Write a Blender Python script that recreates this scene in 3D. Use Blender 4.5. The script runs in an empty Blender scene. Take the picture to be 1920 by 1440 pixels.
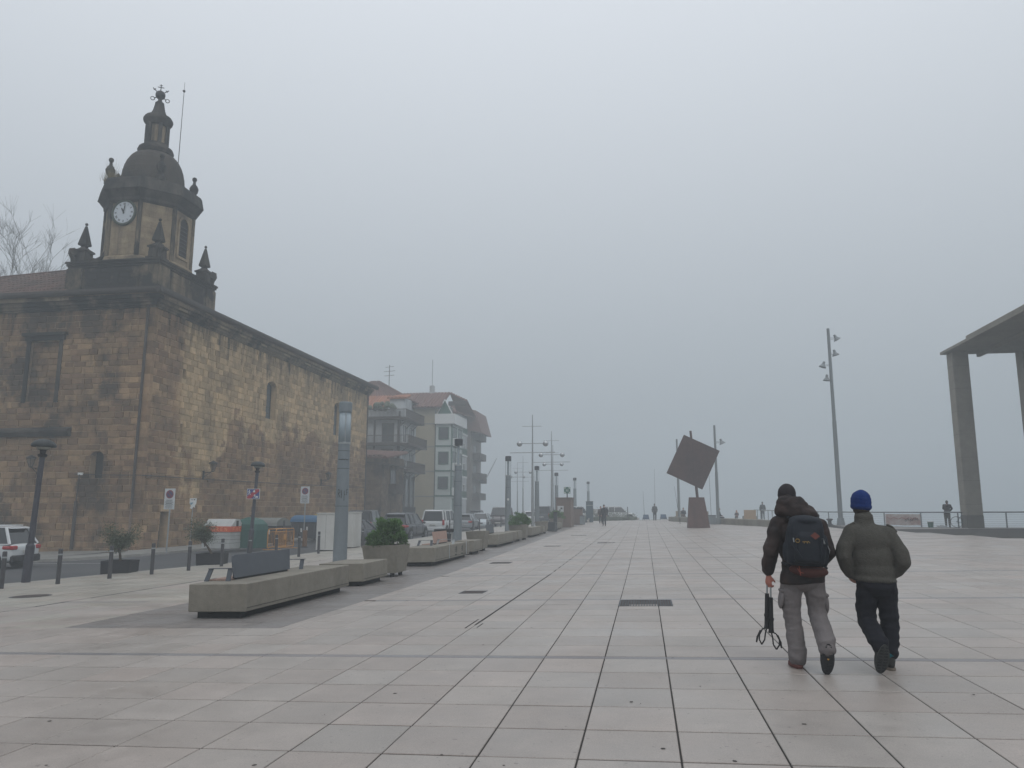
import bpy, math, random
from mathutils import Vector, Matrix, noise, Euler
R = math.radians
rnd = random.Random(7)
C = bpy.context.scene.collection
sc = bpy.context.scene
# ---------------------------------------------------------------- camera, sky, sun, exposure
cam_d = bpy.data.cameras.new('camera'); cam = bpy.data.objects.new('camera', cam_d); C.objects.link(cam)
CP, CY, CR = 0.16297, -0.16871, -0.002964
fw = Vector((math.sin(CY)*math.cos(CP), math.cos(CY)*math.cos(CP), math.sin(CP)))
rt = Vector((math.cos(CY), -math.sin(CY), 0)); dn = fw.cross(rt)
c_, s_ = math.cos(CR), math.sin(CR)
r2 = c_*rt + s_*dn; d2 = -s_*rt + c_*dn
cam.matrix_world = Matrix(((r2.x, -d2.x, -fw.x, 0), (r2.y, -d2.y, -fw.y, 0), (r2.z, -d2.z, -fw.z, 1.56), (0, 0, 0, 1)))
cam_d.sensor_fit = 'HORIZONTAL'; cam_d.sensor_width = 36.0; cam_d.lens = 36.0*1442/1920
cam_d.clip_start = 0.05; cam_d.clip_end = 1500
sc.camera = cam
w = bpy.data.worlds.new('World'); sc.world = w; w.use_nodes = True
nt = w.node_tree; nt.nodes.clear()
out = nt.nodes.new('ShaderNodeOutputWorld'); bg = nt.nodes.new('ShaderNodeBackground')
sky = nt.nodes.new('ShaderNodeTexSky'); sky.sky_type = 'NISHITA'; sky.sun_disc = False
SUN_E, SUN_R = 48, 150
sky.sun_elevation = R(SUN_E); sky.sun_rotation = R(SUN_R); sky.air_density = 1.0; sky.dust_density = 4.0
# an overcast sky: the clear sky's blue is mixed with an even grey cloud layer, brighter overhead
tc = nt.nodes.new('ShaderNodeTexCoord'); sp = nt.nodes.new('ShaderNodeSeparateXYZ')
nt.links.new(tc.outputs['Generated'], sp.inputs[0])
cl = nt.nodes.new('ShaderNodeMix'); cl.data_type = 'RGBA'; cl.clamp_result = False
cl.inputs[6].default_value = (2.5, 2.86, 3.12, 1); cl.inputs[7].default_value = (10.1, 10.5, 11.15, 1)
nt.links.new(sp.outputs['Z'], cl.inputs[0])
mx = nt.nodes.new('ShaderNodeMix'); mx.data_type = 'RGBA'; mx.inputs[0].default_value = 0.93
nt.links.new(sky.outputs[0], mx.inputs[6]); nt.links.new(cl.outputs[2], mx.inputs[7])
nt.links.new(mx.outputs[2], bg.inputs['Color']); bg.inputs['Strength'].default_value = 0.12
nt.links.new(bg.outputs[0], out.inputs['Surface'])
sun_d = bpy.data.lights.new('sun', 'SUN'); sun_d.energy = 0.5; sun_d.angle = R(25); sun_d.color = (1, 0.97, 0.92)
sun = bpy.data.objects.new('sun', sun_d); C.objects.link(sun)
sd = Vector((math.sin(R(SUN_R))*math.cos(R(SUN_E)), math.cos(R(SUN_R))*math.cos(R(SUN_E)), math.sin(R(SUN_E))))
sun.rotation_euler = sd.to_track_quat('Z', 'Y').to_euler()
sc.view_settings.view_transform = 'Standard'; sc.view_settings.look = 'None'
sc.view_settings.exposure = 0.0; sc.view_settings.gamma = 1.0; sc.view_settings.use_curve_mapping = False
sc.render.engine = 'CYCLES'
sc.cycles.use_denoising = True
sc.cycles.max_bounces = 6; sc.cycles.diffuse_bounces = 3; sc.cycles.glossy_bounces = 2; sc.cycles.transmission_bounces = 2
sc.cycles.volume_bounces = 2; sc.cycles.transparent_max_bounces = 6
sc.cycles.caustics_reflective = False; sc.cycles.caustics_refractive = False

# ---------------------------------------------------------------- helpers
def G(x, y):
    return 0.0262*x + 0.008*max(0.0, y-20) - 0.014*max(0.0, x-8)

class MB:
    """collects verts and faces; every face carries a 'tone' (0..1) that its material may use"""
    def __init__(s): s.v = []; s.f = []; s.t = []; s.tone = 0.5; s.m = None
    def P(s, p):
        s.v.append(tuple(s.m @ Vector(p)) if s.m is not None else tuple(p)); return len(s.v)-1
    def F(s, *idx): s.f.append(tuple(idx)); s.t.append(s.tone)
    def quad(s, a, b, c, d): s.F(s.P(a), s.P(b), s.P(c), s.P(d))
    def tri(s, a, b, c): s.F(s.P(a), s.P(b), s.P(c))
    def box(s, x0, x1, y0, y1, z0, z1, bottom=True):
        i = [s.P(p) for p in ((x0,y0,z0),(x1,y0,z0),(x1,y1,z0),(x0,y1,z0),(x0,y0,z1),(x1,y0,z1),(x1,y1,z1),(x0,y1,z1))]
        for q in ((4,5,6,7),(0,1,5,4),(1,2,6,5),(2,3,7,6),(3,0,4,7)): s.F(*[i[k] for k in q])
        if bottom: s.F(i[3],i[2],i[1],i[0])
        return s
    def hexa(s, lo, hi):
        i = [s.P(p) for p in list(lo)+list(hi)]
        for q in ((3,2,1,0),(4,5,6,7),(0,1,5,4),(1,2,6,5),(2,3,7,6),(3,0,4,7)): s.F(*[i[k] for k in q])
        return s
    def cbox(s, x0, x1, y0, y1, z0, z1, b=0.01):
        """box with chamfered edges"""
        s.loft([[(x0+b,y0+b,z0),(x1-b,y0+b,z0),(x1-b,y1-b,z0),(x0+b,y1-b,z0)]], [], [])if False else None
        def ring(e, z): return [(x0+e+b,y0+e,z),(x1-e-b,y0+e,z),(x1-e,y0+e+b,z),(x1-e,y1-e-b,z),(x1-e-b,y1-e,z),(x0+e+b,y1-e,z),(x0+e,y1-e-b,z),(x0+e,y0+e+b,z)]
        s.rings([ring(b,z0),ring(0,z0+b),ring(0,z1-b),ring(b,z1)])
        return s
    def rings(s, rs, cap=True, close=True):
        n = len(rs[0]); ids = [[s.P(p) for p in r] for r in rs]
        for a, b in zip(ids, ids[1:]):
            for k in range(n if close else n-1):
                s.F(a[k], a[(k+1)%n], b[(k+1)%n], b[k])
        if cap:
            s.F(*reversed(ids[0])); s.F(*ids[-1])
        return s
    def tube(s, p0, p1, r0, r1=None, n=8, cap=True):
        r1 = r0 if r1 is None else r1
        p0, p1 = Vector(p0), Vector(p1); d = (p1-p0)
        if d.length < 1e-6: return s
        q = d.to_track_quat('Z', 'Y'); a = []; b = []
        for k in range(n):
            t = 2*math.pi*k/n; o = q @ Vector((math.cos(t), math.sin(t), 0))
            a.append(p0+o*r0); b.append(p1+o*r1)
        return s.rings([a, b], cap)
    def path(s, pts, r, n=8, cap=True):
        pts = [Vector(p) for p in pts]; rs = []
        rad = r if isinstance(r, (list, tuple)) else [r]*len(pts)
        up = Vector((0.013, 0.02, 1))
        prev = None
        for i, p in enumerate(pts):
            d = (pts[min(i+1, len(pts)-1)]-pts[max(i-1, 0)]).normalized()
            if prev is None:
                ref = up if abs(d.z) < 0.9 else Vector((1, 0.01, 0)); x = d.cross(ref).normalized()
            else: x = (prev-d*prev.dot(d)).normalized()
            prev = x; y = d.cross(x)
            rs.append([p+(x*math.cos(2*math.pi*k/n)+y*math.sin(2*math.pi*k/n))*rad[i] for k in range(n)])
        return s.rings(rs, cap)
    def lathe(s, prof, n=16, c=(0,0,0), cap=True):
        rs = [[(c[0]+r*math.cos(2*math.pi*k/n), c[1]+r*math.sin(2*math.pi*k/n), c[2]+z) for k in range(n)] for r, z in prof]
        return s.rings(rs, cap)
    def sphere(s, c, r, n=12, m=8):
        rr = r if isinstance(r, (tuple, list)) else (r, r, r)
        rs = []
        for j in range(m+1):
            a = -math.pi/2+math.pi*(j if 0 < j < m else (0.08 if j == 0 else m-0.08))/m
            rs.append([(c[0]+rr[0]*math.cos(a)*math.cos(2*math.pi*k/n), c[1]+rr[1]*math.cos(a)*math.sin(2*math.pi*k/n), c[2]+rr[2]*math.sin(a)) for k in range(n)])
        return s.rings(rs, True)
    def prism(s, poly, axis, a, b):
        """poly: 2D points; axis 'x','y','z' is extrusion direction"""
        def mk(p, t): return {'x': (t, p[0], p[1]), 'y': (p[0], t, p[1]), 'z': (p[0], p[1], t)}[axis]
        r0 = [mk(p, a) for p in poly]; r1 = [mk(p, b) for p in poly]
        return s.rings([r0, r1])
    def build(s, name, mat, parent=None, smooth=False, kind=None, loc=None, label=None):
        me = bpy.data.meshes.new(name); me.from_pydata(s.v, [], s.f)
        a = me.attributes.new('tone', 'FLOAT', 'FACE'); a.data.foreach_set('value', s.t)
        me.materials.append(mat)
        if smooth: me.polygons.foreach_set('use_smooth', [True]*len(me.polygons))
        me.validate(); me.update()
        import bmesh
        bm = bmesh.new(); bm.from_mesh(me); bmesh.ops.recalc_face_normals(bm, faces=bm.faces); bm.to_mesh(me); bm.free()
        o = bpy.data.objects.new(name, me); C.objects.link(o)
        if parent is not None: o.parent = parent
        if kind: o['kind'] = kind
        if loc: o.location = loc
        if label: o['label'] = label
        return o

def tag(o, label, cat, group=None):
    o['label'] = label; o['category'] = cat
    if group: o['group'] = group
    return o
def thing(name, label, cat, loc=(0,0,0), rz=0.0, group=None, tilt=None):
    o = bpy.data.objects.new(name, None); C.objects.link(o); o.empty_display_size = 0.2
    o.location = loc; o.rotation_euler = (tilt[0] if tilt else 0, tilt[1] if tilt else 0, rz)
    return tag(o, label, cat, group)
def at(x, y, dz=0.0): return (x, y, G(x, y)+dz)
def copy_tree(o, parent=None, label=None, loc=None, rz=None):
    c = o.copy(); C.objects.link(c)
    if parent is not None: c.parent = parent
    if label: c['label'] = label
    if loc: c.location = loc
    if rz is not None: c.rotation_euler = (c.rotation_euler[0], c.rotation_euler[1], rz)
    for ch in [q for q in bpy.data.objects if q.parent == o]:
        copy_tree(ch, c)
    return c

# ---------------------------------------------------------------- materials
def mat(name, col, rough=0.8, var=0.12, scale=6.0, detail=5.0, bump=0.0, bscale=40.0, metal=0.0, tone=0.0, col2=None, c2scale=0.6, c2amt=0.0,
        spec=0.4, streak=0.0, coat=0.0, dirt=None):
    m = bpy.data.materials.new(name); m.use_nodes = True; n = m.node_tree.nodes; l = m.node_tree.links
    b = n['Principled BSDF']; b.inputs['Roughness'].default_value = rough; b.inputs['Metallic'].default_value = metal
    b.inputs['Specular IOR Level'].default_value = spec
    if coat: b.inputs['Coat Weight'].default_value = coat; b.inputs['Coat Roughness'].default_value = 0.08
    t = n.new('ShaderNodeTexCoord')
    nz = n.new('ShaderNodeTexNoise'); nz.inputs['Scale'].default_value = scale; nz.inputs['Detail'].default_value = detail; nz.inputs['Roughness'].default_value = 0.62
    l.new(t.outputs['Object'], nz.inputs['Vector'])
    cur = None
    base = n.new('ShaderNodeRGB'); base.outputs[0].default_value = (*col, 1); cur = base.outputs[0]
    if col2 and c2amt:
        n2 = n.new('ShaderNodeTexNoise'); n2.inputs['Scale'].default_value = c2scale; n2.inputs['Detail'].default_value = 6; n2.inputs['Roughness'].default_value = 0.6
        mp = n.new('ShaderNodeMapping'); mp.inputs['Location'].default_value = (3.1, 7.7, 1.3)
        if streak: mp.inputs['Scale'].default_value = (1, 1, streak)
        l.new(t.outputs['Object'], mp.inputs[0]); l.new(mp.outputs[0], n2.inputs['Vector'])
        r = n.new('ShaderNodeMapRange'); r.inputs['From Min'].default_value = 0.42; r.inputs['From Max'].default_value = 0.66; r.inputs['To Max'].default_value = c2amt
        l.new(n2.outputs[0], r.inputs['Value'])
        x = n.new('ShaderNodeMix'); x.data_type = 'RGBA'; l.new(r.outputs[0], x.inputs[0]); l.new(cur, x.inputs[6]); x.inputs[7].default_value = (*col2, 1)
        cur = x.outputs[2]
    def scaleby(cur, src, lo, hi):
        r = n.new('ShaderNodeMapRange'); r.inputs['From Min'].default_value = 0.25 if src == 'n' else 0.0; r.inputs['From Max'].default_value = 0.75 if src == 'n' else 1.0
        r.inputs['To Min'].default_value = lo; r.inputs['To Max'].default_value = hi
        if src == 'n': l.new(nz.outputs[0], r.inputs['Value'])
        else:
            a = n.new('ShaderNodeAttribute'); a.attribute_name = 'tone'; l.new(a.outputs['Fac'], r.inputs['Value'])
        v = n.new('ShaderNodeVectorMath'); v.operation = 'SCALE'; l.new(cur, v.inputs[0]); l.new(r.outputs[0], v.inputs['Scale'])
        return v.outputs[0]
    if var: cur = scaleby(cur, 'n', 1-var, 1+var)
    if tone: cur = scaleby(cur, 't', 1-tone, 1+tone)
    l.new(cur, b.inputs['Base Color'])
    if bump:
        bz = n.new('ShaderNodeTexNoise'); bz.inputs['Scale'].default_value = bscale; bz.inputs['Detail'].default_value = 4
        l.new(t.outputs['Object'], bz.inputs['Vector'])
        bp = n.new('ShaderNodeBump'); bp.inputs['Strength'].default_value = bump; bp.inputs['Distance'].default_value = 0.02
        l.new(bz.outputs[0], bp.inputs['Height']); l.new(bp.outputs[0], b.inputs['Normal'])
    m['out'] = 0
    return m
def node_mat(name):
    m = bpy.data.materials.new(name); m.use_nodes = True
    return m, m.node_tree.nodes, m.node_tree.links, m.node_tree.nodes['Principled BSDF']
def glassy(name, col=(0.02, 0.025, 0.03), rough=0.08):
    return mat(name, col, rough=rough, var=0.0, spec=0.6)

M = {}
M['asphalt'] = mat('asphalt', (0.060, 0.062, 0.066), 0.88, 0.16, 30, bump=0.3, bscale=120, col2=(0.085, 0.085, 0.085), c2scale=0.25, c2amt=0.6)
M['joint'] = mat('joint', (0.030, 0.027, 0.024), 0.95, 0.2, 8)
M['concrete'] = mat('concrete', (0.225, 0.207, 0.172), 0.85, 0.15, 9, detail=9, bump=0.4, bscale=45, col2=(0.14, 0.128, 0.105), c2scale=1.0, c2amt=0.75, streak=0.35, tone=0.0)
M['kerb'] = mat('kerb', (0.30, 0.29, 0.27), 0.85, 0.12, 5, bump=0.2, tone=0.08)
M['darkmetal'] = mat('darkmetal', (0.035, 0.04, 0.047), 0.5, 0.12, 10, metal=0.0)
M['greymetal'] = mat('greymetal', (0.19, 0.22, 0.24), 0.5, 0.06, 6, metal=0.1, col2=(0.15, 0.17, 0.18), c2scale=1.5, c2amt=0.5, streak=0.3)
M['steel'] = mat('steel', (0.33, 0.35, 0.36), 0.4, 0.06, 8, metal=0.5)
M['black'] = mat('black_rubber', (0.012, 0.012, 0.013), 0.75, 0.1, 20)
M['white'] = mat('white_paint', (0.62, 0.63, 0.62), 0.5, 0.06, 5)
M['glass'] = glassy('window_glass')
HAZE = 0.0044
# ---------------------------------------------------------------- haze
hz = bpy.data.materials.new('haze'); hz.use_nodes = True; n = hz.node_tree.nodes; n.clear()
o_ = n.new('ShaderNodeOutputMaterial'); pv = n.new('ShaderNodeVolumePrincipled')
pv.inputs['Color'].default_value = (0.792, 0.849, 0.882, 1); pv.inputs['Density'].default_value = HAZE
pv.inputs['Anisotropy'].default_value = 0.0
hz.node_tree.links.new(pv.outputs[0], o_.inputs['Volume'])
b = MB(); b.box(-402, 402, -402, 402, -9.0, 37.0)
h = b.build('haze', hz, kind='stuff')
# ---------------------------------------------------------------- ground, road, kerbs, paving
def sheet(mb, xs, ys, dz=0.0, inside=None):
    for i in range(len(xs)-1):
        for j in range(len(ys)-1):
            x0, x1, y0, y1 = xs[i], xs[i+1], ys[j], ys[j+1]
            if inside and not inside((x0+x1)/2, (y0+y1)/2): continue
            mb.quad((x0,y0,G(x0,y0)+dz),(x1,y0,G(x1,y0)+dz),(x1,y1,G(x1,y1)+dz),(x0,y1,G(x0,y1)+dz))
def frange(a, b, s):
    r = []; v = a
    while v < b-1e-6: r.append(v); v += s
    r.append(b); return r
YE = 89.6      # quay edge at the end of the plaza
# the land the town stands on: one sheet out to the far edge of the fog, cut off at the quay
def land_x(y): return 60.0 if y < YE else -9.0
g = MB()
xs = [-395,-300,-220,-160,-120,-90,-70,-50,-40,-30,-20,-13,-9.0]
ys = [-395,-250,-150,-80,-40,-20,0,10,20,30,40,50,60,75,YE,120,160,200,250,300,395]
def GZ(x, y):
    z = G(max(x, -60), min(y, 110)); return z-0.16
for i in range(len(xs)-1):
    for j in range(len(ys)-1):
        a, b_, c, d = xs[i], xs[i+1], ys[j], ys[j+1]
        g.quad((a,c,GZ(a,c)),(b_,c,GZ(b_,c)),(b_,d,GZ(b_,d)),(a,d,GZ(a,d)))
EDGE = [(-9.0,106),(-0.7,106),(-0.6,YE),(0,YE),(8,YE),(10.6,YE),(11.6,84),(12.3,70),(13.3,60.5),(15,56.4),(17.3,53.4),(20.6,51.6),(24,50.6),(34,48),(60,44)]
def yedge(x):
    for (x0,y0),(x1,y1) in zip(EDGE, EDGE[1:]):
        if x0 <= x <= x1: return y0+(y1-y0)*(x-x0)/(x1-x0)
    return YE if x < -9 else 44
for (x0,y0),(x1,y1) in zip(EDGE, EDGE[1:]):
    vs = [-395,-250,-150,-80,-40,-20,0,10,20,30,40]
    for c, d in zip(vs, vs[1:]): g.quad((x0,c,GZ(x0,c)),(x1,c,GZ(x1,c)),(x1,d,GZ(x1,d)),(x0,d,GZ(x0,d)))
    for k in range(6):
        a0, a1 = 40+(y0-40)*k/6, 40+(y0-40)*(k+1)/6; b0, b1 = 40+(y1-40)*k/6, 40+(y1-40)*(k+1)/6
        g.quad((x0,a0,GZ(x0,a0)),(x1,b0,GZ(x1,b0)),(x1,b1,GZ(x1,b1)),(x0,a1,GZ(x0,a1)))
ground = g.build('ground', M['asphalt'], kind='structure')
# quay walls down to the water
q = MB()
for (x0, y0, x1, y1) in [(*p, *r) for p, r in zip(EDGE, EDGE[1:])]+[(-9,106,-9,395), (60,-395,60,44)]:
    q.quad((x0,y0,-3.5),(x1,y1,-3.5),(x1,y1,GZ(x1,y1)+0.002),(x0,y0,GZ(x0,y0)+0.002))
# coping stones along the quay edge
cop = MB()
for (x0,y0),(x1,y1) in zip(EDGE[:-1], EDGE[1:]):
    L_ = math.hypot(x1-x0, y1-y0); nn = max(1, int(L_/1.2)); nx, ny = (y1-y0)/L_, -(x1-x0)/L_
    if nx*1+ny*-1 < 0 and False: pass
    for k in range(nn):
        t0, t1 = k/nn, (k+1)/nn-0.012/L_
        p = (x0+(x1-x0)*t0, y0+(y1-y0)*t0); r = (x0+(x1-x0)*t1, y0+(y1-y0)*t1); w_ = 0.42
        a0 = (p[0]+nx*w_, p[1]+ny*w_) if ny < 0 else (p[0]-nx*w_, p[1]-ny*w_); a1 = (r[0]+nx*w_, r[1]+ny*w_) if ny < 0 else (r[0]-nx*w_, r[1]-ny*w_)
        cop.tone = rnd.random()
        cop.hexa([(v[0],v[1],G(*v)-0.3) for v in (p,r,a1,a0)], [(v[0],v[1],G(*v)+0.012) for v in (p,r,a1,a0)])
cop.build('quay_coping', M['kerb'], kind='structure')
q.build('quay_wall', M['concrete'], kind='structure')
wm, n, l, b = node_mat('sea_water')
b.inputs['Base Color'].default_value = (0.02, 0.035, 0.04, 1); b.inputs['Roughness'].default_value = 0.12
wz = n.new('ShaderNodeTexNoise'); wz.inputs['Scale'].default_value = 0.9; wz.inputs['Detail'].default_value = 5
wt = n.new('ShaderNodeTexCoord'); wb = n.new('ShaderNodeBump'); wb.inputs['Strength'].default_value = 0.5; wb.inputs['Distance'].default_value = 0.15
l.new(wt.outputs['Object'], wz.inputs['Vector']); l.new(wz.outputs[0], wb.inputs['Height']); l.new(wb.outputs[0], b.inputs['Normal'])
q = MB(); q.quad((-395,-395,-3.2),(395,-395,-3.2),(395,395,-3.2),(-395,395,-3.2)); q.build('water', wm, kind='structure')

# paving material: pale granite slabs, each slab its own tone, faintly pink or grey
def paving_mat(name, base, tonev=0.10, c2=None, patch=0.7):
    m, n, l, b = node_mat(name)
    t = n.new('ShaderNodeTexCoord'); a = n.new('ShaderNodeAttribute'); a.attribute_name = 'tone'
    rgb = n.new('ShaderNodeRGB'); rgb.outputs[0].default_value = (*base, 1)
    # warm / cool by slab
    mixc = n.new('ShaderNodeMix'); mixc.data_type = 'RGBA'; mixc.inputs[6].default_value = (base[0]*1.025, base[1]*0.99, base[2]*0.985, 1); mixc.inputs[7].default_value = (base[0]*0.985, base[1]*1.0, base[2]*1.01, 1)
    w_ = n.new('ShaderNodeTexWhiteNoise'); w_.noise_dimensions = '1D'; l.new(a.outputs['Fac'], w_.inputs['W']); l.new(w_.outputs['Value'], mixc.inputs[0])
    cur = mixc.outputs[2]
    def mulby(cur, fac, f0, f1, lo, hi):
        r = n.new('ShaderNodeMapRange'); r.inputs['From Min'].default_value = f0; r.inputs['From Max'].default_value = f1
        r.inputs['To Min'].default_value = lo; r.inputs['To Max'].default_value = hi; l.new(fac, r.inputs['Value'])
        v = n.new('ShaderNodeVectorMath'); v.operation = 'SCALE'; l.new(cur, v.inputs[0]); l.new(r.outputs[0], v.inputs['Scale']); return v.outputs[0]
    cur = mulby(cur, a.outputs['Fac'], 0, 1, 1-tonev, 1+tonev)
    def nz(scale, det, rough=0.6, warp=None):
        z = n.new('ShaderNodeTexNoise'); z.inputs['Scale'].default_value = scale; z.inputs['Detail'].default_value = det; z.inputs['Roughness'].default_value = rough
        l.new(t.outputs['Object'], z.inputs['Vector']); return z.outputs[0]
    cur = mulby(cur, nz(0.35, 4), 0.3, 0.7, 0.93, 1.06)      # broad wear
    cur = mulby(cur, nz(1.3, 7, 0.75), 0.35, 0.7, 0.90, 1.06)
    cur = mulby(cur, nz(3.2, 6, 0.7), 0.3, 0.7, 0.92, 1.07)  # smudges on the slabs
    cur = mulby(cur, nz(110, 3, 0.6), 0.3, 0.7, 0.84, 1.16)  # granite speckle
    cur = mulby(cur, nz(22, 2, 0.5), 0.69, 0.74, 1.0, 0.62)  # small dark spots
    l.new(cur, b.inputs['Base Color'])
    rr = n.new('ShaderNodeMapRange'); rr.inputs['From Min'].default_value = 0.3; rr.inputs['From Max'].default_value = 0.7; rr.inputs['To Min'].default_value = 0.28; rr.inputs['To Max'].default_value = 0.58
    l.new(nz(0.8, 5), rr.inputs['Value']); l.new(rr.outputs[0], b.inputs['Roughness'])
    b.inputs['Specular IOR Level'].default_value = 0.45
    bp = n.new('ShaderNodeBump'); bp.inputs['Strength'].default_value = 0.15; bp.inputs['Distance'].default_value = 0.01
    l.new(nz(120, 3), bp.inputs['Height']); l.new(bp.outputs[0], b.inputs['Normal'])
    return m
M['slab'] = paving_mat('granite_slab', (0.345, 0.310, 0.280), 0.075)
M['slab2'] = paving_mat('dark_plank_slab', (0.205, 0.19, 0.18), 0.10)
M['slab3'] = paving_mat('sidewalk_slab', (0.34, 0.32, 0.28), 0.07)
M['band'] = paving_mat('dark_band', (0.215, 0.205, 0.205), 0.10)

# bed (dark joints) under every slab of the plaza
def tiled(mb, x0, x1, y0, y1, gx, gy, th=0.03):
    """one slab with its joint taken off each side; top follows the ground"""
    a, b_, c, d = x0+gx, x1-gx, y0+gy, y1-gy
    lo = [(a,c,G(a,c)-th),(b_,c,G(b_,c)-th),(b_,d,G(b_,d)-th),(a,d,G(a,d)-th)]
    e = 0.004
    dz = rnd.uniform(-0.0012, 0.0012)
    ids = [mb.P(p) for p in lo]
    mid = [mb.P((p[0],p[1],G(p[0],p[1])-e+dz)) for p in lo]
    top = [mb.P((p[0]+sx*e,p[1]+sy*e,G(p[0],p[1])+dz)) for p, (sx, sy) in zip(lo, ((1,1),(-1,1),(-1,-1),(1,-1)))]
    mb.F(*top)
    for k in range(4):
        mb.F(mid[k], mid[(k+1)%4], top[(k+1)%4], top[k]); mb.F(ids[k], ids[(k+1)%4], mid[(k+1)%4], mid[k])
bed = MB(); sheet(bed, frange(-19.5, 60, 3.0), [-30,-10,0,5,10,15,20,25,30,35,40,45,50,55,60,65,70,75,80,85,YE], -0.007,
      inside=lambda x, y: x > -11.7 and y+2.6 < min(YE+.5, yedge(min(60, x+1.6))))
plaza = bed.build('plaza_paving', M['joint'], kind='structure')
TW, TL, TX0, TY0 = 0.65606, 0.68159, -4.3988, 5.2556
# rows: (y0, y1, band?)
rows = []
y = TY0-TL*12
bands = (8.70, 14.32, 19.95, 25.6, 31.2, 36.8, 42.4, 48.0, 53.6, 59.2, 64.8, 70.4, 76.0, 81.6)
bi = 0; k = 0
while y < YE-0.3:
    if bi < len(bands) and y > bands[bi]-0.34:
        rows.append((y, y+0.14, True)); y += 0.14; bi += 1
    else:
        y1 = y+TL
        if bi < len(bands) and abs(y1-bands[bi]) < 0.36: y1 = bands[bi]
        rows.append((y, min(y1, YE-0.25), False)); y = y1
STR_L, STR_R, STR_Y = -8.80, -5.28, 10.76
STR_Yi = min(range(len(rows)), key=lambda i: abs(rows[i][0]-STR_Y)); STR_Y = rows[STR_Yi][0]
def apron(x): return 200 if x < 12.5 else 49.5-1.05*(x-12.5) if x < 14.1 else 47.8-6.2*(x-14.1)**0.9
cands = []; rest = MB(); band = MB()
def in_strip(x, y): return STR_L < x < strip_r(y) and y > STR_Y-0.01
def strip_r(y): return STR_R-0.012*max(0, y-22)
def gapx(c):
    return 0.009 if 6 <= c <= 9 else (0.007 if c % 2 else 0.0055)
for ri, (ya, yb, isb) in enumerate(rows):
    ym = (ya+yb)/2
    c0 = -12; c1 = int((46-TX0)/TW)
    for c in range(c0, c1):
        xa, xb = TX0+TW*c, TX0+TW*(c+1)
        xm = (xa+xb)/2
        if yb > min(YE, yedge(xb))-0.5 or yb > apron(xb): continue
        if isb:
            if c % 1 == 0 and not in_strip(xm, ym):
                band.tone = rnd.random(); tiled(band, xa, xb, ya, yb, 0.002, 0.003)
            continue
        if ym > STR_Y-0.01 and (xb <= strip_r(ym)+.02 and xa >= STR_L-.02): continue
        L = c in (-2,) and ym > 10.8
        # how large the slab shows: height in the picture
        dd = math.hypot(xm, ym)
        fy = ym*math.cos(CY)+xm*math.sin(CY); fx = xm*math.cos(CY)-ym*math.sin(CY)
        vis = fy > 3.6 and abs(fx)/max(fy, .1) < 0.70
        size = 1.0/(fy*fy) if vis else 0
        gl = gapx(c)*0.6; gr = gapx(c+1)*0.6
        if ym > STR_Y-0.01:
            if xb > strip_r(ym)-.0 > xa: xa = strip_r(ym)
            if xa < STR_L < xb: xb = STR_L
        cands.append((size, xa, xb, ya, yb, max(gl, gr)))
cands.sort(key=lambda q: -q[0])
for i, (size, xa, xb, ya, yb, gx) in enumerate(cands):
    if i < 300:
        mb = MB(); mb.tone = rnd.random(); tiled(mb, xa, xb, ya, yb, gx+.001, 0.0115)
        mb.build('paving_slab', M['slab'], plaza)
    else:
        rest.tone = rnd.random(); tiled(rest, xa, xb, ya, yb, gx, 0.014, 0.02)
rest.build('paving_slabs', M['slab'], plaza, kind='stuff')
band.build('paving_band', M['band'], plaza, kind='stuff')
# the dark strip under the benches: long narrow planks of stone laid crosswise
st = MB()
y = STR_Y
while y < 80:
    xr = strip_r(y)
    cuts = [STR_L, STR_L+rnd.uniform(.5,1.1), STR_L+rnd.uniform(1.5,2.2), STR_L+rnd.uniform(2.5,3.0), xr]
    for a, b_ in zip(cuts, cuts[1:]):
        st.tone = rnd.random(); tiled(st, a, b_, y, y+0.17, 0.003, 0.008, 0.025)
    y += 0.17
st.build('dark_paving_strip', M['slab2'], plaza, kind='stuff')
# light paving between strip and the drain line, then the street-side pavement
lp = MB()
y = -6.0
while y < 80:
    cuts = [-11.62, -10.6, -9.8, STR_L] if y > STR_Y-0.3 else [-12.3+TW*0, -12.27]
    for a, b_ in zip(cuts, cuts[1:]):
        if y > STR_Y-0.3:
            lp.tone = rnd.random(); tiled(lp, a, b_, y, y+0.42, 0.005, 0.009, 0.02)
    y += 0.42
lp.build('pale_paving', M['slab3'], plaza, kind='stuff')
# street-side pavement and its kerb
KERB = [(-30,0.5),(-23,9.5),(-19.6,15.2),(-17.3,18.9),(-16.3,22.2),(-14.95,26),(-14.45,30),(-14.1,36),(-13.9,45),(-13.7,60),(-13.4,YE),(-13.0,150)]
def kerb_x(y):
    for (x0,y0),(x1,y1) in zip(KERB, KERB[1:]):
        if y0 <= y <= y1: return x0+(x1-x0)*(y-y0)/(y1-y0)
    return KERB[-1][0] if y > KERB[-1][1] else KERB[0][0]
pv_ = MB(); y = 0.6
while y < 120:
    y1 = y+0.6
    xl, xl1 = kerb_x(y)+0.16, kerb_x(y1)+0.16
    xr = -11.72 if y < 80 else -9.1
    nn = max(1, int((xr-xl)/0.62))
    for k in range(nn):
        a0, b0 = xl+(xr-xl)*k/nn, xl+(xr-xl)*(k+1)/nn; a1, b1 = xl1+(xr-xl1)*k/nn, xl1+(xr-xl1)*(k+1)/nn
        pv_.tone = rnd.random()
        e = 0.006
        pts = [(a0+e,y+e),(b0-e,y+e),(b1-e,y1-e),(a1+e,y1-e)]
        t = [(p[0],p[1],G(*p)+0.001) for p in pts]; bt = [(p[0],p[1],G(*p)-0.03) for p in pts]
        pv_.hexa(bt, t)
    y = y1
bd = MB()
y = 0.0
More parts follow.
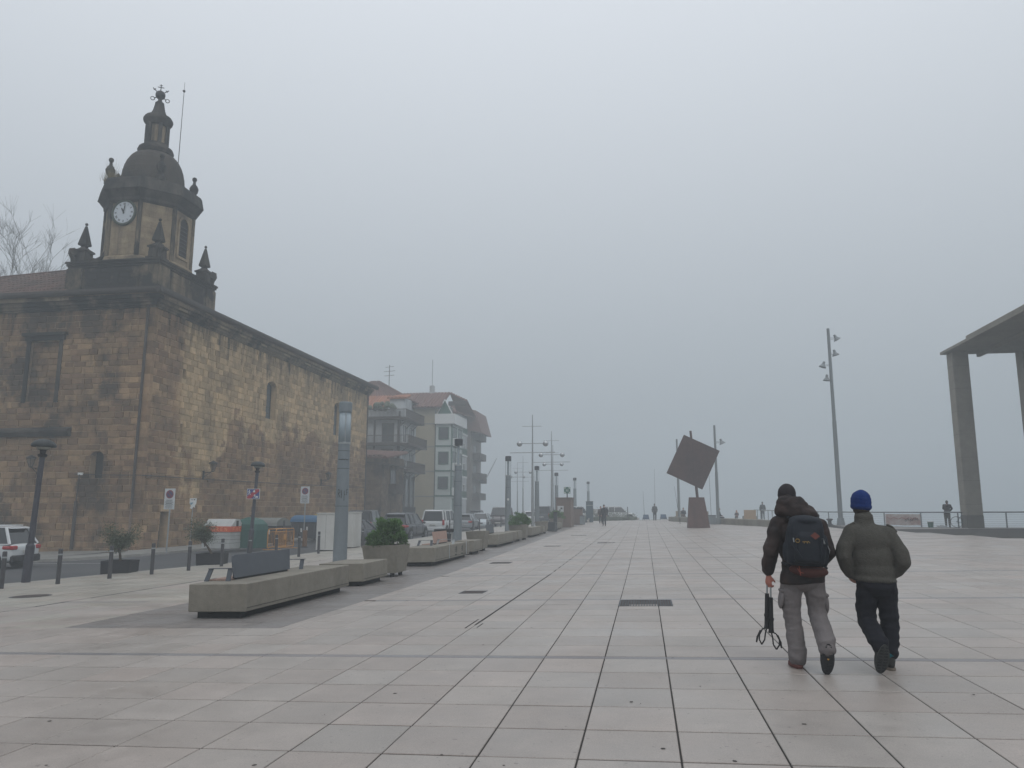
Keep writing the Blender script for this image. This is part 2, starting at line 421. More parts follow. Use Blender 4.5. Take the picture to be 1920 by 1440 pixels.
for y0, y1 in zip(frange(0,120,2.0), frange(0,120,2.0)[1:]):
    a0, a1 = kerb_x(y0)+0.02, kerb_x(y1)+0.02; b0 = -11.6 if y0 < 80 else -9.0
    bd.quad((a0,y0,G(a0,y0)-0.006),(b0,y0,G(b0,y0)-0.006),(b0,y1,G(b0,y1)-0.006),(a1,y1,G(a1,y1)-0.006))
pavement = bd.build('pavement', M['joint'], kind='structure')
pv_.build('pavement_slabs', M['slab3'], pavement, kind='stuff')
kb = MB()
for (x0,y0),(x1,y1) in zip(KERB, KERB[1:]):
    L_ = math.hypot(x1-x0, y1-y0); nn = max(1, int(L_/0.8))
    for k in range(nn):
        t0, t1 = k/nn, (k+1)/nn-0.008/L_
        p = (x0+(x1-x0)*t0, y0+(y1-y0)*t0); r = (x0+(x1-x0)*t1, y0+(y1-y0)*t1)
        kb.tone = rnd.random()
        lo = [(p[0],p[1],G(*p)-0.2),(p[0]+.16,p[1],G(*p)-0.2),(r[0]+.16,r[1],G(*r)-0.2),(r[0],r[1],G(*r)-0.2)]
        hi = [(v[0],v[1],v[2]+0.203) for v in lo]; kb.hexa(lo, hi)
kb.build('kerb', M['kerb'], kind='structure')
# pavement at the church foot, kerb at x about -24.3 .. -22.5
CK = [(-60,27.5),(-34,30.2),(-27.5,30.6),(-25.4,31.4),(-24.2,33.5),(-23.3,38),(-22.9,44),(-22.6,60),(-22.4,75)]
ch = MB(); 
for (x0,y0),(x1,y1) in zip(CK, CK[1:]):
    L_ = math.hypot(x1-x0, y1-y0); nn = max(1, int(L_/0.9)); nx, ny = (y1-y0)/L_, -(x1-x0)/L_
    for k in range(nn):
        t0, t1 = k/nn, (k+1)/nn-0.01/L_
        p = (x0+(x1-x0)*t0, y0+(y1-y0)*t0); r = (x0+(x1-x0)*t1, y0+(y1-y0)*t1)
        q0 = (p[0]-nx*0.18, p[1]-ny*0.18); q1 = (r[0]-nx*0.18, r[1]-ny*0.18)
        ch.tone = rnd.random(); zz = lambda v: G(*v)
        ch.hexa([(v[0],v[1],zz(v)-0.25) for v in (p,r,q1,q0)], [(v[0],v[1],zz(v)-0.035) for v in (p,r,q1,q0)])
ch.build('church_kerb', M['kerb'], kind='structure')
cp = MB()
for (x0,y0),(x1,y1) in zip(CK, CK[1:]):
    if x1 < -25.4: # in front of the facade
        cp.quad((x0,y0+.17,G(x0,y0)-0.038),(x1,y1+.17,G(x1,y1)-0.038),(x1,38.3,G(x1,38.3)-0.038),(x0,38.3,G(x0,38.3)-0.038))
    else:
        cp.quad((x0-.17,y0,G(x0,y0)-0.038),(x1-.17,y1,G(x1,y1)-0.038),(-27.5,max(y1,38.3),G(-27.5,y1)-0.038),(-27.5,max(y0,38.3) if y0>38 else 38.3,G(-27.5,y0)-0.038))
# plain concrete apron at the right, by the pergola
ap = MB()
for x0, x1 in zip(frange(12.3, 59, 1.5), frange(12.3, 59, 1.5)[1:]):
    for k in range(12):
        a0, a1 = -20, yedge(x0)-0.45; b1 = yedge(x1)-0.45
        l0, l1 = max(apron(x0), -20), max(apron(x1), -20)
        if l0 > a1 or l1 > b1: l0 = min(l0, a1); l1 = min(l1, b1)
        p = lambda x, lo, hi, t: (x, lo+(hi-lo)*t, G(x, lo+(hi-lo)*t)-0.012)
        ap.quad(p(x0,l0,a1,k/12), p(x1,l1,b1,k/12), p(x1,l1,b1,(k+1)/12), p(x0,l0,a1,(k+1)/12))
ap.build('quay_apron', mat('apron_concrete', (0.27,0.25,0.235), 0.8, 0.08, 2.5, bump=0.15, col2=(0.2,0.185,0.17), c2scale=0.3, c2amt=0.6), kind='structure')
M['oldpave'] = mat('old_pavement', (0.22,0.215,0.20), 0.85, 0.12, 3, bump=0.2, col2=(0.15,0.145,0.13), c2scale=0.5, c2amt=0.7)
cp.build('church_pavement', M['oldpave'], kind='structure')
# slot drain between the two pavings, manhole and plates
dr = MB()
for y0, y1 in zip(frange(2,79,1.0), frange(2,79,1.0)[1:]):
    dr.box(-11.695, -11.635, y0, y1-0.01, G(-11.66,y0)-0.03, G(-11.66,y0)+0.001)
dr.build('slot_drain', M['darkmetal'], plaza)
# expansion joint with two short broken pieces
ej = MB()
for y0, y1 in zip(frange(11.2,88,1.1), frange(11.2,88,1.1)[1:]):
    ej.box(-2.445, -2.415, y0, y1, G(-2.43,y0)-0.02, G(-2.43,y0)+0.0035)
ej.build('expansion_joint', M['joint'], plaza)
ej = MB()
for (a, y0, y1) in ((-2.52, 10.9, 11.8), (-2.36, 10.95, 11.35)):
    ej.box(a, a+0.018, y0, y1, G(a,y0)-0.02, G(a,y0)+0.003)
ej.build('crack', M['joint'], plaza)
def ring_pts(cx, cy, r, n): return [(cx+r*math.cos(2*math.pi*k/n), cy+r*math.sin(2*math.pi*k/n)) for k in range(n)]
def cover(x0, x1, y0, y1, label, slats=True, cat='drain cover'):
    cx, cy = (x0+x1)/2, (y0+y1)/2
    t = thing('drain_cover', label, cat, at(cx, cy), tilt=(0, -math.atan(0.0262)), group='metal covers set in the plaza')
    f = MB(); w_, h_ = (x1-x0)/2, (y1-y0)/2
    for a in ((-w_,w_,-h_,-h_+.03),(-w_,w_,h_-.03,h_),(-w_,-w_+.03,-h_+.03,h_-.03),(w_-.03,w_,-h_+.03,h_-.03)): f.box(*a, -0.02, 0.006)
    f.build('frame', M['darkmetal'], t)
    p = MB(); p.box(-w_+.03, w_-.03, -h_+.03, h_-.03, -0.03, 0.001); p.build('plate', M['rustmetal'], t)
    if slats:
        s = MB()
        k = -w_+0.06
        while k < w_-0.06:
            j = -h_+0.07
            while j < h_-0.06: s.box(k, k+.022, j, j+.09, 0.001, 0.005); j += 0.13
            k += 0.045
        s.build('raised_pattern', M['darkmetal'], t)
    return t
M['rustmetal'] = mat('rust_metal', (0.055,0.045,0.04), 0.8, 0.25, 12, bump=0.2)
cover(-0.47, 0.43, 13.36, 14.26, 'wide dark metal cover with raised pattern, nearest on the plaza left of the two walkers')
cover(-3.74, -3.24, 15.58, 16.1, 'small brown square metal cover beside the long dark joint', False)
cover(-4.85, -4.2, 24.3, 24.9, 'brown metal cover further along the plaza near the dark strip', False)
cover(-4.4, -3.7, 34.2, 35.0, 'small far metal cover beyond the long joint', False)
cover(-2.2, -1.4, 36.5, 37.4, 'far metal cover in the middle of the plaza', False)
cover(-4.3, -3.4, 46, 46.9, 'thin distant metal cover near the kiosk side of the plaza', False)
sp_ = MB(); r9 = random.Random(77)
for k in range(150):
    y = 3.6+28*r9.random()**1.4; x = y*r9.uniform(-.85, .5); s_ = r9.uniform(.006,.02); a = r9.uniform(0,3.14); e_ = r9.uniform(.3,1)
    if x < -11 or (STR_L < x < -5.2 and y > 10.5): continue
    sp_.tone = r9.random(); sp_.F(*[sp_.P((x+s_*math.cos(t)*math.cos(a)-s_*e_*math.sin(t)*math.sin(a), y+s_*math.cos(t)*math.sin(a)+s_*e_*math.sin(t)*math.cos(a), G(x,y)+.003)) for t in [i*1.047 for i in range(6)]])
sp_.build('paving_specks', mat('grime', (0.05,0.045,0.04), .9, .3, 20, tone=.5), plaza, kind='stuff')
mh = thing('manhole_cover', 'round brown manhole cover in the street-side pavement near the bollards', 'manhole cover', at(-13.5, 15.6), tilt=(0, -math.atan(0.0262)))
m_ = MB(); m_.lathe([(0.42,-0.03),(0.42,0.003),(0.36,0.003),(0.36,-0.002)], 24); m_.build('ring', M['darkmetal'], mh)
m_ = MB(); m_.lathe([(0.355,-0.03),(0.355,0.005)], 24); m_.build('lid', M['rustmetal'], mh)
# white road paint: parking line by the white car
rm = MB()
for a in ((-28.5,30.0,-21.5,29.3,0.12),):
    x0,y0,x1,y1,w_ = a
    rm.quad((x0,y0,GZ(x0,y0)+.012),(x1,y1,GZ(x1,y1)+.012),(x1,y1+w_,GZ(x1,y1)+.012),(x0,y0+w_,GZ(x0,y0)+.012))
rm.build('road_marking', mat('road_paint',(0.5,0.5,0.48),0.8,0.2,8), kind='structure')
# hill behind the church, wooded, mostly lost in the fog
hm = mat('hill_scrub', (0.035,0.042,0.03), 0.95, 0.5, 0.4, detail=8)
hb = MB()
hx = frange(-390, -60, 10.0); hy = frange(40, 130, 10.0)
def hz_(x, y):
    d = -60-x
    t = max(0.0, min(1.0, (d-(0 if y > 0 else 0))/95.0)); e = max(0, min(1, (y-48)/30.0))*max(0, min(1, (125-y)/35.0))
    return -1.5+23*t*e*(0.85+0.3*noise.noise(Vector((x*.02, y*.02, 0))))+1.0*noise.noise(Vector((x*.1, y*.1, 3)))*t
for i in range(len(hx)-1):
    for j in range(len(hy)-1):
        a, b_, c, d = hx[i], hx[i+1], hy[j], hy[j+1]
        hb.quad((a,c,hz_(a,c)),(b_,c,hz_(b_,c)),(b_,d,hz_(b_,d)),(a,d,hz_(a,d)))
hb.build('hill', hm, kind='structure', smooth=True)
# ---------------------------------------------------------------- the church
def stone_mat(name, base, warm, dark, ztop=12.9, topd=0.9, front=False, tonev=0.22, yellow=False, darkamt=0.8, dthr=0.5):
    m, n, l, b = node_mat(name)
    b.inputs['Roughness'].default_value = 0.92; b.inputs['Specular IOR Level'].default_value = 0.15
    t = n.new('ShaderNodeTexCoord'); a = n.new('ShaderNodeAttribute'); a.attribute_name = 'tone'
    sx = n.new('ShaderNodeSeparateXYZ'); l.new(t.outputs['Object'], sx.inputs[0])
    def nz(scale, det=5, rough=0.6, stretch=None, loc=(0,0,0)):
        z = n.new('ShaderNodeTexNoise'); z.inputs['Scale'].default_value = scale; z.inputs['Detail'].default_value = det; z.inputs['Roughness'].default_value = rough
        mp = n.new('ShaderNodeMapping'); mp.inputs['Location'].default_value = loc
        if stretch: mp.inputs['Scale'].default_value = (1, 1, stretch)
        l.new(t.outputs['Object'], mp.inputs[0]); l.new(mp.outputs[0], z.inputs['Vector']); return z.outputs[0]
    def mrange(v, f0, f1, lo, hi):
        r = n.new('ShaderNodeMapRange'); r.inputs['From Min'].default_value = f0; r.inputs['From Max'].default_value = f1
        r.inputs['To Min'].default_value = lo; r.inputs['To Max'].default_value = hi; l.new(v, r.inputs['Value']); return r.outputs[0]
    def math_(op, p, q):
        k = n.new('ShaderNodeMath'); k.operation = op
        for i, v in enumerate((p, q)):
            if isinstance(v, (int, float)): k.inputs[i].default_value = v
            else: l.new(v, k.inputs[i])
        return k.outputs[0]
    def mix(f, c1, c2):
        x = n.new('ShaderNodeMix'); x.data_type = 'RGBA'
        l.new(f, x.inputs[0])
        for i, c in ((6, c1), (7, c2)):
            if isinstance(c, tuple): x.inputs[i].default_value = (*c, 1)
            else: l.new(c, x.inputs[i])
        return x.outputs[2]
    def scl(c, f):
        v = n.new('ShaderNodeVectorMath'); v.operation = 'SCALE'; l.new(c, v.inputs[0]); l.new(f, v.inputs['Scale']); return v.outputs[0]
    w_ = n.new('ShaderNodeTexWhiteNoise'); w_.noise_dimensions = '1D'; l.new(a.outputs['Fac'], w_.inputs['W'])
    c = mix(w_.outputs['Value'], base, warm)
    c = mix(mrange(nz(0.22, 4, loc=(5,2,9)), 0.45, 0.6, 0, 0.55), c, tuple(x*0.72 for x in warm))
    if yellow:
        # the paler, re-pointed patch high on the long side wall, with a ragged lower edge
        edge = math_('ADD', sx.outputs['Z'], mrange(nz(0.30, 6, 0.65), 0.3, 0.7, -2.6, 2.6))
        lo = math_('SUBTRACT', 7.6, 0.0)
        up = mrange(edge, 7.2, 7.6, 0, 1)
        up2 = math_('MULTIPLY', up, mrange(sx.outputs['Y'], 2.5, 4.0, 0, 1))
        low = math_('MULTIPLY', mrange(math_('SUBTRACT', math_('ADD', sx.outputs['Y'], mrange(nz(0.5,4,loc=(1,8,2)),.3,.7,-2,2)), math_('MULTIPLY', sx.outputs['Z'], 0.55)), 4.2, 4.7, 1, 0), mrange(edge, 4.0, 4.6, 0, 1))
        low = math_('MULTIPLY', low, mrange(sx.outputs['Y'], 2.8, 3.4, 0, 1))
        yy = math_('MULTIPLY', math_('MAXIMUM', up2, low), 0.85)
        c = mix(yy, c, (0.50, 0.365, 0.21))
    c = scl(c, mrange(a.outputs['Fac'], 0, 1, 1-tonev, 1+tonev))
    c = scl(c, mrange(nz(2.2, 6, 0.7), 0.3, 0.7, 0.80, 1.18))
    c = scl(c, mrange(nz(14, 4, 0.7), 0.3, 0.7, 0.86, 1.12))
    # black weathering: runs below the gutter, and broad blotches
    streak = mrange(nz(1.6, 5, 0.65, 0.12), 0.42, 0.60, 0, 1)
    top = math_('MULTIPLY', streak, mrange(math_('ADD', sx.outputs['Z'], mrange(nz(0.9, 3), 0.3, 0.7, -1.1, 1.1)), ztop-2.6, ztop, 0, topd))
    blot = mrange(nz(0.42, 6, 0.62, 0.8, (2.2, 4.1, 0.3)), dthr, dthr+0.13, 0, darkamt)
    if front:
        fr = math_('MULTIPLY', mrange(sx.outputs['Y'], 0.2, 0.9, 1, 0), mrange(sx.outputs['X'], -0.8, -2.2, 0, 1))
        blot2 = mrange(nz(0.75, 7, 0.68, 0.45, (7.2, 1.1, 4.3)), 0.50, 0.66, 0, 0.8)
        blot = math_('MAXIMUM', math_('MULTIPLY', blot, mrange(fr, 0, 1, 0.5, 1.0)), math_('MULTIPLY', blot2, mrange(fr, 0, 1, 0.25, 1.0)))
        base_d = math_('MULTIPLY', fr, 0.20)
        blot = math_('MAXIMUM', blot, base_d)
    run = mrange(nz(1.9, 6, 0.6, 0.09, (9.1, 3.3, 0.7)), 0.52, 0.68, 0, 0.55)
    run = math_('MULTIPLY', run, mrange(nz(0.25, 3, 0.5, 1.0, (4, 4, 4)), 0.42, 0.56, 0, 1))
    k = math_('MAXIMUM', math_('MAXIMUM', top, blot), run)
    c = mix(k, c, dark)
    l.new(c, b.inputs['Base Color'])
    bp = n.new('ShaderNodeBump'); bp.inputs['Strength'].default_value = 0.6; bp.inputs['Distance'].default_value = 0.03
    l.new(nz(9, 6, 0.7), bp.inputs['Height']); l.new(bp.outputs[0], b.inputs['Normal'])
    return m
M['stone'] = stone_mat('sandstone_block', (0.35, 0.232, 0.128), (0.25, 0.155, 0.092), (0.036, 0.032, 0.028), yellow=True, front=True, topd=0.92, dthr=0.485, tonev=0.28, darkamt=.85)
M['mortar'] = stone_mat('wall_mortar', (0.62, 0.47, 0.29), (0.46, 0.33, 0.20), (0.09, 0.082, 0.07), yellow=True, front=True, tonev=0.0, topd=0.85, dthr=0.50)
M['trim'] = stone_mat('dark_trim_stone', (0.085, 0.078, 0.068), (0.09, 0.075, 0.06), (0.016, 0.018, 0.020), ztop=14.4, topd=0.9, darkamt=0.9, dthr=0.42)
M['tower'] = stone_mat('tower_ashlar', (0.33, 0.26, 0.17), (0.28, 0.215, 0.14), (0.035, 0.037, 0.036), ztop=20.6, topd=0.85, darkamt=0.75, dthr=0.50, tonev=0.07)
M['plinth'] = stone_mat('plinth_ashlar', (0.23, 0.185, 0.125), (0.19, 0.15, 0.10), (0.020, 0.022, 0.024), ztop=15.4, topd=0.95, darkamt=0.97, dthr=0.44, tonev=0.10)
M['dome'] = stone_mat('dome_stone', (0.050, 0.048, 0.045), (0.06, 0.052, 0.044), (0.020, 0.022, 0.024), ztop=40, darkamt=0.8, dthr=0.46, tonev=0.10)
M['rooftile'] = mat('roof_tile', (0.105, 0.062, 0.050), 0.85, 0.25, 3, tone=0.28, col2=(0.06,0.05,0.045), c2scale=0.8, c2amt=0.7)
M['iron'] = mat('wrought_iron', (0.02, 0.02, 0.022), 0.6, 0.1, 10)
M['darkopen'] = mat('shaded_opening', (0.012, 0.011, 0.011), 0.9, 0.2, 5)  # near-black: shade inside the openings put into the colour; also the black-brown door
M['pipe'] = mat('drain_pipe', (0.05, 0.042, 0.038), 0.6, 0.2, 5)
CX, CYc = -27.0, 38.25
church = thing('church', 'old sandstone church with a domed octagonal clock tower on its front corner', 'church', (CX, CYc, 0))
class W(MB):
    def __init__(s): super().__init__(); s.m = Matrix.Translation((-CX, -CYc, 0))
ZG, ZT = -1.6, 12.86      # wall foot (in the ground) and top under the cornice
LX, LY = -50.0, 73.0
cands = []; restst = W()
def wall_stones(kind, u0, u1, z0, z1, holes):
    """courses of squared stones; kind 'front' (u = x, plane y) or 'side' (u = y, plane x)"""
    z = z0
    while z < z1-0.05:
        h = rnd.uniform(0.30, 0.42) if kind == 'side' else rnd.uniform(0.29, 0.38)
        if z+h > z1-0.2: h = z1-z
        u = u0-rnd.uniform(0, .5)
        while u < u1:
            wd = rnd.uniform(0.38, 0.95)
            a, b_ = max(u, u0), min(u+wd, u1)
            if u1-b_ < 0.2: b_ = u1
            u = b_ if b_ == u1 else u+wd
            if b_-a < 0.08: continue
            segs = [(a, b_)]
            for (ha, hb, hz0, hz1) in holes:
                if z+h > hz0+0.05 and z < hz1-0.05:
                    ns = []
                    for p, q in segs:
                        if q <= ha or p >= hb: ns.append((p, q))
                        else:
                            if p < ha-0.06: ns.append((p, ha))
                            if q > hb+0.06: ns.append((hb, q))
                    segs = ns
            for p, q in segs: cands.append((kind, p, q, z, z+h))
        z += h
def emit(mb, kind, a, b_, z, z1):
    g_ = 0.018; pr = rnd.uniform(0.018, 0.060); e = 0.018
    j = lambda s=0.013: rnd.uniform(-s, s)
    base = [(a+g_+j(), z+g_+j()), (b_-g_+j(), z+g_+j()), (b_-g_+j(), z1-g_+j()), (a+g_+j(), z1-g_+j())]
    cu, cz = (a+b_)/2, (z+z1)/2
    face = [(p[0]+(e if p[0] < cu else -e), p[1]+(e if p[1] < cz else -e)) for p in base]
    if kind == 'front': f = lambda p, d: (p[0], CYc+0.055-d, p[1])
    else: f = lambda p, d: (CX-0.055+d, p[0], p[1])
    r0 = [f(p, 0.0) for p in base]; r1 = [f(p, pr-0.008) for p in base]; r2 = [f(p, pr+j(0.006)) for p in face]
    ids = [[mb.P(p) for p in r] for r in (r0, r1, r2)]
    for q0, q1 in zip(ids, ids[1:]):
        for k in range(4): mb.F(q0[k], q0[(k+1)%4], q1[(k+1)%4], q1[k])
    mb.F(*ids[2])
holes_f = [(-34.75, -32.9, 7.6, 11.1), (-30.25, -29.45, 3.25, 4.75)]
holes_s = [(51.85, 53.35, 8.15, 10.95), (64.4, 66.0, 8.15, 11.1), (40.2, 41.05, -0.9, 1.45), (41.4,41.75,9.3,9.9), (41.5,41.8,5.2,6.6)]
wall_stones('front', -43.0, CX-0.42, ZG, ZT, holes_f)
wall_stones('side', CYc+0.0, LY-0.4, ZG, ZT, holes_s)
def vis(c):
    kind, a, b_, z, z1 = c
    if kind == 'front': p = ((a+b_)/2, CYc); cosv = abs(p[1])/math.hypot(*p); 
    else: p = (CX, (a+b_)/2); cosv = abs(p[0])/math.hypot(*p)
    px = (p[0]*math.cos(CY)-p[1]*math.sin(CY))/(p[1]*math.cos(CY)+p[0]*math.sin(CY))
    ok = px > -0.665 and z > -0.5
    return (b_-a)*(z1-z)*cosv/(p[0]**2+p[1]**2) if ok else 0
cands.sort(key=lambda c: -vis(c))
for i, c in enumerate(cands):
    if i < 300:
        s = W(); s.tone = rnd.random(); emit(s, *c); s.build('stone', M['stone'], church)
    else:
        restst.tone = rnd.random(); emit(restst, *c)
# corner quoins: long and short
z = ZG; k = 0
while z < ZT-0.05:
    h = min(rnd.uniform(0.32, 0.44), ZT-z); restst.tone = rnd.random()
    lx, ly = (0.42, 0.30) if k % 2 else (0.42, 0.42)
    restst.box(CX-0.415, CX+0.004, CYc-0.004, CYc+0.30, z+0.01, z+h-0.01); z += h; k += 1
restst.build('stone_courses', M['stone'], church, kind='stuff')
# wall core (mortar plane) with real window recesses
def wall_core():
    m = W(); m.tone = 0.5
    yb = CYc+0.055
    def rect_grid(us, zs, holes, f):
        for a, b_ in zip(us, us[1:]):
            for c, d in zip(zs, zs[1:]):
                um, zm = (a+b_)/2, (c+d)/2
                if any(h[0] < um < h[1] and h[2] < zm < h[3] for h in holes): continue
                m.quad(f(a,c), f(b_,c), f(b_,d), f(a,d))
    us = sorted({LX, CX-0.055, *[h[0] for h in holes_f], *[h[1] for h in holes_f]}); zs = sorted({ZG-2, 13.2, *[h[2] for h in holes_f], *[h[3] for h in holes_f]})
    rect_grid(us, zs, holes_f, lambda u, z: (u, yb, z))
    us = sorted({yb, LY, *[h[0] for h in holes_s], *[h[1] for h in holes_s]}); zs = sorted({ZG-2, 13.2, *[h[2] for h in holes_s], *[h[3] for h in holes_s]})
    rect_grid(us, zs, holes_s, lambda u, z: (CX-0.055, u, z))
    m.quad((LX, LY, ZG-2), (CX-0.055, LY, ZG-2), (CX-0.055, LY, 13.2), (LX, LY, 13.2))
    m.quad((LX, yb, ZG-2), (LX, LY, ZG-2), (LX, LY, 13.2), (LX, yb, 13.2))
    dep = 0.55
    for h in holes_f:
        a, b_, c, d = h
        for q in (((a,c),(b_,c)),((b_,c),(b_,d)),((b_,d),(a,d)),((a,d),(a,c))):
            (p0,z0),(p1,z1) = q; dd = 0.18 if a < -32 else dep
            m.quad((p0,yb,z0),(p1,yb,z1),(p1,yb+dd,z1),(p0,yb+dd,z0))
    for h in holes_s:
        a, b_, c, d = h
        for q in (((a,c),(b_,c)),((b_,c),(b_,d)),((b_,d),(a,d)),((a,d),(a,c))):
            (p0,z0),(p1,z1) = q
            m.quad((CX-0.055,p0,z0),(CX-0.055,p1,z1),(CX-0.055-dep,p1,z1),(CX-0.055-dep,p0,z0))
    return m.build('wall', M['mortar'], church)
wall_core()
# blind window in the front, filled with stone, moulded frame
bw = W(); z = 7.6; 
while z < 11.08:
    h = min(0.36, 11.1-z); u = -34.75
    while u < -32.92:
        q = min(u+rnd.uniform(.35,.8), -32.9); bw.tone = rnd.random()*0.5; bw.box(u+.01, q-.01, CYc+0.19, CYc+0.25, z+.01, z+h-.01); u = q
    z += h
bw.build('blind_window', M['stone'], church)
fr = W(); fr.tone = .4
fr.box(-35.0, -34.76, CYc-0.03, CYc+.06, 7.55, 11.15); fr.box(-32.89, -32.65, CYc-0.03, CYc+.06, 7.55, 11.15)
fr.box(-35.1, -32.55, CYc-0.08, CYc+.06, 11.16, 11.42); fr.box(-35.25, -32.4, CYc-0.2, CYc+.05, 11.43, 11.6)
fr.build('window_surround', M['trim'], church)
# side windows: stained glass with bars and an arched head
for (a, b_, c, d) in ((51.85, 53.35, 8.15, 10.95), (64.4, 66.0, 8.15, 11.1)):
    g_ = W(); g_.quad((CX-0.5, a, c), (CX-0.5, b_, c), (CX-0.5, b_, d), (CX-0.5, a, d)); g_.m = g_.m
    wg = g_.build('window', mat('leaded_glass', (0.10, 0.13, 0.15), 0.25, 0.35, 6, spec=0.5), church)
    f = W()
    for y in (a+.04, (a+b_)/2, b_-.04): f.box(CX-0.49, CX-0.45, y-.03, y+.03, c, d)
    for k in range(1, 6): z = c+(d-c)*k/6; f.box(CX-0.485, CX-0.455, a, b_, z-.015, z+.015)
    f.build('window_bars', M['iron'], wg)
    f = W(); f.tone = .9; cyw, r = (a+b_)/2, (b_-a)/2
    pts = [(cyw+math.cos(t)*(r+.02), d-0.42+math.sin(t)*0.42) for t in [math.pi*k/8 for k in range(9)]]
    f.prism([(a-.02, d+.02)]+[pts[8-k] for k in range(9)]+[(b_+.02, d+.02)], 'x', CX-0.45, CX-0.02)
    f.build('arched_head', M['stone'], wg)
g_ = W(); g_.quad((-30.25,CYc+.5,3.25),(-29.45,CYc+.5,3.25),(-29.45,CYc+.5,4.75),(-30.25,CYc+.5,4.75)); wg = g_.build('window', M['darkopen'], church)
f = W(); f.tone = .6
pts = [(-29.85+math.cos(math.pi*k/8)*.42, 4.45+math.sin(math.pi*k/8)*.30) for k in range(9)]
f.prism([(-30.27,4.78)]+[pts[8-k] for k in range(9)]+[(-29.43,4.78)], 'y', CYc+.02, CYc+.4); f.build('arched_head', M['stone'], wg)
f = W(); f.quad((CX-0.6,40.2,-1.0),(CX-0.6,41.05,-1.0),(CX-0.6,41.05,1.45),(CX-0.6,40.2,1.45))
for k in range(7): f.box(CX-.6, CX-.57, 40.22+.12*k, 40.32+.12*k, -1, 1.45)
f.build('door', M['darkopen'], church)
for (a,b_,c,d) in ((41.4,41.75,9.3,9.9),(41.5,41.8,5.2,6.6)):
    f = W(); f.quad((CX-0.5,a,c),(CX-0.5,b_,c),(CX-0.5,b_,d),(CX-0.5,a,d)); f.build('slit_window', M['darkopen'], church)
# ledge with its overhang on the left of the front
f = W(); f.tone = .3; f.prism([(CYc+.02,5.6),(CYc-.12,5.62),(CYc-.34,5.82),(CYc-.34,5.95),(CYc+.02,6.12)], 'x', -46, -31.6); f.build('ledge', M['trim'], church)
f = W(); f.tone = .2; f.prism([(CYc-.1,0.2),(CYc+.02,0.2),(CYc+.02,0.32),(CYc-.1,0.32)], 'x', -33.0, -30.9)
# cornice: stepped mouldings round front and side, then the gutter
f = W(); f.tone = .45
for (d0, z0, z1) in ((0.08, 12.86, 12.98), (0.18, 12.985, 13.14), (0.30, 13.145, 13.34), (0.46, 13.345, 13.55)):
    f.box(-50, CX+d0, CYc-d0, CYc+.02, z0, z1); f.box(CX-.03, CX+d0, CYc+.021, LY+.1, z0, z1)
f.build('cornice', M['plinth'], church)
f = W(); f.tone = .8; f.box(-50, CX+.60, CYc-.60, CYc+.02, 13.551, 13.58); f.box(-50, CX-5.2, CYc-.485, CYc-.461, 13.36, 13.53); f.build('pale_fillet', M['tower'], church)
f = W()
prof = [(0.60,13.56),(0.74,13.60),(0.80,13.72),(0.80,13.86),(0.72,13.86),(0.70,13.74),(0.60,13.68),(0.55,13.56)]
f.prism([(CYc-p[0], p[1]) for p in prof], 'x', -50, CX+.80); f.prism([(CX+p[0], p[1]) for p in prof], 'y', CYc-.79, LY+.6)
f.build('gutter', M['pipe'], church)
# light blocks showing between the corbels of the side cornice
f = W(); y = 40.0
while y < LY-1:
    f.tone = rnd.random(); f.box(CX+.302, CX+.33, y, y+rnd.uniform(.4,1.2), 13.16, 13.28); y += rnd.uniform(2.0, 5.0)
f.build('cornice_blocks', M['tower'], church, kind='stuff')
# roofs: rows of curved tiles over a deck
def roof(name, P00, P10, P01, P11, pitch=0.26, row=0.42):
    """P00-P10 eave, P01-P11 ridge; tiles run from eave to ridge"""
    P00, P10, P01, P11 = map(Vector, (P00, P10, P01, P11))
    dk = W(); dk.tone = .3; dk.quad(P00, P10, P11, P01); d_ = dk.build(name, M['rooftile'], church)
    t = W(); n_ = int((P10-P00).length/pitch); nr = int((P01-P00).length/row)
    up = (P10-P00).cross(P01-P00).normalized(); up = up if up.z > 0 else -up
    for i in range(n_):
        u0, u1, um = i/n_, (i+0.95)/n_, (i+0.475)/n_
        for j in range(nr):
            t.tone = rnd.random()
            pts = []
            for v, off in ((j/nr, 0.055), ((j+1.0)/nr, 0.02)):
                for u, hh in ((u0, 0.0), (u0+(um-u0)*.45, .8), (um, 1.0), (u1-(u1-um)*.45, .8), (u1, 0)):
                    e = P00.lerp(P10, u); r = P01.lerp(P11, u); pts.append(e.lerp(r, v)+up*(off+0.075*hh))
            a = [t.P(p) for p in pts[:5]]; b_ = [t.P(p) for p in pts[5:]]
            for k in range(4): t.F(a[k], a[k+1], b_[k+1], b_[k])
            t.F(*a)
    t.build('roof_tiles', M['rooftile'], church, kind='stuff')
roof('roof', (-50, CYc-.55, 13.78), (-32.6, CYc-.55, 13.78), (-50, 41.4, 15.7), (-32.6, 43.6, 17.3))
roof('roof', (CX+.55, 43.9, 13.78), (CX+.55, LY+.5, 13.78), (-33.5, 43.9, 15.95), (-33.5, LY-3, 15.95), 0.3, 0.5)
f = W(); f.tone = .4
f.quad((-50,41.4,15.7),(-32.6,43.6,17.3),(-33.5,52,14.5),(-50,52,13.5)); f.quad((-33.5,43.9,15.95),(-33.5,LY-3,15.95),(-42,LY-3,13.8),(-42,43.9,13.8)); f.quad((-42,43.9,13.8),(-42,LY,13.8),(-50,LY,13.5),(-50,43.9,13.5))
f.tri((CX+.55,LY+.5,13.78),(-33.5,LY-3,15.95),(-40,LY+.5,13.78)); f.build('rear_roof', M['rooftile'], church)
f = W(); f.tone = .5; f.tube((-50,41.4,15.78),(-32.7,43.6,17.38),.11,n=8); f.build('ridge', M['rooftile'], church)
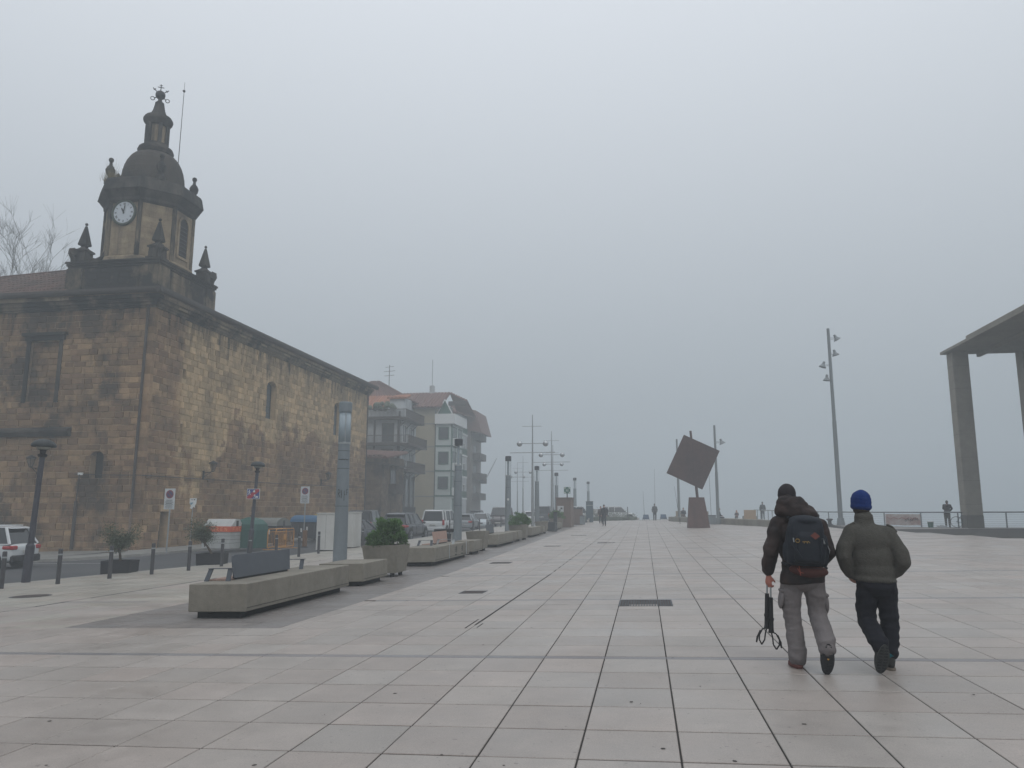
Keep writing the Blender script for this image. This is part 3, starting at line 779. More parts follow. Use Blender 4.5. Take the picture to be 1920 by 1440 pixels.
# ---- tower on the corner
TX, TY = -29.85, 41.1
f = W(); f.tone = .5
s2 = 2.85
f.box(TX-s2-0.02, TX+s2+.02, TY-s2-.02, TY+s2+.02, 13.0, 15.35)
f.build('tower_plinth', M['plinth'], church)
def ash(mb, kind, u0, u1, z0, z1, pl):
    z = z0
    while z < z1-.05:
        h = min(.36, z1-z); u = u0
        while u < u1-.02:
            q = min(u+rnd.uniform(.5,.9), u1); mb.tone = rnd.random()
            if kind == 'y': mb.box(u+.006, q-.006, pl-.02, pl+.02, z+.006, z+h-.006)
            else: mb.box(pl-.02, pl+.02, u+.006, q-.006, z+.006, z+h-.006)
            u = q
        z += h
f = W(); ash(f, 'y', TX-1.7, TX+1.7, 13.95, 15.3, TY-s2-.03); ash(f, 'x', TY-1.7, TY+1.7, 13.95, 15.3, TX+s2+.03)
f.build('plinth_blocks', M['plinth'], church, kind='stuff')
f = W(); f.tone = .3
for sx_ in (-1, 1):
    for sy_ in (-1, 1):
        f = W(); f.tone = .3; x0, y0 = TX+sx_*(s2-.40), TY+sy_*(s2-.40); f.box(x0-.52, x0+.52, y0-.52, y0+.52, 13.6, 15.36)
        f.build('corner_pier', M['plinth'], church)
f = W(); f.tone = .25
for (d, z0, z1) in ((.06, 13.90, 14.05), (.07, 15.365, 15.5), (.14, 15.505, 15.64), (.20, 15.645, 15.76)):
    f.box(TX-s2-d, TX+s2+d, TY-s2-d, TY+s2+d, z0, z1)
f.build('plinth_cornice', M['trim'], church)
def oct_(r, z, rot=math.pi/8): # apothem r
    R_ = r/math.cos(math.pi/8); return [(TX+R_*math.cos(rot+k*math.pi/4), TY+R_*math.sin(rot+k*math.pi/4), z) for k in range(8)]
f = W(); f.tone = .5; f.rings([oct_(2.32,15.7), oct_(2.32,19.75)]); f.build('tower_shaft', M['tower'], church)
f = W(); f.tone = .45
f.rings([oct_(2.46,15.77), oct_(2.46,16.15), oct_(2.36,16.25), oct_(2.33,16.25)]); f.build('shaft_base', M['tower'], church)
# corner strips of the octagon and ashlar courses of its faces
f = W(); f.tone = .35
for p in oct_(2.32, 0): f.tube((p[0],p[1],16.2),(p[0],p[1],19.6),.13,n=8)
f.build('corner_strips', M['plinth'], church)
f = W()
for k in range(8):
    ang = k*math.pi/4; nx, ny = math.cos(ang), math.sin(ang); tx, ty = -ny, nx; z = 16.3
    while z < 19.5:
        h = .34; u = -.80
        while u < .79:
            q = min(u+rnd.uniform(.4,.7), .80); f.tone = rnd.random(); zz0, zz1 = z+.005, z+h-.005
            skip = (k in (0, 6, 2, 4) and -.62 < (u+q)/2 < .62 and k != 6 and z < 19.3) or (k == 6 and math.hypot((u+q)/2, z+.17-18.85) < .95)
            if not skip:
                c4 = [(u+.005, zz0), (q-.005, zz0), (q-.005, zz1), (u+.005, zz1)]
                lo = [(TX+nx*2.31+tx*a, TY+ny*2.31+ty*a, zc) for a, zc in c4]; hi = [(TX+nx*2.338+tx*a, TY+ny*2.338+ty*a, zc) for a, zc in c4]
                f.hexa(lo, hi)
            u = q
        z += h
f.build('shaft_blocks', M['tower'], church, kind='stuff')
# arched belfry openings on the east, north and west faces
for k in (0, 2, 4):
    ang = k*math.pi/4; nx, ny = math.cos(ang), math.sin(ang); tx, ty = -ny, nx
    def q3(u, d, z): return (TX+nx*(2.33+d)+tx*u, TY+ny*(2.33+d)+ty*u, z)
    arch = [(-.42,16.75),(.42,16.75),(.42,18.75)]+[(.42*math.cos(t), 18.75+.42*math.sin(t)) for t in [math.pi*i/8 for i in range(1,8)]]+[(-.42,18.75)]
    o_ = W(); o_.F(*[o_.P(q3(u, .012, z)) for u, z in arch]); wn = o_.build('belfry_opening', M['darkopen'], church)  # flat near-black sheet painted as the shade inside the arch
    o_ = W(); o_.tone = .8
    outr = [(-.58,16.6),(.58,16.6),(.58,18.75)]+[(.58*math.cos(t), 18.75+.58*math.sin(t)) for t in [math.pi*i/8 for i in range(1,8)]]+[(-.58,18.75)]
    ids = [[o_.P(q3(u, d, z)) for u, z in P_] for P_, d in ((arch, .0), (arch, .07), (outr, .07), (outr, .0))]
    nn = len(arch)
    for a_, b_ in zip(ids, ids[1:]):
        for i in range(nn): o_.F(a_[i], a_[(i+1)%nn], b_[(i+1)%nn], b_[i])
    o_.build('arch_frame', M['tower'], wn)
    o_ = W()
    for i in range(8): z = 16.85+i*.25; o_.hexa([q3(-.4,.015,z),q3(.4,.015,z),q3(.4,.05,z),q3(-.4,.05,z)], [q3(-.4,.015,z+.06),q3(.4,.015,z+.06),q3(.4,.03,z+.06),q3(-.4,.03,z+.06)])
    o_.build('louvres', M['iron'], wn)
# octagonal cornice and dome
f = W(); f.tone = .35
f.rings([oct_(2.34,19.5), oct_(2.48,19.62), oct_(2.50,19.8), oct_(2.76,20.15), oct_(2.84,20.22), oct_(2.72,20.85), oct_(2.64,21.0), oct_(2.0,21.08)])
f.build('tower_cornice', M['trim'], church)
f = W(); f.tone = .5
def ring(r, z, n=24): return [(TX+r*math.cos(2*math.pi*k/n), TY+r*math.sin(2*math.pi*k/n), z) for k in range(n)]
dome = [(2.05,21.0),(2.08,21.25),(1.95,21.3),(1.86,21.35)]
for k in range(9):
    t = k/8; a = t*1.12; r = .78+1.07*max(0,math.cos(a*math.pi/2.24))**0.85 if k < 8 else .78; z = 21.36+2.15*math.sin(a*math.pi/2.24); dome.append((r, z))
    dome.append((r-.015, z+.02))
f.rings([ring(r,z) for r, z in dome]); f.build('dome', M['dome'], church, smooth=False)
f = W()
lant = [(.78,23.5),(1.0,23.6),(1.07,23.78),(1.0,23.96),(.82,24.05),(.74,24.15),(.72,24.25)]
f.rings([ring(r,z,20) for r, z in lant]); f.build('lantern_base', M['trim'], church)
f = W(); f.tone = .8; f.rings([ring(.50,24.2,16), ring(.50,25.6,16)]); f.build('lantern_core', M['tower'], church)
f = W(); f.tone = .3
for k in range(6):
    a = k*math.pi/3+0.35; x0, y0 = TX+.62*math.cos(a), TY+.62*math.sin(a); f.tube((x0,y0,24.2),(x0,y0,25.55),.12,n=8)
f.build('lantern_columns', M['trim'], church)
f = W(); f.tone = .4
f.rings([ring(r,z,20) for r, z in [(.62,25.5),(.72,25.6),(.86,25.78),(.88,25.92),(.78,26.1),(.5,26.25),(.36,26.6),(.28,27.0),(.27,27.12),(.18,27.18),(.12,27.3),(.12,27.42)]]); f.build('spirelet', M['trim'], church)
f = W(); f.tone = .3; f.sphere((TX,TY,27.68),.30,14,8)
f.build('ball', M['iron'], church)
f = W()
f.tube((TX,TY,27.9),(TX,TY,28.42),.03); f.tube((TX-.16,TY-.1,28.22),(TX+.16,TY+.1,28.22),.025); f.tube((TX-.08,TY-.05,28.36),(TX+.08,TY+.05,28.36),.02)
u = Vector((.82,.57,0)).normalized()
for sg in (-1, 1): # crossed keys and scrolls
    c0 = Vector((TX,TY,27.55)); f.tube(c0-u*sg*.35+Vector((0,0,-.15)), c0+u*sg*.46+Vector((0,0,.55)), .03)
    f.tube(c0+u*sg*.40+Vector((0,0,.42)), c0+u*sg*.30+Vector((0,0,.52)), .03)
    cc = c0+u*sg*.43+Vector((0,0,-.17))
    f.path([cc+u*math.cos(t)*.12+Vector((0,0,math.sin(t)*.12)) for t in [2*math.pi*i/9 for i in range(10)]], .025, 6)
f.build('cross_and_keys', M['iron'], church)
f = W(); f.tube((TX+1.1,TY+.75,21.8),(TX+1.12,TY+.76,28.25),.028,.018,n=6); f.sphere((TX+1.12,TY+.76,28.3),.09,8,6); f.tube((TX+1.12,TY+.76,28.3),(TX+1.12,TY+.76,28.9),.012,n=5); f.build('lightning_rod', M['iron'], church)
# clock on the front face (normal -y)
yc = TY-2.40; xc, zc = TX-.02, 18.86
f = W()
f.rings([[(xc+r*math.cos(2*math.pi*k/28), y, zc+r*math.sin(2*math.pi*k/28)) for k in range(28)] for r, y in ((.80,yc+.1),(.80,yc-.03),(.74,yc-.06),(.66,yc-.02),(.66,yc+.02))], cap=False)
clock = f.build('clock_rim', mat('clock_rim', (0.045,0.06,0.045), .7, .2, 8), church)
f = W(); f.F(*[f.P((xc+.67*math.cos(2*math.pi*k/28), yc+.0, zc+.67*math.sin(2*math.pi*k/28))) for k in range(28)])
f.build('clock_face', mat('clock_face', (0.52,0.56,0.60), .5, .06, 5), clock)
M['ink'] = mat('black_paint', (0.012,0.013,0.016), 0.6, 0, 5)
roman = ['XII','I','II','III','IV','V','VI','VII','VIII','IX','X','XI']
f = W()
def stroke(mb, c, R_, a, x0, z0, x1, z1, w_):
    """stroke in numeral space (x right, z up, outward), placed at clock angle a"""
    def T(x, z):
        rr = R_+z; ca, sa = math.cos(a), math.sin(a)
        return (c[0]+rr*sa+x*ca, c[1], c[2]+rr*ca-x*sa)
    d = math.hypot(x1-x0, z1-z0); nx, nz_ = -(z1-z0)/d*w_/2, (x1-x0)/d*w_/2
    mb.F(*[mb.P(T(*p)) for p in ((x0-nx,z0-nz_),(x1-nx,z1-nz_),(x1+nx,z1+nz_),(x0+nx,z0+nz_))])
for i, s in enumerate(roman):
    a = i*math.pi/6; wd = {'I': .035, 'V': .075, 'X': .075}; tot = sum(wd[ch_] for ch_ in s); x = -tot/2
    for ch_ in s:
        w0 = wd[ch_]; hh = .065
        if ch_ == 'I': stroke(f, (xc,yc-.006,zc), .53, a, x+w0/2, -hh, x+w0/2, hh, .022)
        if ch_ == 'V': stroke(f, (xc,yc-.006,zc), .53, a, x+.01, hh, x+w0/2, -hh, .024); stroke(f, (xc,yc-.006,zc), .53, a, x+w0-.01, hh, x+w0/2, -hh, .014)
        if ch_ == 'X': stroke(f, (xc,yc-.006,zc), .53, a, x+.01, hh, x+w0-.01, -hh, .024); stroke(f, (xc,yc-.008,zc), .53, a, x+.01, -hh, x+w0-.01, hh, .014)
        x += w0
f.build('numerals', M['ink'], clock)
for nm, a, L_, w_ in (('hour_hand', math.radians(331), .32, .07), ('minute_hand', math.radians(10), .47, .055)):
    f = W(); dx, dz = math.sin(a), math.cos(a); px_, pz = dz, -dx
    p = [(-.09,-w_*.5),(-.09,w_*.5),(L_*.8,w_*.6),(L_,0),(L_*.8,-w_*.6)]
    yy = yc-.03 if nm[0] == 'h' else yc-.04
    r0 = [(xc+dx*u_+px_*v_, yy, zc+dz*u_+pz*v_) for u_, v_ in p]; r1 = [(q[0], q[1]-.008, q[2]) for q in r0]
    f.rings([r0, r1]); f.build(nm, M['ink'], clock)
# obelisk pinnacles with scrolls at the plinth corners, small urns on the cornice
for sx_ in (-1, 1):
    for sy_ in (-1, 1):
        x0, y0 = TX+sx_*(s2-.45), TY+sy_*(s2-.45)
        f = W(); f.tone = .3
        def sq(r, z): return [(x0-r,y0-r,z),(x0+r,y0-r,z),(x0+r,y0+r,z),(x0-r,y0+r,z)]
        f.rings([sq(.42,15.76), sq(.46,15.9), sq(.36,15.95), sq(.34,16.45), sq(.42,16.5), sq(.42,16.58), sq(.22,16.72), sq(.13,16.82), sq(.15,16.9)])
        f.rings([sq(.25,16.92), sq(.26,17.0), sq(.05,18.12)]); f.sphere((x0,y0,18.24),.09,8,6)
        pn = f.build('pinnacle', M['trim'], church)
        d = Vector((sx_, sy_, 0)).normalized(); cc = Vector((x0,y0,16.35))+d*.52
        f = W(); f.tone = .3
        f.path([cc+d*(-.05)+Vector((0,0,-.55)), cc+d*.02+Vector((0,0,-.25)), cc+d*.16+Vector((0,0,0)), cc+d*.14+Vector((0,0,.2)), cc+Vector((0,0,.25)), cc+d*(-.1)+Vector((0,0,.12))], [.16,.15,.14,.13,.12,.09], 8)
        e2 = Vector((x0,y0,16.1))-d*.35
        f.path([e2, e2-d*.35+Vector((0,0,.05)), e2-d*.62+Vector((0,0,.3)), e2-d*.78+Vector((0,0,.7))], [.17,.15,.13,.1], 8)
        f.path([cc+d*.0+Vector((-.2*d.y,.2*d.x,.06)), cc+d*.0+Vector((.2*d.y,-.2*d.x,.06))], .21, 12)
        f.build('scroll', M['trim'], pn)
for k in range(4):
    a = math.pi/4+k*math.pi/2; x0, y0 = TX+2.42*math.cos(a), TY+2.42*math.sin(a)
    f = W(); f.tone = .35
    f.lathe([(.30,21.0),(.30,21.25),(.16,21.35),(.12,21.5),(.24,21.72),(.28,21.95),(.19,22.15),(.10,22.25),(.08,22.42),(.15,22.55),(.13,22.68),(.04,22.74)], 10, (x0,y0,0)); un = f.build('urn', M['trim'], church)
    f = W(); f.tone = .3; d = Vector((math.cos(a), math.sin(a), 0)); c0 = Vector((x0,y0,21.2))-d*.55
    f.path([c0+d*.35, c0+d*.1+Vector((0,0,.1)), c0+Vector((0,0,.4)), c0+d*.12+Vector((0,0,.6)), c0+d*.16+Vector((0,0,.45))], [.14,.13,.11,.10,.08], 7); f.build('scroll', M['trim'], un)
M['drygrass'] = mat('dry_grass', (0.16,0.13,0.06), .9, .2, 8, tone=.3)
f = W(); f.m = Matrix.Translation((-CX, -CYc, 0))
for k in range(420):
    a = rnd.uniform(0, 6.28); r = abs(rnd.gauss(0, .42)); x0, y0 = TX-1.25+r*math.cos(a)*.7, TY-2.1+r*math.sin(a)*.4; hgt = rnd.uniform(.25, .75)*(1 if k < 390 else 2.0)
    lean = rnd.uniform(0, .6); t = rnd.uniform(0, 6.28); f.tone = rnd.random()
    p1 = (x0+math.cos(t)*lean*hgt, y0+math.sin(t)*lean*hgt, 21.03+hgt); w_ = .012
    f.tri((x0-w_,y0,21.03),(x0+w_,y0,21.03),p1)
f.build('grass_tuft', M['drygrass'], church, kind='stuff')
# pipes, cable along the wall
f = W(); f.tube((-30.8,CYc-.12,-.6),(-30.78,CYc-.12,2.0),.09); f.tube((-30.78,CYc-.12,2.0),(-30.72,CYc-.12,3.45),.035); f.build('drain_pipe', M['pipe'], church)
f = W(); f.box(-30.85,-30.55,CYc-.1,CYc-.02,3.42,3.56); f.build('cable_box', M['white'], church)
f = W(); f.tube((CX-.40,CYc-.1,1.6),(CX-.36,CYc-.1,13.5),.075); f.build('drain_pipe', M['pipe'], church)
f = W(); f.tube((CX-.40,CYc-.1,-.6),(CX-.40,CYc-.1,1.6),.065); f.build('drain_pipe', mat('copper_pipe',(.17,.12,.09),.6,.2,5), church)
f = W(); f.tube((CX+.1,LY-.5,-.4),(CX+.1,LY-.5,13.6),.07); f.build('drain_pipe', M['pipe'], church)
f = W(); f.path([(-31.1,CYc-.05,3.48),(-29,CYc-.06,3.42),(CX+.03,CYc-.06,3.40),(CX+.05,45,3.42),(CX+.05,54,3.5),(CX+.05,LY,3.75)], .022, 5); f.build('wall_cable', M['iron'], church)
def wall_lamp(x, y, z, dx, dy, label):
    t = thing('wall_lantern', label, 'lantern', (x, y, z), group='lanterns on the church walls')
    f = MB(); d = Vector((dx,dy,0))
    f.tube((0,0,-.35), d*.62+Vector((0,0,-.27)), .022); f.tube((0,0,-.62), d*.5+Vector((0,0,-.3)), .016); f.box(-.05,.05,-.05,.05,-.75,-.2)
    f.path([(0,0,-.66)]+[tuple(d*(.05+.2*i/6)+Vector((0,0,-.62+.09*math.sin(i)))) for i in range(7)], .013, 5)
    f.build('bracket', M['iron'], t)
    c = d*.62
    f = MB()
    for k in range(6):
        a = k*math.pi/3; f.tube((c.x+.09*math.cos(a),c.y+.09*math.sin(a),-.24),(c.x+.24*math.cos(a),c.y+.24*math.sin(a),.22),.014,n=5)
    f.lathe([(.10,-.27),(.09,-.22)],6,(c.x,c.y,0)); f.lathe([(.27,.22),(.27,.26),(.2,.32),(.08,.37),(.03,.42)],12,(c.x,c.y,0)); f.build('cage', M['iron'], t)
    f = MB(); f.lathe([(.075,-.2),(.2,.2)],6,(c.x,c.y,0)); f.build('pane', mat('lantern_glass',(.16,.13,.10),.3,.2,5), t)
wall_lamp(-33.35, CYc-.05, 4.1, -.0, -1, 'black iron wall lantern on the dark front of the church, behind the left street lamp')
wall_lamp(CX+.03, 44.2, 4.15, 1, 0, 'black iron wall lantern on the church side wall, nearer the clock tower corner')
wall_lamp(CX+.03, 62.1, 4.35, 1, 0, 'black iron wall lantern at the far end of the church side wall')
# ---------------------------------------------------------------- plaza furniture
rnd = random.Random(21)
TILT = (0, -math.atan(0.0262))
SEATG = 'concrete blocks along the dark paving strip'
M['backrest'] = mat('seat_metal', (0.085, 0.095, 0.11), 0.45, 0.08, 5, metal=0.2)
M['slat'] = mat('pink_wood_slat', (0.36, 0.235, 0.19), 0.7, 0.12, 6, tone=.12)
M['void'] = mat('shadow_gap_rubber', (0.018, 0.018, 0.018), 0.9, 0.1, 5)
def block(name, label, cat, x0, x1, y0, y1, top, group=SEATG, gap=0.11):
    """a cast concrete block hovering over a recessed dark foot; its long side faces the plaza"""
    cx, cy = (x0+x1)/2, (y0+y1)/2
    t = thing(name, label, cat, at(cx, cy), tilt=TILT, group=group)
    w_, h_ = (x1-x0)/2, (y1-y0)/2
    b = MB(); b.cbox(-w_, w_, -h_, h_, gap, top, 0.010); b.build('block', M['concrete'], t)
    b = MB(); b.box(-w_+.1, w_-.14, -h_+.12, h_-.16, 0, gap); b.build('foot', M['void'], t)
    b = MB(); b.box(w_-.0, w_+.006, -h_+.05, h_-.05, gap+.055, gap+.062); b.build('cast_line', M['joint'], t)
    return t
def arm_loop(t, x0, x1, y, h0, hh, m, flip=1):
    b = MB(); th, wd = .012, .09
    pts = [(x0, h0), (x0+.02*flip, h0+hh), (x1-.0, h0+hh), (x1, h0)]
    lw = .04
    for (bx_, tx_) in ((x0, x0+.05*flip), (x1, x1)):
        b.hexa([(bx_-lw,y-.012,h0),(bx_+lw,y-.012,h0),(bx_+lw,y+.012,h0),(bx_-lw,y+.012,h0)], [(tx_-lw,y+.05,h0+hh),(tx_+lw,y+.05,h0+hh),(tx_+lw,y+.075,h0+hh),(tx_-lw,y+.075,h0+hh)])
    b.box(x0+.01, x1+lw, y+.03, y+.13, h0+hh, h0+hh+.012)
    b.build('armrest', m, t)
def seat_back(t, x, y0, y1, z0, m, slats=True, lean=.07):
    """backrest panel with rounded upper corner, standing on the block, facing the street"""
    b = MB(); r = .06; H_ = .42
    poly = [(y0+.03,z0+.035),(y1-.10,z0+.035),(y1,z0+H_),(y0+.12+r*.3,z0+H_),(y0+.07,z0+H_-.02),(y0+.05,z0+H_-.07)]
    r0 = [(x-lean*(p[1]-z0)/H_, p[0], p[1]) for p in poly]; r1 = [(q[0]-.02, q[1], q[2]) for q in r0]
    b.rings([r0, r1]); b.build('backrest', m, t)
    b = MB(); b.box(x-.10, x-.01, y0+.15, y1-.2, z0, z0+.045); b.build('bracket', M['void'], t)
    if slats:
        for k in range(5): 
            b = MB(); b.tone = rnd.random(); b.box(x-.42+.075*k, x-.36+.075*k, y0-.05, y1-.05, z0+.0, z0+.022); b.build('slat', M['slat'], t)
bench_lab = ['nearest long concrete bench with a dark metal backrest, in front of the tallest grey column',
 'second long concrete bench, with a pinkish backrest and two black emblems on its side',
 'third long concrete bench, with a small grey backrest, before the third grey column',
 'fourth long concrete bench along the strip, beyond the round bushy planter',
 'farthest long concrete bench on the strip, just before the kiosk']
BY = [(11.85,16.3),(23.4,28.2),(34.0,38.9),(44.4,48.6),(55.6,60.5)]
for i, (y0, y1) in enumerate(BY):
    t = block('concrete_bench', bench_lab[i], 'bench', -7.34 if i == 0 else -7.42, -6.34 if i == 0 else -6.37, y0, y1, .55)
    L_ = (y1-y0)/2
    if i == 0:
        seat_back(t, -.10, -1.55, .72, .55, M['backrest'])
        arm_loop(t, -.50, -.10, -1.72, .55, .20, M['backrest']); arm_loop(t, -.50, -.06, 1.02, .55, .19, M['backrest'])
    elif i == 1:
        seat_back(t, -.12, -.1, 1.85, .55, M['slat'], True)
        arm_loop(t, -.45, .0, -.9, .55, .16, M['backrest']); arm_loop(t, -.12, .45, .25, .55, .15, M['steel'])
        b = MB(); b.box(.528, .535, -.62, -.54, .12, .57); b.box(.528, .535, 1.85, 1.95, .12, .57); b.build('strap', M['steel'], t)
        for yy, s_ in ((.35, 1), (1.25, 1)):   # two black emblems: stacked strokes with a vertical stroke and lettering line
            b = MB(); xx0, xx1 = .5265, .5295
            for dz, w0, w1 in ((.40,-.10,.02),(.345,-.13,.0),(.29,-.10,.03)): b.box(xx0, xx1, yy+w0, yy+w1, dz, dz+.028)
            b.box(xx0, xx1, yy+.05, yy+.085, .25, .47); b.box(xx0, xx1, yy+.10, yy+.125, .33, .47)
            for k in range(6): b.box(xx0, xx1, yy-.14+.045*k, yy-.115+.045*k, .17, .21)
            b.build('emblem', M['ink'], t)
    elif i == 2: seat_back(t, -.15, -1.6, .2, .55, M['backrest'])
    elif i == 3: seat_back(t, -.12, -.3, 1.2, .55, M['slat']); arm_loop(t, -.4, .2, 1.4, .55, .18, M['steel'])
cube_lab = ['nearest low concrete cube seat, between the first bench and the bushy planter', 'low concrete cube seat beside the litter bin, after the second bench',
 'low concrete cube seat just after the third bench', 'low concrete cube seat after the fourth bench']
for i, (y0, y1) in enumerate([(17.25,18.95),(29.0,30.5),(39.5,40.9),(49.2,50.4)]):
    block('concrete_cube', cube_lab[i], 'block seat', -7.45 if i == 0 else -7.1, -6.37, y0, y1, .52)
def planter(x0, x1, y0, y1, top, label, leafy=None, gp_='concrete planters on the dark strip'):
    cx, cy = (x0+x1)/2, (y0+y1)/2; t = thing('concrete_planter', label, 'planter', at(cx, cy), tilt=TILT, group=gp_)
    w_, h_ = (x1-x0)/2, (y1-y0)/2
    b = MB(); ins = .08
    def rr(e, z): return [(-w_+e,-h_+e,z),(w_-e,-h_+e,z),(w_-e,h_-e,z),(-w_+e,h_-e,z)]
    b.rings([rr(.09,.10), rr(0.0,top), rr(.05,top), rr(.07,top-.08)]); b.build('pot', M['concrete'], t)
    for sx_ in (-1, 1):
        for sy_ in (-1, 1):
            b = MB(); b.lathe([(.06,0),(.06,.10)], 10, (sx_*(w_-.22), sy_*(h_-.22), 0)); b.build('foot', M['void'], t)
    b = MB(); b.box(-w_+.07, w_-.07, -h_+.07, h_-.07, top-.1, top-.06); b.build('soil', M['joint'], t)
    return t
M['leaf'] = mat('bright_conifer_leaf', (0.078, 0.155, 0.048), 0.75, 0.25, 6, tone=.55, spec=.3)
M['leaf2'] = mat('olive_leaf', (0.085, 0.105, 0.068), 0.75, 0.25, 6, tone=.5, spec=.3)
M['bark'] = mat('bark', (0.075, 0.06, 0.045), 0.9, .25, 12, bump=.5, bscale=30)
def bush(t, c, rx, ry, rz, n, m, seed, sz=.06, name='foliage'):
    r = random.Random(seed); f = MB()
    clumps = []
    for k in range(38):
        a, e = r.uniform(0, 6.283), math.asin(r.uniform(-.35, 1)); q = r.uniform(.55, 1.02)
        clumps.append((Vector((rx*q*math.cos(a)*math.cos(e), ry*q*math.sin(a)*math.cos(e), rz*q*math.sin(e))), r.uniform(.12,.22), r.random()))
    for k in range(n):
        cc, cr, tn = r.choice(clumps); d = Vector((r.gauss(0,1), r.gauss(0,1), r.gauss(0,1)+.3)).normalized()
        p = Vector(c)+cc+d*cr*r.uniform(.35,1)*max(rx, ry)*1.6
        if p.z < c[2]-.12*rz: p.z = c[2]+r.uniform(-.1,.3)*rz
        u = d.cross(Vector((r.gauss(0,1), r.gauss(0,1), r.gauss(0,1)))).normalized(); l_ = sz*r.uniform(.7,1.5); w_ = sz*.32
        up = (d+Vector((0,0,.8))).normalized()
        f.tone = min(1, max(0, tn*.5+r.random()*.5))
        f.quad(p-u*w_, p+up*l_*.5-u*w_*.2+u*w_*1.2, p+up*l_, p+up*l_*.45-u*w_*1.3)
    f.build(name, m, t, kind='stuff')
t = planter(-7.35, -6.36, 19.75, 20.85, .82, 'nearest concrete planter with a full bright green bush, after the first cube seat')
for k in range(7):
    pass
b = MB()
for k in range(14):
    a = k*2.4; b.path([(.08*math.cos(a),.08*math.sin(a),.74),(.25*math.cos(a),.25*math.sin(a),.95),(.36*math.cos(a),.38*math.sin(a),1.15)], [.014,.01,.006], 5)
b.build('stem', M['bark'], t)
bush(t, (0,0,.84), .50, .52, .60, 9500, M['leaf'], 3, .055)
t = planter(-7.2, -6.4, 31.2, 32.2, .80, 'tall concrete planter with nothing showing above it, just past the litter bin')
t = planter(-7.2, -6.25, 41.4, 42.5, .82, 'concrete planter with a wide green bush, after the third bench'); bush(t, (0,0,.84), .62, .62, .50, 5200, M['leaf'], 5, .06)
t = planter(-7.1, -6.3, 50.8, 51.7, .78, 'low concrete planter with nothing showing, near the fourth bench')
t = planter(-7.4, -6.4, 61.4, 62.4, .80, 'farthest concrete planter, with a green bush against the kiosk wall'); bush(t, (0,0,.82), .6, .6, .6, 3000, M['leaf'], 6, .07)
# litter bins
def litter_bin(x, y, label, h=.95):
    t = thing('litter_bin', label, 'litter bin', at(x, y), tilt=TILT, group='litter bins')
    b = MB(); b.lathe([(.25,.08),(.30,h-.2)],14); b.build('bin_body', M['darkmetal'], t)
    b = MB(); b.lathe([(.39,h-.12),(.41,h-.02),(.36,h),(.2,h)],16); b.build('lid', M['black'], t)
    b = MB(); b.tube((-.34,0,0),(-.34,0,h-.12),.03); b.tube((.34,0,0),(.34,0,h-.12),.03); b.build('stand', M['steel'], t)
litter_bin(-7.9, 30.4, 'black round litter bin on a stand behind the second cube seat')
litter_bin(-7.9, 49.9, 'dark litter bin on a stand near the fourth bench')
def metal_bin(x, y, w_, h_, label, m):
    t = thing('litter_bin', label, 'litter bin', at(x, y), group='litter bins')
    b = MB(); b.cbox(-w_/2,w_/2,-w_/2,w_/2,.05,h_,.02); b.build('bin_body', m, t)
    b = MB(); b.cbox(-w_/2-.03,w_/2+.03,-w_/2-.03,w_/2+.03,h_+.002,h_+.06,.015); b.build('lid', M['darkmetal'], t)
metal_bin(5.25, 63.4, .55, .70, 'grey square litter bin by the low wall, just right of the sculpture base', M['greymetal'])
metal_bin(-6.3, 53.6, .5, .62, 'dark square litter bin close to the black post before the kiosk', M['darkmetal'])
metal_bin(-5.6, 71.5, .45, .8, 'small grey litter bin just beyond the kiosk', M['greymetal'])
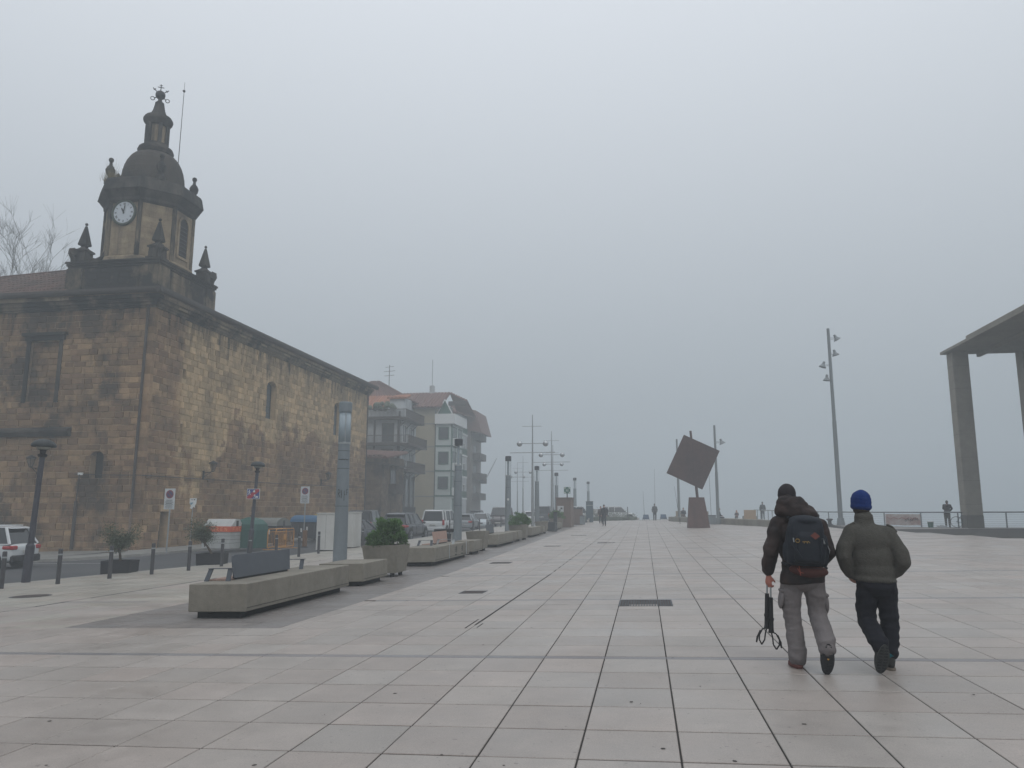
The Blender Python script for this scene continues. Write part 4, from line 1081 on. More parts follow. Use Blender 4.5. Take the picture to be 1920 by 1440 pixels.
# tall grey columns with a lamp cage on top
col_y = [24.2, 39.2, 54.0, 68.6, 83.4, 98, 112]
col_px = [-9.76, -9.5, -9.45, -9.4, -9.3, -9.0, -8.9]
col_lab = ['nearest and tallest grey lighting column, with black graffiti, behind the first bench', 'second grey lighting column, behind the pinkish backrest of the second bench',
 'third grey lighting column, with a small white sticker, behind the third bench', 'fourth grey lighting column, left of the tall globe masts', 'fifth grey lighting column, at the left edge of the kiosk',
 'sixth grey lighting column, rising behind the kiosk and its green sign', 'farthest grey lighting column, standing free between kiosk and dark blue panel']
M['lampglass'] = mat('lamp_tube_glass', (0.30, 0.36, 0.40), 0.25, .05, 5, spec=.5)
for i, (y, x) in enumerate(zip(col_y, col_px)):
    if i >= 5: x = [-8.6, -7.9][i-5]
    t = thing('lighting_column', col_lab[i], 'lighting column', (x, y, G(x, min(y, 89))), group='grey lighting columns along the plaza')
    b = MB(); b.lathe([(.36,0),(.36,.035),(.27,.04)],16); b.build('base_plate', M['darkmetal'], t)
    b = MB(); b.lathe([(.228,.03),(.219,1.2),(.209,2.4),(.198,3.2),(.190,3.93)], 20); b.build('shaft', M['greymetal'], t, smooth=False)
    b = MB()
    for z in (1.9, 3.12, 3.70): b.lathe([((.216 if z<2.5 else .202 if z < 3.5 else .196),z),((.217 if z<2.5 else .203 if z < 3.5 else .197),z+.014)], 20)
    b.build('joint_ring', M['darkmetal'], t)
    b = MB(); b.lathe([(.205,3.93),(.205,4.0)],20); b.build('collar', M['steel'], t)
    if i == 0: b = MB(); b.lathe([(.19,4.0),(.19,5.0)],16); b.build('glass_tube', M['lampglass'], t, smooth=True)
    else: b = MB(); b.lathe([(.05,4.0),(.05,5.0)],10); b.build('lamp_tube', M['lampglass'], t)
    b = MB()
    for k in range(4): a = k*math.pi/2+.5; b.tube((.19*math.cos(a),.19*math.sin(a),4.0),(.19*math.cos(a),.19*math.sin(a),5.02),.016,n=6)
    b.build('cage_rod', M['steel'], t, kind='stuff')
    b = MB(); b.lathe([(.215,5.0),(.22,5.3),(.20,5.34),(.05,5.36)],20); b.build('cap', M['darkmetal'] if i else M['greymetal'], t)
    if i == 0:
        # black tag: the letters R H F brushed on the shaft, wrapped round it
        b = MB(); b.m = None
        def on(u, z):
            a0 = math.atan2(-24.2, 9.76)+.12; a = a0+u/.25; return (.2145*math.cos(a), .2145*math.sin(a), z)
        def line(u0, z0, u1, z1, w_=.018):
            d = math.hypot(u1-u0, z1-z0); nx, nz_ = -(z1-z0)/d*w_/2, (u1-u0)/d*w_/2
            b.quad(on(u0-nx,z0-nz_), on(u1-nx,z1-nz_), on(u1+nx,z1+nz_), on(u0+nx,z0+nz_))
        z = 2.28
        for s_ in ((-.20,z-.10,-.20,z+.16),(-.20,z+.16,-.13,z+.14),(-.13,z+.14,-.12,z+.06),(-.12,z+.06,-.20,z+.03),(-.18,z+.03,-.11,z-.10),
                   (-.06,z-.12,-.06,z+.14),(.04,z-.20,.04,z+.12),(-.08,z+.0,.08,z+.0),(.13,z-.02,.13,z+.16),(.13,z+.16,.19,z+.16),(.13,z+.06,.18,z+.06)): line(*s_)
        b.build('graffiti', M['ink'], t)
        b = MB(); line_z = 3.32; 
        for k in range(7): a = math.atan2(-24.2, 9.76)-.9+k*.25; b.tube((.202*math.cos(a),.202*math.sin(a),3.42+.02*math.sin(k*3)),(.202*math.cos(a+.25),.202*math.sin(a+.25),3.42+.02*math.sin(k*3+3)),.012,n=5)
        b.build('wire', M['iron'], t)
    if i == 2:
        a = math.atan2(-54, 9.45); b = MB(); b.F(*[b.P((.216*math.cos(a)+.07*math.cos(k*.7)*-math.sin(a), .216*math.sin(a)+.07*math.cos(k*.7)*math.cos(a), 2.3+.09*math.sin(k*.7))) for k in range(9)]); b.build('sticker', M['white'], t)
# tall masts with cross arms and mirror globes
M['globe'] = mat('mirror_globe', (0.42,0.44,0.45), .18, 0, 5, metal=.7)
mast = [(-8.85,62.0,'nearest tall globe mast with three cross arms, behind the fourth grey column'), (-9.0,76.5,'second tall globe mast with cross arms, just right of the nearest one'),
        (-10.9,94,'third globe mast, its globes level with the fourth column cap'), (-17.4,112,'fourth globe mast, faint in the fog to the left'), (-20.5,126,'fifth globe mast, the faintest, nearest the houses')]
for i, (x, y, lab) in enumerate(mast):
    t = thing('globe_mast', lab, 'lamp mast', (x, y, G(x, min(y, 110))), group='tall masts with mirror globes')
    b = MB(); b.tube((0,0,0),(0,0,4.5),.13,.09,n=10); b.tube((0,0,4.5),(0,0,9.2),.075,.03,n=8); b.build('pole', M['steel'], t)
    b = MB(); b.tube((-.85,0,8.25),(.85*.9,0,8.25),.022); b.build('cross_arm', M['steel'], t)
    b = MB(); b.tube((-1.0,0,6.85),(1.0,0,6.85),.03); b.build('globe_arm', M['steel'], t)
    b = MB(); b.tube((-1.85,0,6.1),(1.85,0,6.12),.03); b.build('cross_arm', M['steel'], t)
    for s_ in (-1, 1):
        b = MB(); b.sphere((s_*1.07,0,6.83),.235,16,10); b.build('globe', M['globe'], t, smooth=True)
# ---------------------------------------------------------------- bollards on the street side
def bollard(x, y, label, g='dark posts along the pavement edge', h=.92):
    t = thing('bollard', label, 'bollard', at(x, y), group=g)
    b = MB(); b.lathe([(.055,0),(.055,h-.02),(.045,h)],12); b.build('post', M['boll'], t)
    b = MB(); b.lathe([(.057,h-.17),(.057,h-.13)],12); b.build('band', M['steel'], t)
M['boll'] = mat('bollard_metal', (0.055,0.055,0.06), .55, .1, 8)
bl = [(-15.97,17.46,'leftmost bollard, cut by the left edge of the photo'),(-15.42,18.71,'second bollard from the left, just right of the near street lamp'),(-15.09,20.3,'bollard standing in front of the left black planter box'),
 (-14.68,21.63,'bollard between the two black planter boxes'),(-14.28,22.92,'bollard in front of the right olive tree, left of its box'),(-14.13,24.61,'bollard just right of the right black planter box'),
 (-14.19,26.6,'bollard right beside the foot of the second street lamp'),(-13.98,28.24,'bollard in front of the left end of the orange barrier'),(-13.58,29.39,'bollard in front of the right end of the orange barrier'),
 (-13.65,31.45,'bollard between the orange barrier and the white cabinets'),(-13.4,36.0,'bollard in front of the second white cabinet')]
for q in bl: bollard(*q)
for k, (x, y) in enumerate([(-13.0,41.5),(-13.0,43.8)]): pass
rl = [(-12.9,51.0),(-12.9,53.0),(-12.9,58.2),(-12.9,60.6),(-12.9,63.6),(-12.9,66.2),(-12.9,70.0)]
rl_lab = ['railed post in front of the white van, left one','railed post in front of the white van, right one','railed post left of the silver hatchback front','railed post right of the silver hatchback front','railed post before the pale blue-white hatchback','railed post right of the pale hatchback','farthest railed post by the grey people carrier']
for (x, y), lb in zip(rl, rl_lab): bollard(x, y, lb, 'posts by the parked cars', .98)
for k, (a, c) in enumerate([(0,1),(2,3),(4,5)]):
    (x0,y0),(x1,y1) = rl[a], rl[c]; t = thing('crossbar', ['grey crossbar between the posts before the white van','grey crossbar between the posts before the silver hatchback','grey crossbar between the posts before the pale hatchback'][k], 'crossbar', at(x0,(y0+y1)/2), group='crossbars between posts')
    b = MB(); b.tube((0,y0-(y0+y1)/2+.05,.72),(0,y1-(y0+y1)/2-.05,.72),.022); b.build('bar', M['boll'], t)
# street lamps with mushroom heads
def street_lamp(x, y, label, h, lean):
    t = thing('street_lamp', label, 'street lamp', at(x, y), group='mushroom-headed street lamps', tilt=(0, lean))
    b = MB(); b.lathe([(.115,0),(.115,1.0),(.085,1.06),(.075,2.0),(.07,h-.42)],12); b.build('pole', M['purplepole'], t)
    b = MB(); b.lathe([(.10,h-.42),(.12,h-.38),(.12,h-.34),(.07,h-.32),(.09,h-.22),(.16,h-.2)],12); b.build('neck', M['black'], t)
    b = MB(); b.lathe([(.14,h-.21),(.20,h-.12)],16); b.build('lamp_glass', mat('frosted_glass',(.30,.30,.27),.3,.05,5), t)
    b = MB(); b.lathe([(.30,h-.135),(.325,h-.11),(.31,h-.05),(.24,h+.03),(.12,h+.08),(.02,h+.09)],20); b.build('lamp_shade', M['shade'], t, smooth=True)
    return t
M['purplepole'] = mat('street_lamp_pole', (0.045,0.047,0.06), .5, .1, 8)
M['shade'] = mat('lamp_shade', (0.014,0.02,0.022), .5, .1, 8)
l1 = street_lamp(-16.93, 19.33, 'near street lamp with a mushroom head, at the left beside the white car', 3.88, .035)
l2 = street_lamp(-17.46, 32.7, 'farther street lamp with a mushroom head, carrying a blue and red sign', 4.0, .045)
# blue and red sign on the second lamp
s = thing('play_zone_sign', 'small blue and red traffic sign with white figures, on the farther street lamp', 'traffic sign', (-17.36, 32.58, G(-17.46,32.7)+2.62))
b = MB(); b.box(-.31,.31,-.02,0,-.23,.23); b.build('plate', M['white'], s)
b = MB(); b.box(-.29,.29,-.026,-.021,-.21,.21); b.build('blue_panel', mat('sign_blue',(.03,.05,.20),.5,0,5), s)
b = MB(); b.F(*[b.P((x_,-.030,z_)) for x_, z_ in ((-.29,-.21),(-.10,-.21),(.29,.12),(.29,.21),(.13,.21),(-.29,-.12))]); b.build('red_band', mat('sign_red',(.35,.03,.05),.5,0,5), s)
b = MB(); yy = -.034
def fig(cx, cz, s_):
    b.F(*[b.P((cx+.028*s_*math.cos(k*.8), yy, cz+.085*s_+.028*s_*math.sin(k*.8))) for k in range(8)])
    b.quad((cx-.02*s_,yy,cz+.055*s_),(cx+.025*s_,yy,cz+.055*s_),(cx+.02*s_,yy,cz-.02*s_),(cx-.02*s_,yy,cz-.02*s_))
    b.quad((cx-.02*s_,yy,cz-.02*s_),(cx,yy,cz-.02*s_),(cx-.05*s_,yy,cz-.11*s_),(cx-.075*s_,yy,cz-.10*s_)); b.quad((cx,yy,cz-.02*s_),(cx+.02*s_,yy,cz-.02*s_),(cx+.07*s_,yy,cz-.09*s_),(cx+.045*s_,yy,cz-.11*s_))
    b.quad((cx-.07*s_,yy,cz+.03*s_),(cx-.02*s_,yy,cz+.055*s_),(cx-.02*s_,yy,cz+.035*s_),(cx-.06*s_,yy,cz+.01*s_)); b.quad((cx+.02*s_,yy,cz+.05*s_),(cx+.08*s_,yy,cz+.01*s_),(cx+.07*s_,yy,cz-.005*s_),(cx+.02*s_,yy,cz+.03*s_))
fig(-.19,.06,1.0); fig(.08,-.10,.8); 
b.box(.13,.24,yy-.001,yy,-.17,-.10); b.tri((-.02,yy,.12),(.06,yy,.18),(.10,yy,.12)); b.box(-.01,.09,yy-.001,yy,.07,.12)
b.build('white_figures', M['white'], s)
# no-parking signs
M['signface'] = mat('sign_face', (0.50,0.52,0.53), .5, .05, 5)
M['maroon'] = mat('sign_maroon', (0.20,0.035,0.055), .5, .05, 5)
def parking_sign(x, y, label, h):
    t = thing('no_parking_sign', label, 'traffic sign', at(x, y), group='no-parking signs by the church wall')
    b = MB(); b.tube((0,0.03,0),(0.02,0.03,h-.1),.035); b.build('pole', M['steel'], t)
    b = MB(); b.box(-.27,.27,-.03,-.01,h-.98,h); b.build('plate', M['signface'], t)
    b = MB(); zc_ = h-.27; b.F(*[b.P((.20*math.cos(k*.314),-.034,zc_+.20*math.sin(k*.314))) for k in range(20)]); b.build('disc', M['maroon'], t)
    b = MB(); b.F(*[b.P((.145*math.cos(k*.314),-.038,zc_+.145*math.sin(k*.314))) for k in range(20)]); b.build('disc_centre', mat('sign_dark_blue',(.05,.05,.12),.5,0,5), t)
    b = MB(); b.quad((-.13,-.041,zc_+.09),(-.09,-.041,zc_+.13),(.13,-.041,zc_-.09),(.09,-.041,zc_-.13)); b.build('red_bar', M['maroon'], t)
    b = MB(); r = random.Random(4)
    for k, (w0, hh) in enumerate(((.16,.028),(.20,.018),(.22,.018),(.18,.03),(.22,.018),(.17,.018),(.21,.022),(.19,.018))):
        z = h-.55-.053*k; x0 = -w0
        while x0 < w0-.02: q = min(x0+r.uniform(.03,.09), w0); b.box(x0, q-.012, -.034, -.031, z-hh/2, z+hh/2); x0 = q
    b.build('text_lines', M['ink'], t)
parking_sign(-22.33, 33.88, 'tall no-parking sign nearer the church corner, with lines of small print', 3.02)
parking_sign(-19.52, 42.74, 'no-parking sign farther along, above the blue-lidded container', 3.24)
t = thing('torn_sign', 'small torn white notice on a thin pole behind the right olive tree', 'notice', at(-23.2, 37.2))
b = MB(); b.tube((0,.03,0),(0,.03,2.35),.022); b.build('pole', M['steel'], t)
b = MB(); P_ = [(-.17,2.6),(.21,2.62),(.20,2.32),(.12,2.22),(.15,2.12),(.04,2.18),(-.02,2.06),(-.14,2.1),(-.08,2.2),(-.13,2.3),(-.17,2.36)]
b.rings([[(p[0],-.01,p[1]) for p in P_],[(p[0],.01,p[1]) for p in P_]]); b.build('plate', M['white'], t)
b = MB()
for a in ((-.1,.02,2.52,2.545),(.06,.14,2.51,2.56)): b.box(a[0],a[1],-.015,-.012,a[2],a[3])
b.build('text_lines', M['ink'], t)
b = MB(); b.quad((-.14,-.014,2.38),(.05,-.014,2.4),(-.02,-.014,2.3),(-.1,-.014,2.26)); b.build('blue_print', mat('pale_blue_print',(.12,.25,.33),.6,0,5), t)
# black planter boxes with olive trees
M['blackbox'] = mat('black_plastic_box', (0.018,0.019,0.023), .6, .15, 5)
def olive(x, y, rz, label, h, spread, seed, dx=0.0):
    t = thing('potted_olive_tree', label, 'potted tree', at(x, y, -.12), rz, group='olive trees in black planter boxes')
    b = MB(); w_ = .42
    b.rings([[(-w_,-w_*.9,.06),(w_,-w_*.9,.06),(w_,w_*.9,.06),(-w_,w_*.9,.06)],[(-w_-.02,-w_*.92,.5),(w_+.02,-w_*.92,.5),(w_+.02,w_*.92,.5),(-w_-.02,w_*.92,.5)],[(-w_+.02,-w_*.86,.5),(w_-.02,-w_*.86,.5),(w_-.02,w_*.86,.5),(-w_+.02,w_*.86,.5)],[(-w_+.02,-w_*.86,.44),(w_-.02,-w_*.86,.44),(w_-.02,w_*.86,.44),(-w_+.02,w_*.86,.44)]])
    b.build('box', M['blackbox'], t)
    b = MB()
    for k in range(5): b.tube((-.3+.15*k,-.2,0.0),(-.3+.15*k,-.2,.06),.04)
    b.build('foot', M['black'], t, kind='stuff')
    b = MB(); r = random.Random(seed)
    b.path([(0,0,.42),(dx*.25,.01,.62),(dx*.5,0,.8),(dx*.8,0,.98)], [.045,.04,.035,.03], 8)
    tips = []
    for k in range(16):
        a = k*2.4; rr_ = r.uniform(.3,.95)*spread; p0 = Vector((dx*.6,0,.72+.02*k)); p2 = Vector((dx+rr_*math.cos(a), rr_*math.sin(a)*.85, h-.45+r.uniform(-.25,.35)))
        pm = p0.lerp(p2,.5)+Vector((0,0,.08)); b.path([p0, pm, p2], [.018,.01,.004], 5); tips.append(p2); tips.append(pm)
    b.build('trunk', M['bark'], t)
    f = MB()
    for k in range(4200):
        c = r.choice(tips); d = Vector((r.gauss(0,1), r.gauss(0,1), r.gauss(0,1))).normalized(); p = c+d*r.uniform(.02,.30)*(.5+.5*r.random())
        u = d.cross(Vector((r.gauss(0,1), r.gauss(0,1), r.gauss(0,1)))).normalized(); l_ = r.uniform(.04,.075); w_ = .011; f.tone = r.random()
        f.quad(p, p+d*l_*.5+u*w_, p+d*l_, p+d*l_*.5-u*w_)
    f.build('crown', M['leaf2'], t, kind='stuff')
olive(-16.35, 22.45, .25, 'round olive tree in a black box, the left one of the two', 1.62, .55, 2, -.1)
olive(-15.15, 25.75, .18, 'leaning olive tree in a black box, the right one, in front of the orange container', 1.7, .55, 9, -.5)
# ---------------------------------------------------------------- containers and street clutter
M['binwhite'] = mat('container_white', (0.42,0.43,0.42), .6, .08, 4, col2=(.25,.25,.24), c2scale=1, c2amt=.5)
M['binorange'] = mat('container_orange', (0.55,0.09,0.03), .55, .08, 5)
M['bingreen'] = mat('container_green', (0.018,0.085,0.068), .5, .12, 4, col2=(.03,.10,.085), c2scale=2, c2amt=.6)
M['bingrey'] = mat('container_grey', (0.065,0.068,0.075), .6, .1, 4)
M['lidgrey'] = mat('lid_grey', (0.16,0.165,0.155), .55, .1, 4, col2=(.22,.23,.21), c2scale=2, c2amt=.6)
M['lidblue'] = mat('lid_blue', (0.05,0.13,0.24), .5, .1, 5)
M['lidyellow'] = mat('lid_yellow', (0.50,0.42,0.06), .5, .1, 5)
rz = -.15
t = thing('clothing_bank', 'white clothes recycling bank with an orange band of lettering and a pitched top', 'recycling bank', at(-21.35, 37.3), rz)
b = MB(); b.cbox(-.95,.75,-.55,.55,.02,1.05,.02); b.prism([(-.55,1.05),(.55,1.05),(.18,1.50),(-.12,1.50)], 'x', -.95, .75); b.build('body', M['binwhite'], t)
b = MB(); b.box(-.97,.77,-.57,.57,.86,1.14); b.build('orange_band', M['binorange'], t)
b = MB()
for (u, segs) in ((-.75, ((0,0,0,.16),(0,.16,.12,.16),(0,.08,.1,.08))), (-.52, ((0,0,0,.16),(0,0,.12,0))), (-.28, ((0,0,.06,.16),(.06,.16,.12,0),(.03,.06,.09,.06))), (-.04, ((0,0,0,.16),(0,.16,.1,.12),(.1,.12,0,.07),(0,.07,.12,0))), (.2, ((0,0,0,.16),(0,0,.12,0),(0,.16,.12,.16),(0,.08,.1,.08))), (.45,((0,0,0,.16),(0,.16,.12,0),(.12,0,.12,.16)))):
    for (a0,z0,a1,z1) in segs: b.tube((u+a0,-.572,.92+z0),(u+a1,-.572,.92+z1),.011,n=4)
for (u, segs) in ((-.35, ((0,0,0,.16),(0,.16,.12,.16),(0,.08,.1,.08))), (-.1, ((0,0,.06,.16),(.06,.16,.12,0))), (.15, ((0,0,0,.16),(0,0,.12,0),(0,.16,.12,.16)))):
    for (a0,z0,a1,z1) in segs: b.tube((.772,u+a0,.92+z0),(.772,u+a1,.92+z1),.011,n=4)
b.build('lettering', mat('orange_ink',(.75,.32,.14),.6,0,5), t)
b = MB()
for z in (.3,.48,.66,.82): b.box(-.952,.752,-.553,.553,z,z+.012)
b.build('groove', M['joint'], t)
b = MB(); b.box(.751,.765,-.08,.08,1.12,1.42); b.build('slot', M['void'], t)
t = thing('glass_bank', 'green domed bottle bank with a beige square panel, left of the grey container', 'bottle bank', at(-20.35, 38.1), rz, group='row of containers')
b = MB()
def sq2(w_, d_, z): return [(-w_+.15*1,-d_,z),(w_-.15,-d_,z),(w_,-d_+.15,z),(w_,d_-.15,z),(w_-.15,d_,z),(-w_+.15,d_,z),(-w_,d_-.15,z),(-w_,-d_+.15,z)]
b.rings([sq2(.72,.62,.03),sq2(.74,.64,.9),sq2(.70,.60,1.2),sq2(.52,.45,1.42),sq2(.24,.24,1.54),sq2(.17,.17,1.56)]); b.build('body', M['bingreen'], t)
b = MB(); b.box(-.62,-.10,-.665,-.65,.38,.95); b.build('panel', mat('beige_panel',(.20,.21,.13),.7,.1,5), t)
b = MB(); b.path([(.1*math.cos(k*.7),.1*math.sin(k*.7),1.56+.07) for k in range(10)], .015, 6); b.tube((0,0,1.5),(0,0,1.65),.03); b.build('lifting_ring', M['iron'], t)
b = MB(); b.box(-.76,.76,-.66,.66,.0,.06); b.build('foot', M['bingreen'], t)
def container(x, y, rz, label, lid, w_=.72, d_=.55, h_=1.05, split=True):
    t = thing('waste_container', label, 'waste container', at(x, y), rz, group='row of containers')
    b = MB(); b.rings([[(-w_+.08,-d_+.08,.12),(w_-.08,-d_+.08,.12),(w_-.08,d_-.06,.12),(-w_+.08,d_-.06,.12)],[(-w_,-d_,.95*h_),(w_,-d_,.95*h_),(w_,d_,.95*h_),(-w_,d_,.95*h_)],[(-w_-.03,-d_-.03,h_),(w_+.03,-d_-.03,h_),(w_+.03,d_+.03,h_),(-w_-.03,d_+.03,h_)]]); b.build('body', M['bingrey'], t)
    b = MB()
    for k in range(5): u = -w_+.2+k*(2*w_-.4)/4; b.box(u-.02,u+.02,-d_-.015,-d_+.03,.25,.9*h_)
    b.build('rib', M['bingrey'], t, kind='stuff')
    b = MB(); P_ = [(-d_-.05,h_+.01)]+[(d_*math.cos(math.pi-k*math.pi/8)*1.05, h_+.02+.42*math.sin(k*math.pi/8)) for k in range(1,8)]+[(d_+.05,h_+.01)]
    b.prism(P_, 'x', -w_-.03, w_+.03); b.build('lid', lid, t)
    b = MB()
    for sx_ in (-1,1): b.box(sx_*w_-.05 if sx_>0 else -w_-.05, w_+.05 if sx_>0 else -w_+.05, -.08,.08,.2,h_+.3)
    b.build('lifting_arm', M['bingrey'], t)
    for sx_ in (-1,1):
        for sy_ in (-1,1): b = MB(); b.tube((sx_*(w_-.15)-.03,sy_*(d_-.12),.07),(sx_*(w_-.15)+.03,sy_*(d_-.12),.07),.07,n=10); b.build('wheel', M['black'], t)
    for k, (u, z) in enumerate(((-.1,.62),(.35,.72))):
        b = MB(); b.box(u-.06,u+.06,-d_-.03,-d_-.02,z-.12,z+.12); b.build('notice', M['white'], t)
    return t
container(-20.6, 40.9, rz-.05, 'grey waste container with a pale grey rounded lid, right of the green bottle bank', M['lidgrey'], .80, .62)
container(-21.35, 47.6, rz-.1, 'dark waste container with a blue lid and white notices, behind the barrier', M['lidblue'], 1.0, .65, 1.12)
container(-21.5, 51.0, rz-.1, 'dark waste container with a yellow lid, half behind the white cabinet', M['lidyellow'], 1.0, .65, 1.12)
t = thing('low_container', 'low dark brown bin squeezed between the grey and blue-lidded containers', 'bin', at(-21.6, 44.6), rz); b = MB(); b.cbox(-.3,.3,-.3,.3,.03,1.0,.03); b.build('body', mat('brown_bin',(.05,.035,.03),.6,.1,5), t); b = MB(); b.cbox(-.33,.33,-.33,.33,1.0,1.1,.03); b.build('lid', M['bingrey'], t)
# orange crowd barriers, one behind the other
M['orange'] = mat('orange_barrier_paint', (0.50,0.235,0.05), .5, .1, 6)
def barrier(x, y, rz, label, L_):
    t = thing('crowd_barrier', label, 'crowd barrier', at(x, y), rz, group='orange crowd barriers')
    b = MB(); r = .022; h = .98
    b.path([(-L_,0,.12),(-L_,0,h-.14),(-L_+.05,0,h-.04),(-L_+.14,0,h),(L_-.14,0,h),(L_-.05,0,h-.04),(L_,0,h-.14),(L_,0,.12),(-L_,0,.12)], r, 8)
    b.build('frame', M['orange'], t)
    for k in range(13):
        u = -L_+.1+k*(2*L_-.2)/12; b = MB(); b.tube((u,0,.14),(u,0,h-.13),.008,n=5); b.build('bar', M['orange'], t)
    b = MB(); b.tube((-L_,0,h-.13),(L_,0,h-.13),.012,n=5); b.build('upper_rail', M['orange'], t)
    b = MB(); b.box(-.16,.12,-.012,.012,.45,.72); b.build('plate', M['orange'], t)
    for s_ in (-1,1): b = MB(); b.tube((s_*(L_-.12),-.26,.02),(s_*(L_-.12),.26,.02),.018,n=6); b.tube((s_*(L_-.12),0,.02),(s_*(L_-.12),0,.14),.018,n=6); b.build('foot', M['orange'], t)
barrier(-17.25, 35.7, R(93), 'front orange crowd barrier, nearer the plaza', 1.1)
barrier(-17.75, 35.9, R(93), 'rear orange crowd barrier, just behind the other and sticking out to its left', 1.1)
t = thing('brown_post', 'short brown wooden post at the right end of the orange barriers', 'post', at(-16.9, 37.2)); b = MB(); b.cbox(-.09,.09,-.09,.09,0,.85,.01); b.build('post', mat('brown_wood',(.16,.09,.05),.8,.15,5), t); b = MB(); b.cbox(-.16,.16,-.12,.12,0.0,.05,.01); b.build('foot', M['darkmetal'], t)
# white cabinets
def cabinet(x0, x1, y0, y1, h, label):
    t = thing('white_cabinet', label, 'cabinet', at((x0+x1)/2, (y0+y1)/2), group='white cabinets on the pavement'); w_, d_ = (x1-x0)/2, (y1-y0)/2
    b = MB(); b.cbox(-w_,w_,-d_,d_,.04,h,.015); b.build('body', M['cabinet'], t)
    b = MB(); b.cbox(-w_-.03,w_+.03,-d_-.03,d_+.03,h+.002,h+.05,.015); b.build('lid', M['cabinet'], t)
    b = MB(); b.box(-w_+.04,w_-.04,-d_+.04,d_-.04,0,.04); b.build('plinth', M['void'], t)
    b = MB(); b.box(-.004,.004,-d_-.004,-d_+.01,.1,h-.06); b.build('door_gap', M['joint'], t)
M['cabinet'] = mat('cabinet_paint', (0.50,0.50,0.48), .6, .06, 3, col2=(.38,.37,.34), c2scale=1.2, c2amt=.5, streak=.4)
cabinet(-14.6, -13.7, 33.3, 34.1, 1.64, 'pale white utility cabinet left of the tallest grey column')
cabinet(-14.35, -13.75, 35.6, 36.7, 1.66, 'whiter narrow utility cabinet right of the tallest grey column')
# ---------------------------------------------------------------- sculpture, kiosk, poles, pergola, quay
M['corten'] = mat('rusted_steel', (0.052,0.027,0.026), .75, .3, 3.5, bump=.2, col2=(.075,.036,.028), c2scale=1.0, c2amt=.8, streak=.4)
t = thing('steel_sculpture', 'rusted steel sculpture: a big tilted square on a post over a tapering plinth', 'sculpture', at(3.72, 56.4))
b = MB(); b.rings([[(-.76,-.6,0),(.76,-.6,0),(.76,.6,0),(-.76,.6,0)],[(-.58,-.42,2.12),(.44,-.42,2.12),(.44,.42,2.12),(-.58,.42,2.12)]]); b.build('plinth', mat('rusted_plinth',(0.105,0.055,0.048),.8,.2,3,bump=.15,col2=(.07,.038,.034),c2scale=1.0,c2amt=.8,streak=.3), t)
b = MB(); b.tube((.0,0,2.1),(-.32,0,6.85),.10,.08,n=8); b.build('post', M['corten'], t)
cz_, cx_ = 4.62, -.22; th = math.radians(-25.5)
sq_ = [(cx_+a*math.cos(th)-c*math.sin(th), cz_+a*math.sin(th)+c*math.cos(th)) for a, c in ((-1.36,-1.5),(1.36,-1.5),(1.36,1.5),(-1.36,1.5))]
b = MB(); b.rings([[(p[0],-.20+.10*(i in (1,2)),p[1]) for i, p in enumerate(sq_)],[(p[0],.22+.1*(i in (1,2)),p[1]) for i, p in enumerate(sq_)]]); b.build('square_body', M['corten'], t)
for sgn, nm in ((-1,'a'),(1,'b')):
    pl = [(p[0]*1.012+.002, p[1]) for p in sq_]
b = MB(); b.box(cx_-.02,cx_+.0,-.205,-.19,3.4,6.0); b.build('weld_seam', M['joint'], t)
M['kioskm'] = mat('kiosk_concrete', (0.165,0.118,0.10), .85, .12, 3, col2=(.13,.10,.085), c2scale=1, c2amt=.5)
t = thing('kiosk', 'square reddish concrete lift kiosk at the end of the bench row', 'kiosk', at(-6.62, 65.9))
b = MB(); b.cbox(-.62,.60,-1.4,1.4,0,2.35,.02); b.build('wall', M['kioskm'], t)
b = MB(); b.box(-.68,.66,-1.46,1.46,2.352,2.45); b.build('roof', M['kioskm'], t)
b = MB(); b.box(-.5,.02,-1.43,-1.405,1.2,1.75); b.build('poster', M['signface'], t)
b = MB(); b.box(-.24,-.08,-1.438,-1.432,1.48,1.62); b.box(-.34,-.24,-1.438,-1.432,1.36,1.46); b.build('poster_print', M['ink'], t)
t = thing('emergency_point_sign', 'green square sign with white corner arrows and ring, on a short post above the kiosk', 'sign', (-6.35, 65.0, G(-6.6,65.9)+2.45))
b = MB(); b.tube((0,0,0),(0,0,.35),.05); b.build('post', M['darkmetal'], t)
b = MB(); b.box(-.27,.27,-.02,.02,.33,.87); b.build('plate', mat('sign_green',(.01,.11,.075),.5,0,5), t)
b = MB()
for sx_ in (-1,1):
    for sz_ in (-1,1): b.tri((sx_*.24,-.025,.6+sz_*.24),(sx_*.10,-.025,.6+sz_*.24),(sx_*.24,-.025,.6+sz_*.10)); b.tube((sx_*.2,-.024,.6+sz_*.2),(sx_*.12,-.024,.6+sz_*.12),.012,n=4)
for k in range(10): a = k*.628; b.tube((.10*math.cos(a),-.026,.6+.10*math.sin(a)),(.10*math.cos(a+.628),-.026,.6+.10*math.sin(a+.628)),.012,n=4)
for u in (-.045,0,.045): b.box(u-.014,u+.014,-.03,-.024,.55,.62)
b.build('white_pictogram', M['white'], t)
t = thing('small_red_kiosk', 'small low reddish cabinet half hidden just right of the kiosk', 'cabinet', at(-6.15, 72.8)); b = MB(); b.cbox(-.45,.45,-.5,.5,0,1.45,.02); b.build('body', M['kioskm'], t); b = MB(); b.box(-.5,.5,-.55,.55,1.452,1.52); b.build('lid', M['darkmetal'], t)
t = thing('information_panel', 'tall dark blue information panel standing alone, left of the far walkers', 'information panel', at(-5.7, 82.5))
b = MB(); b.cbox(-.37,.37,-.12,.12,0,2.15,.02); b.build('panel', mat('blue_panel',(.035,.065,.085),.4,.08,4), t); b = MB(); b.box(-.34,.34,-.128,-.122,1.75,1.79); b.build('stripe', M['signface'], t); b = MB(); b.box(-.4,.4,-.15,.15,2.152,2.19); b.build('cap', M['darkmetal'], t)
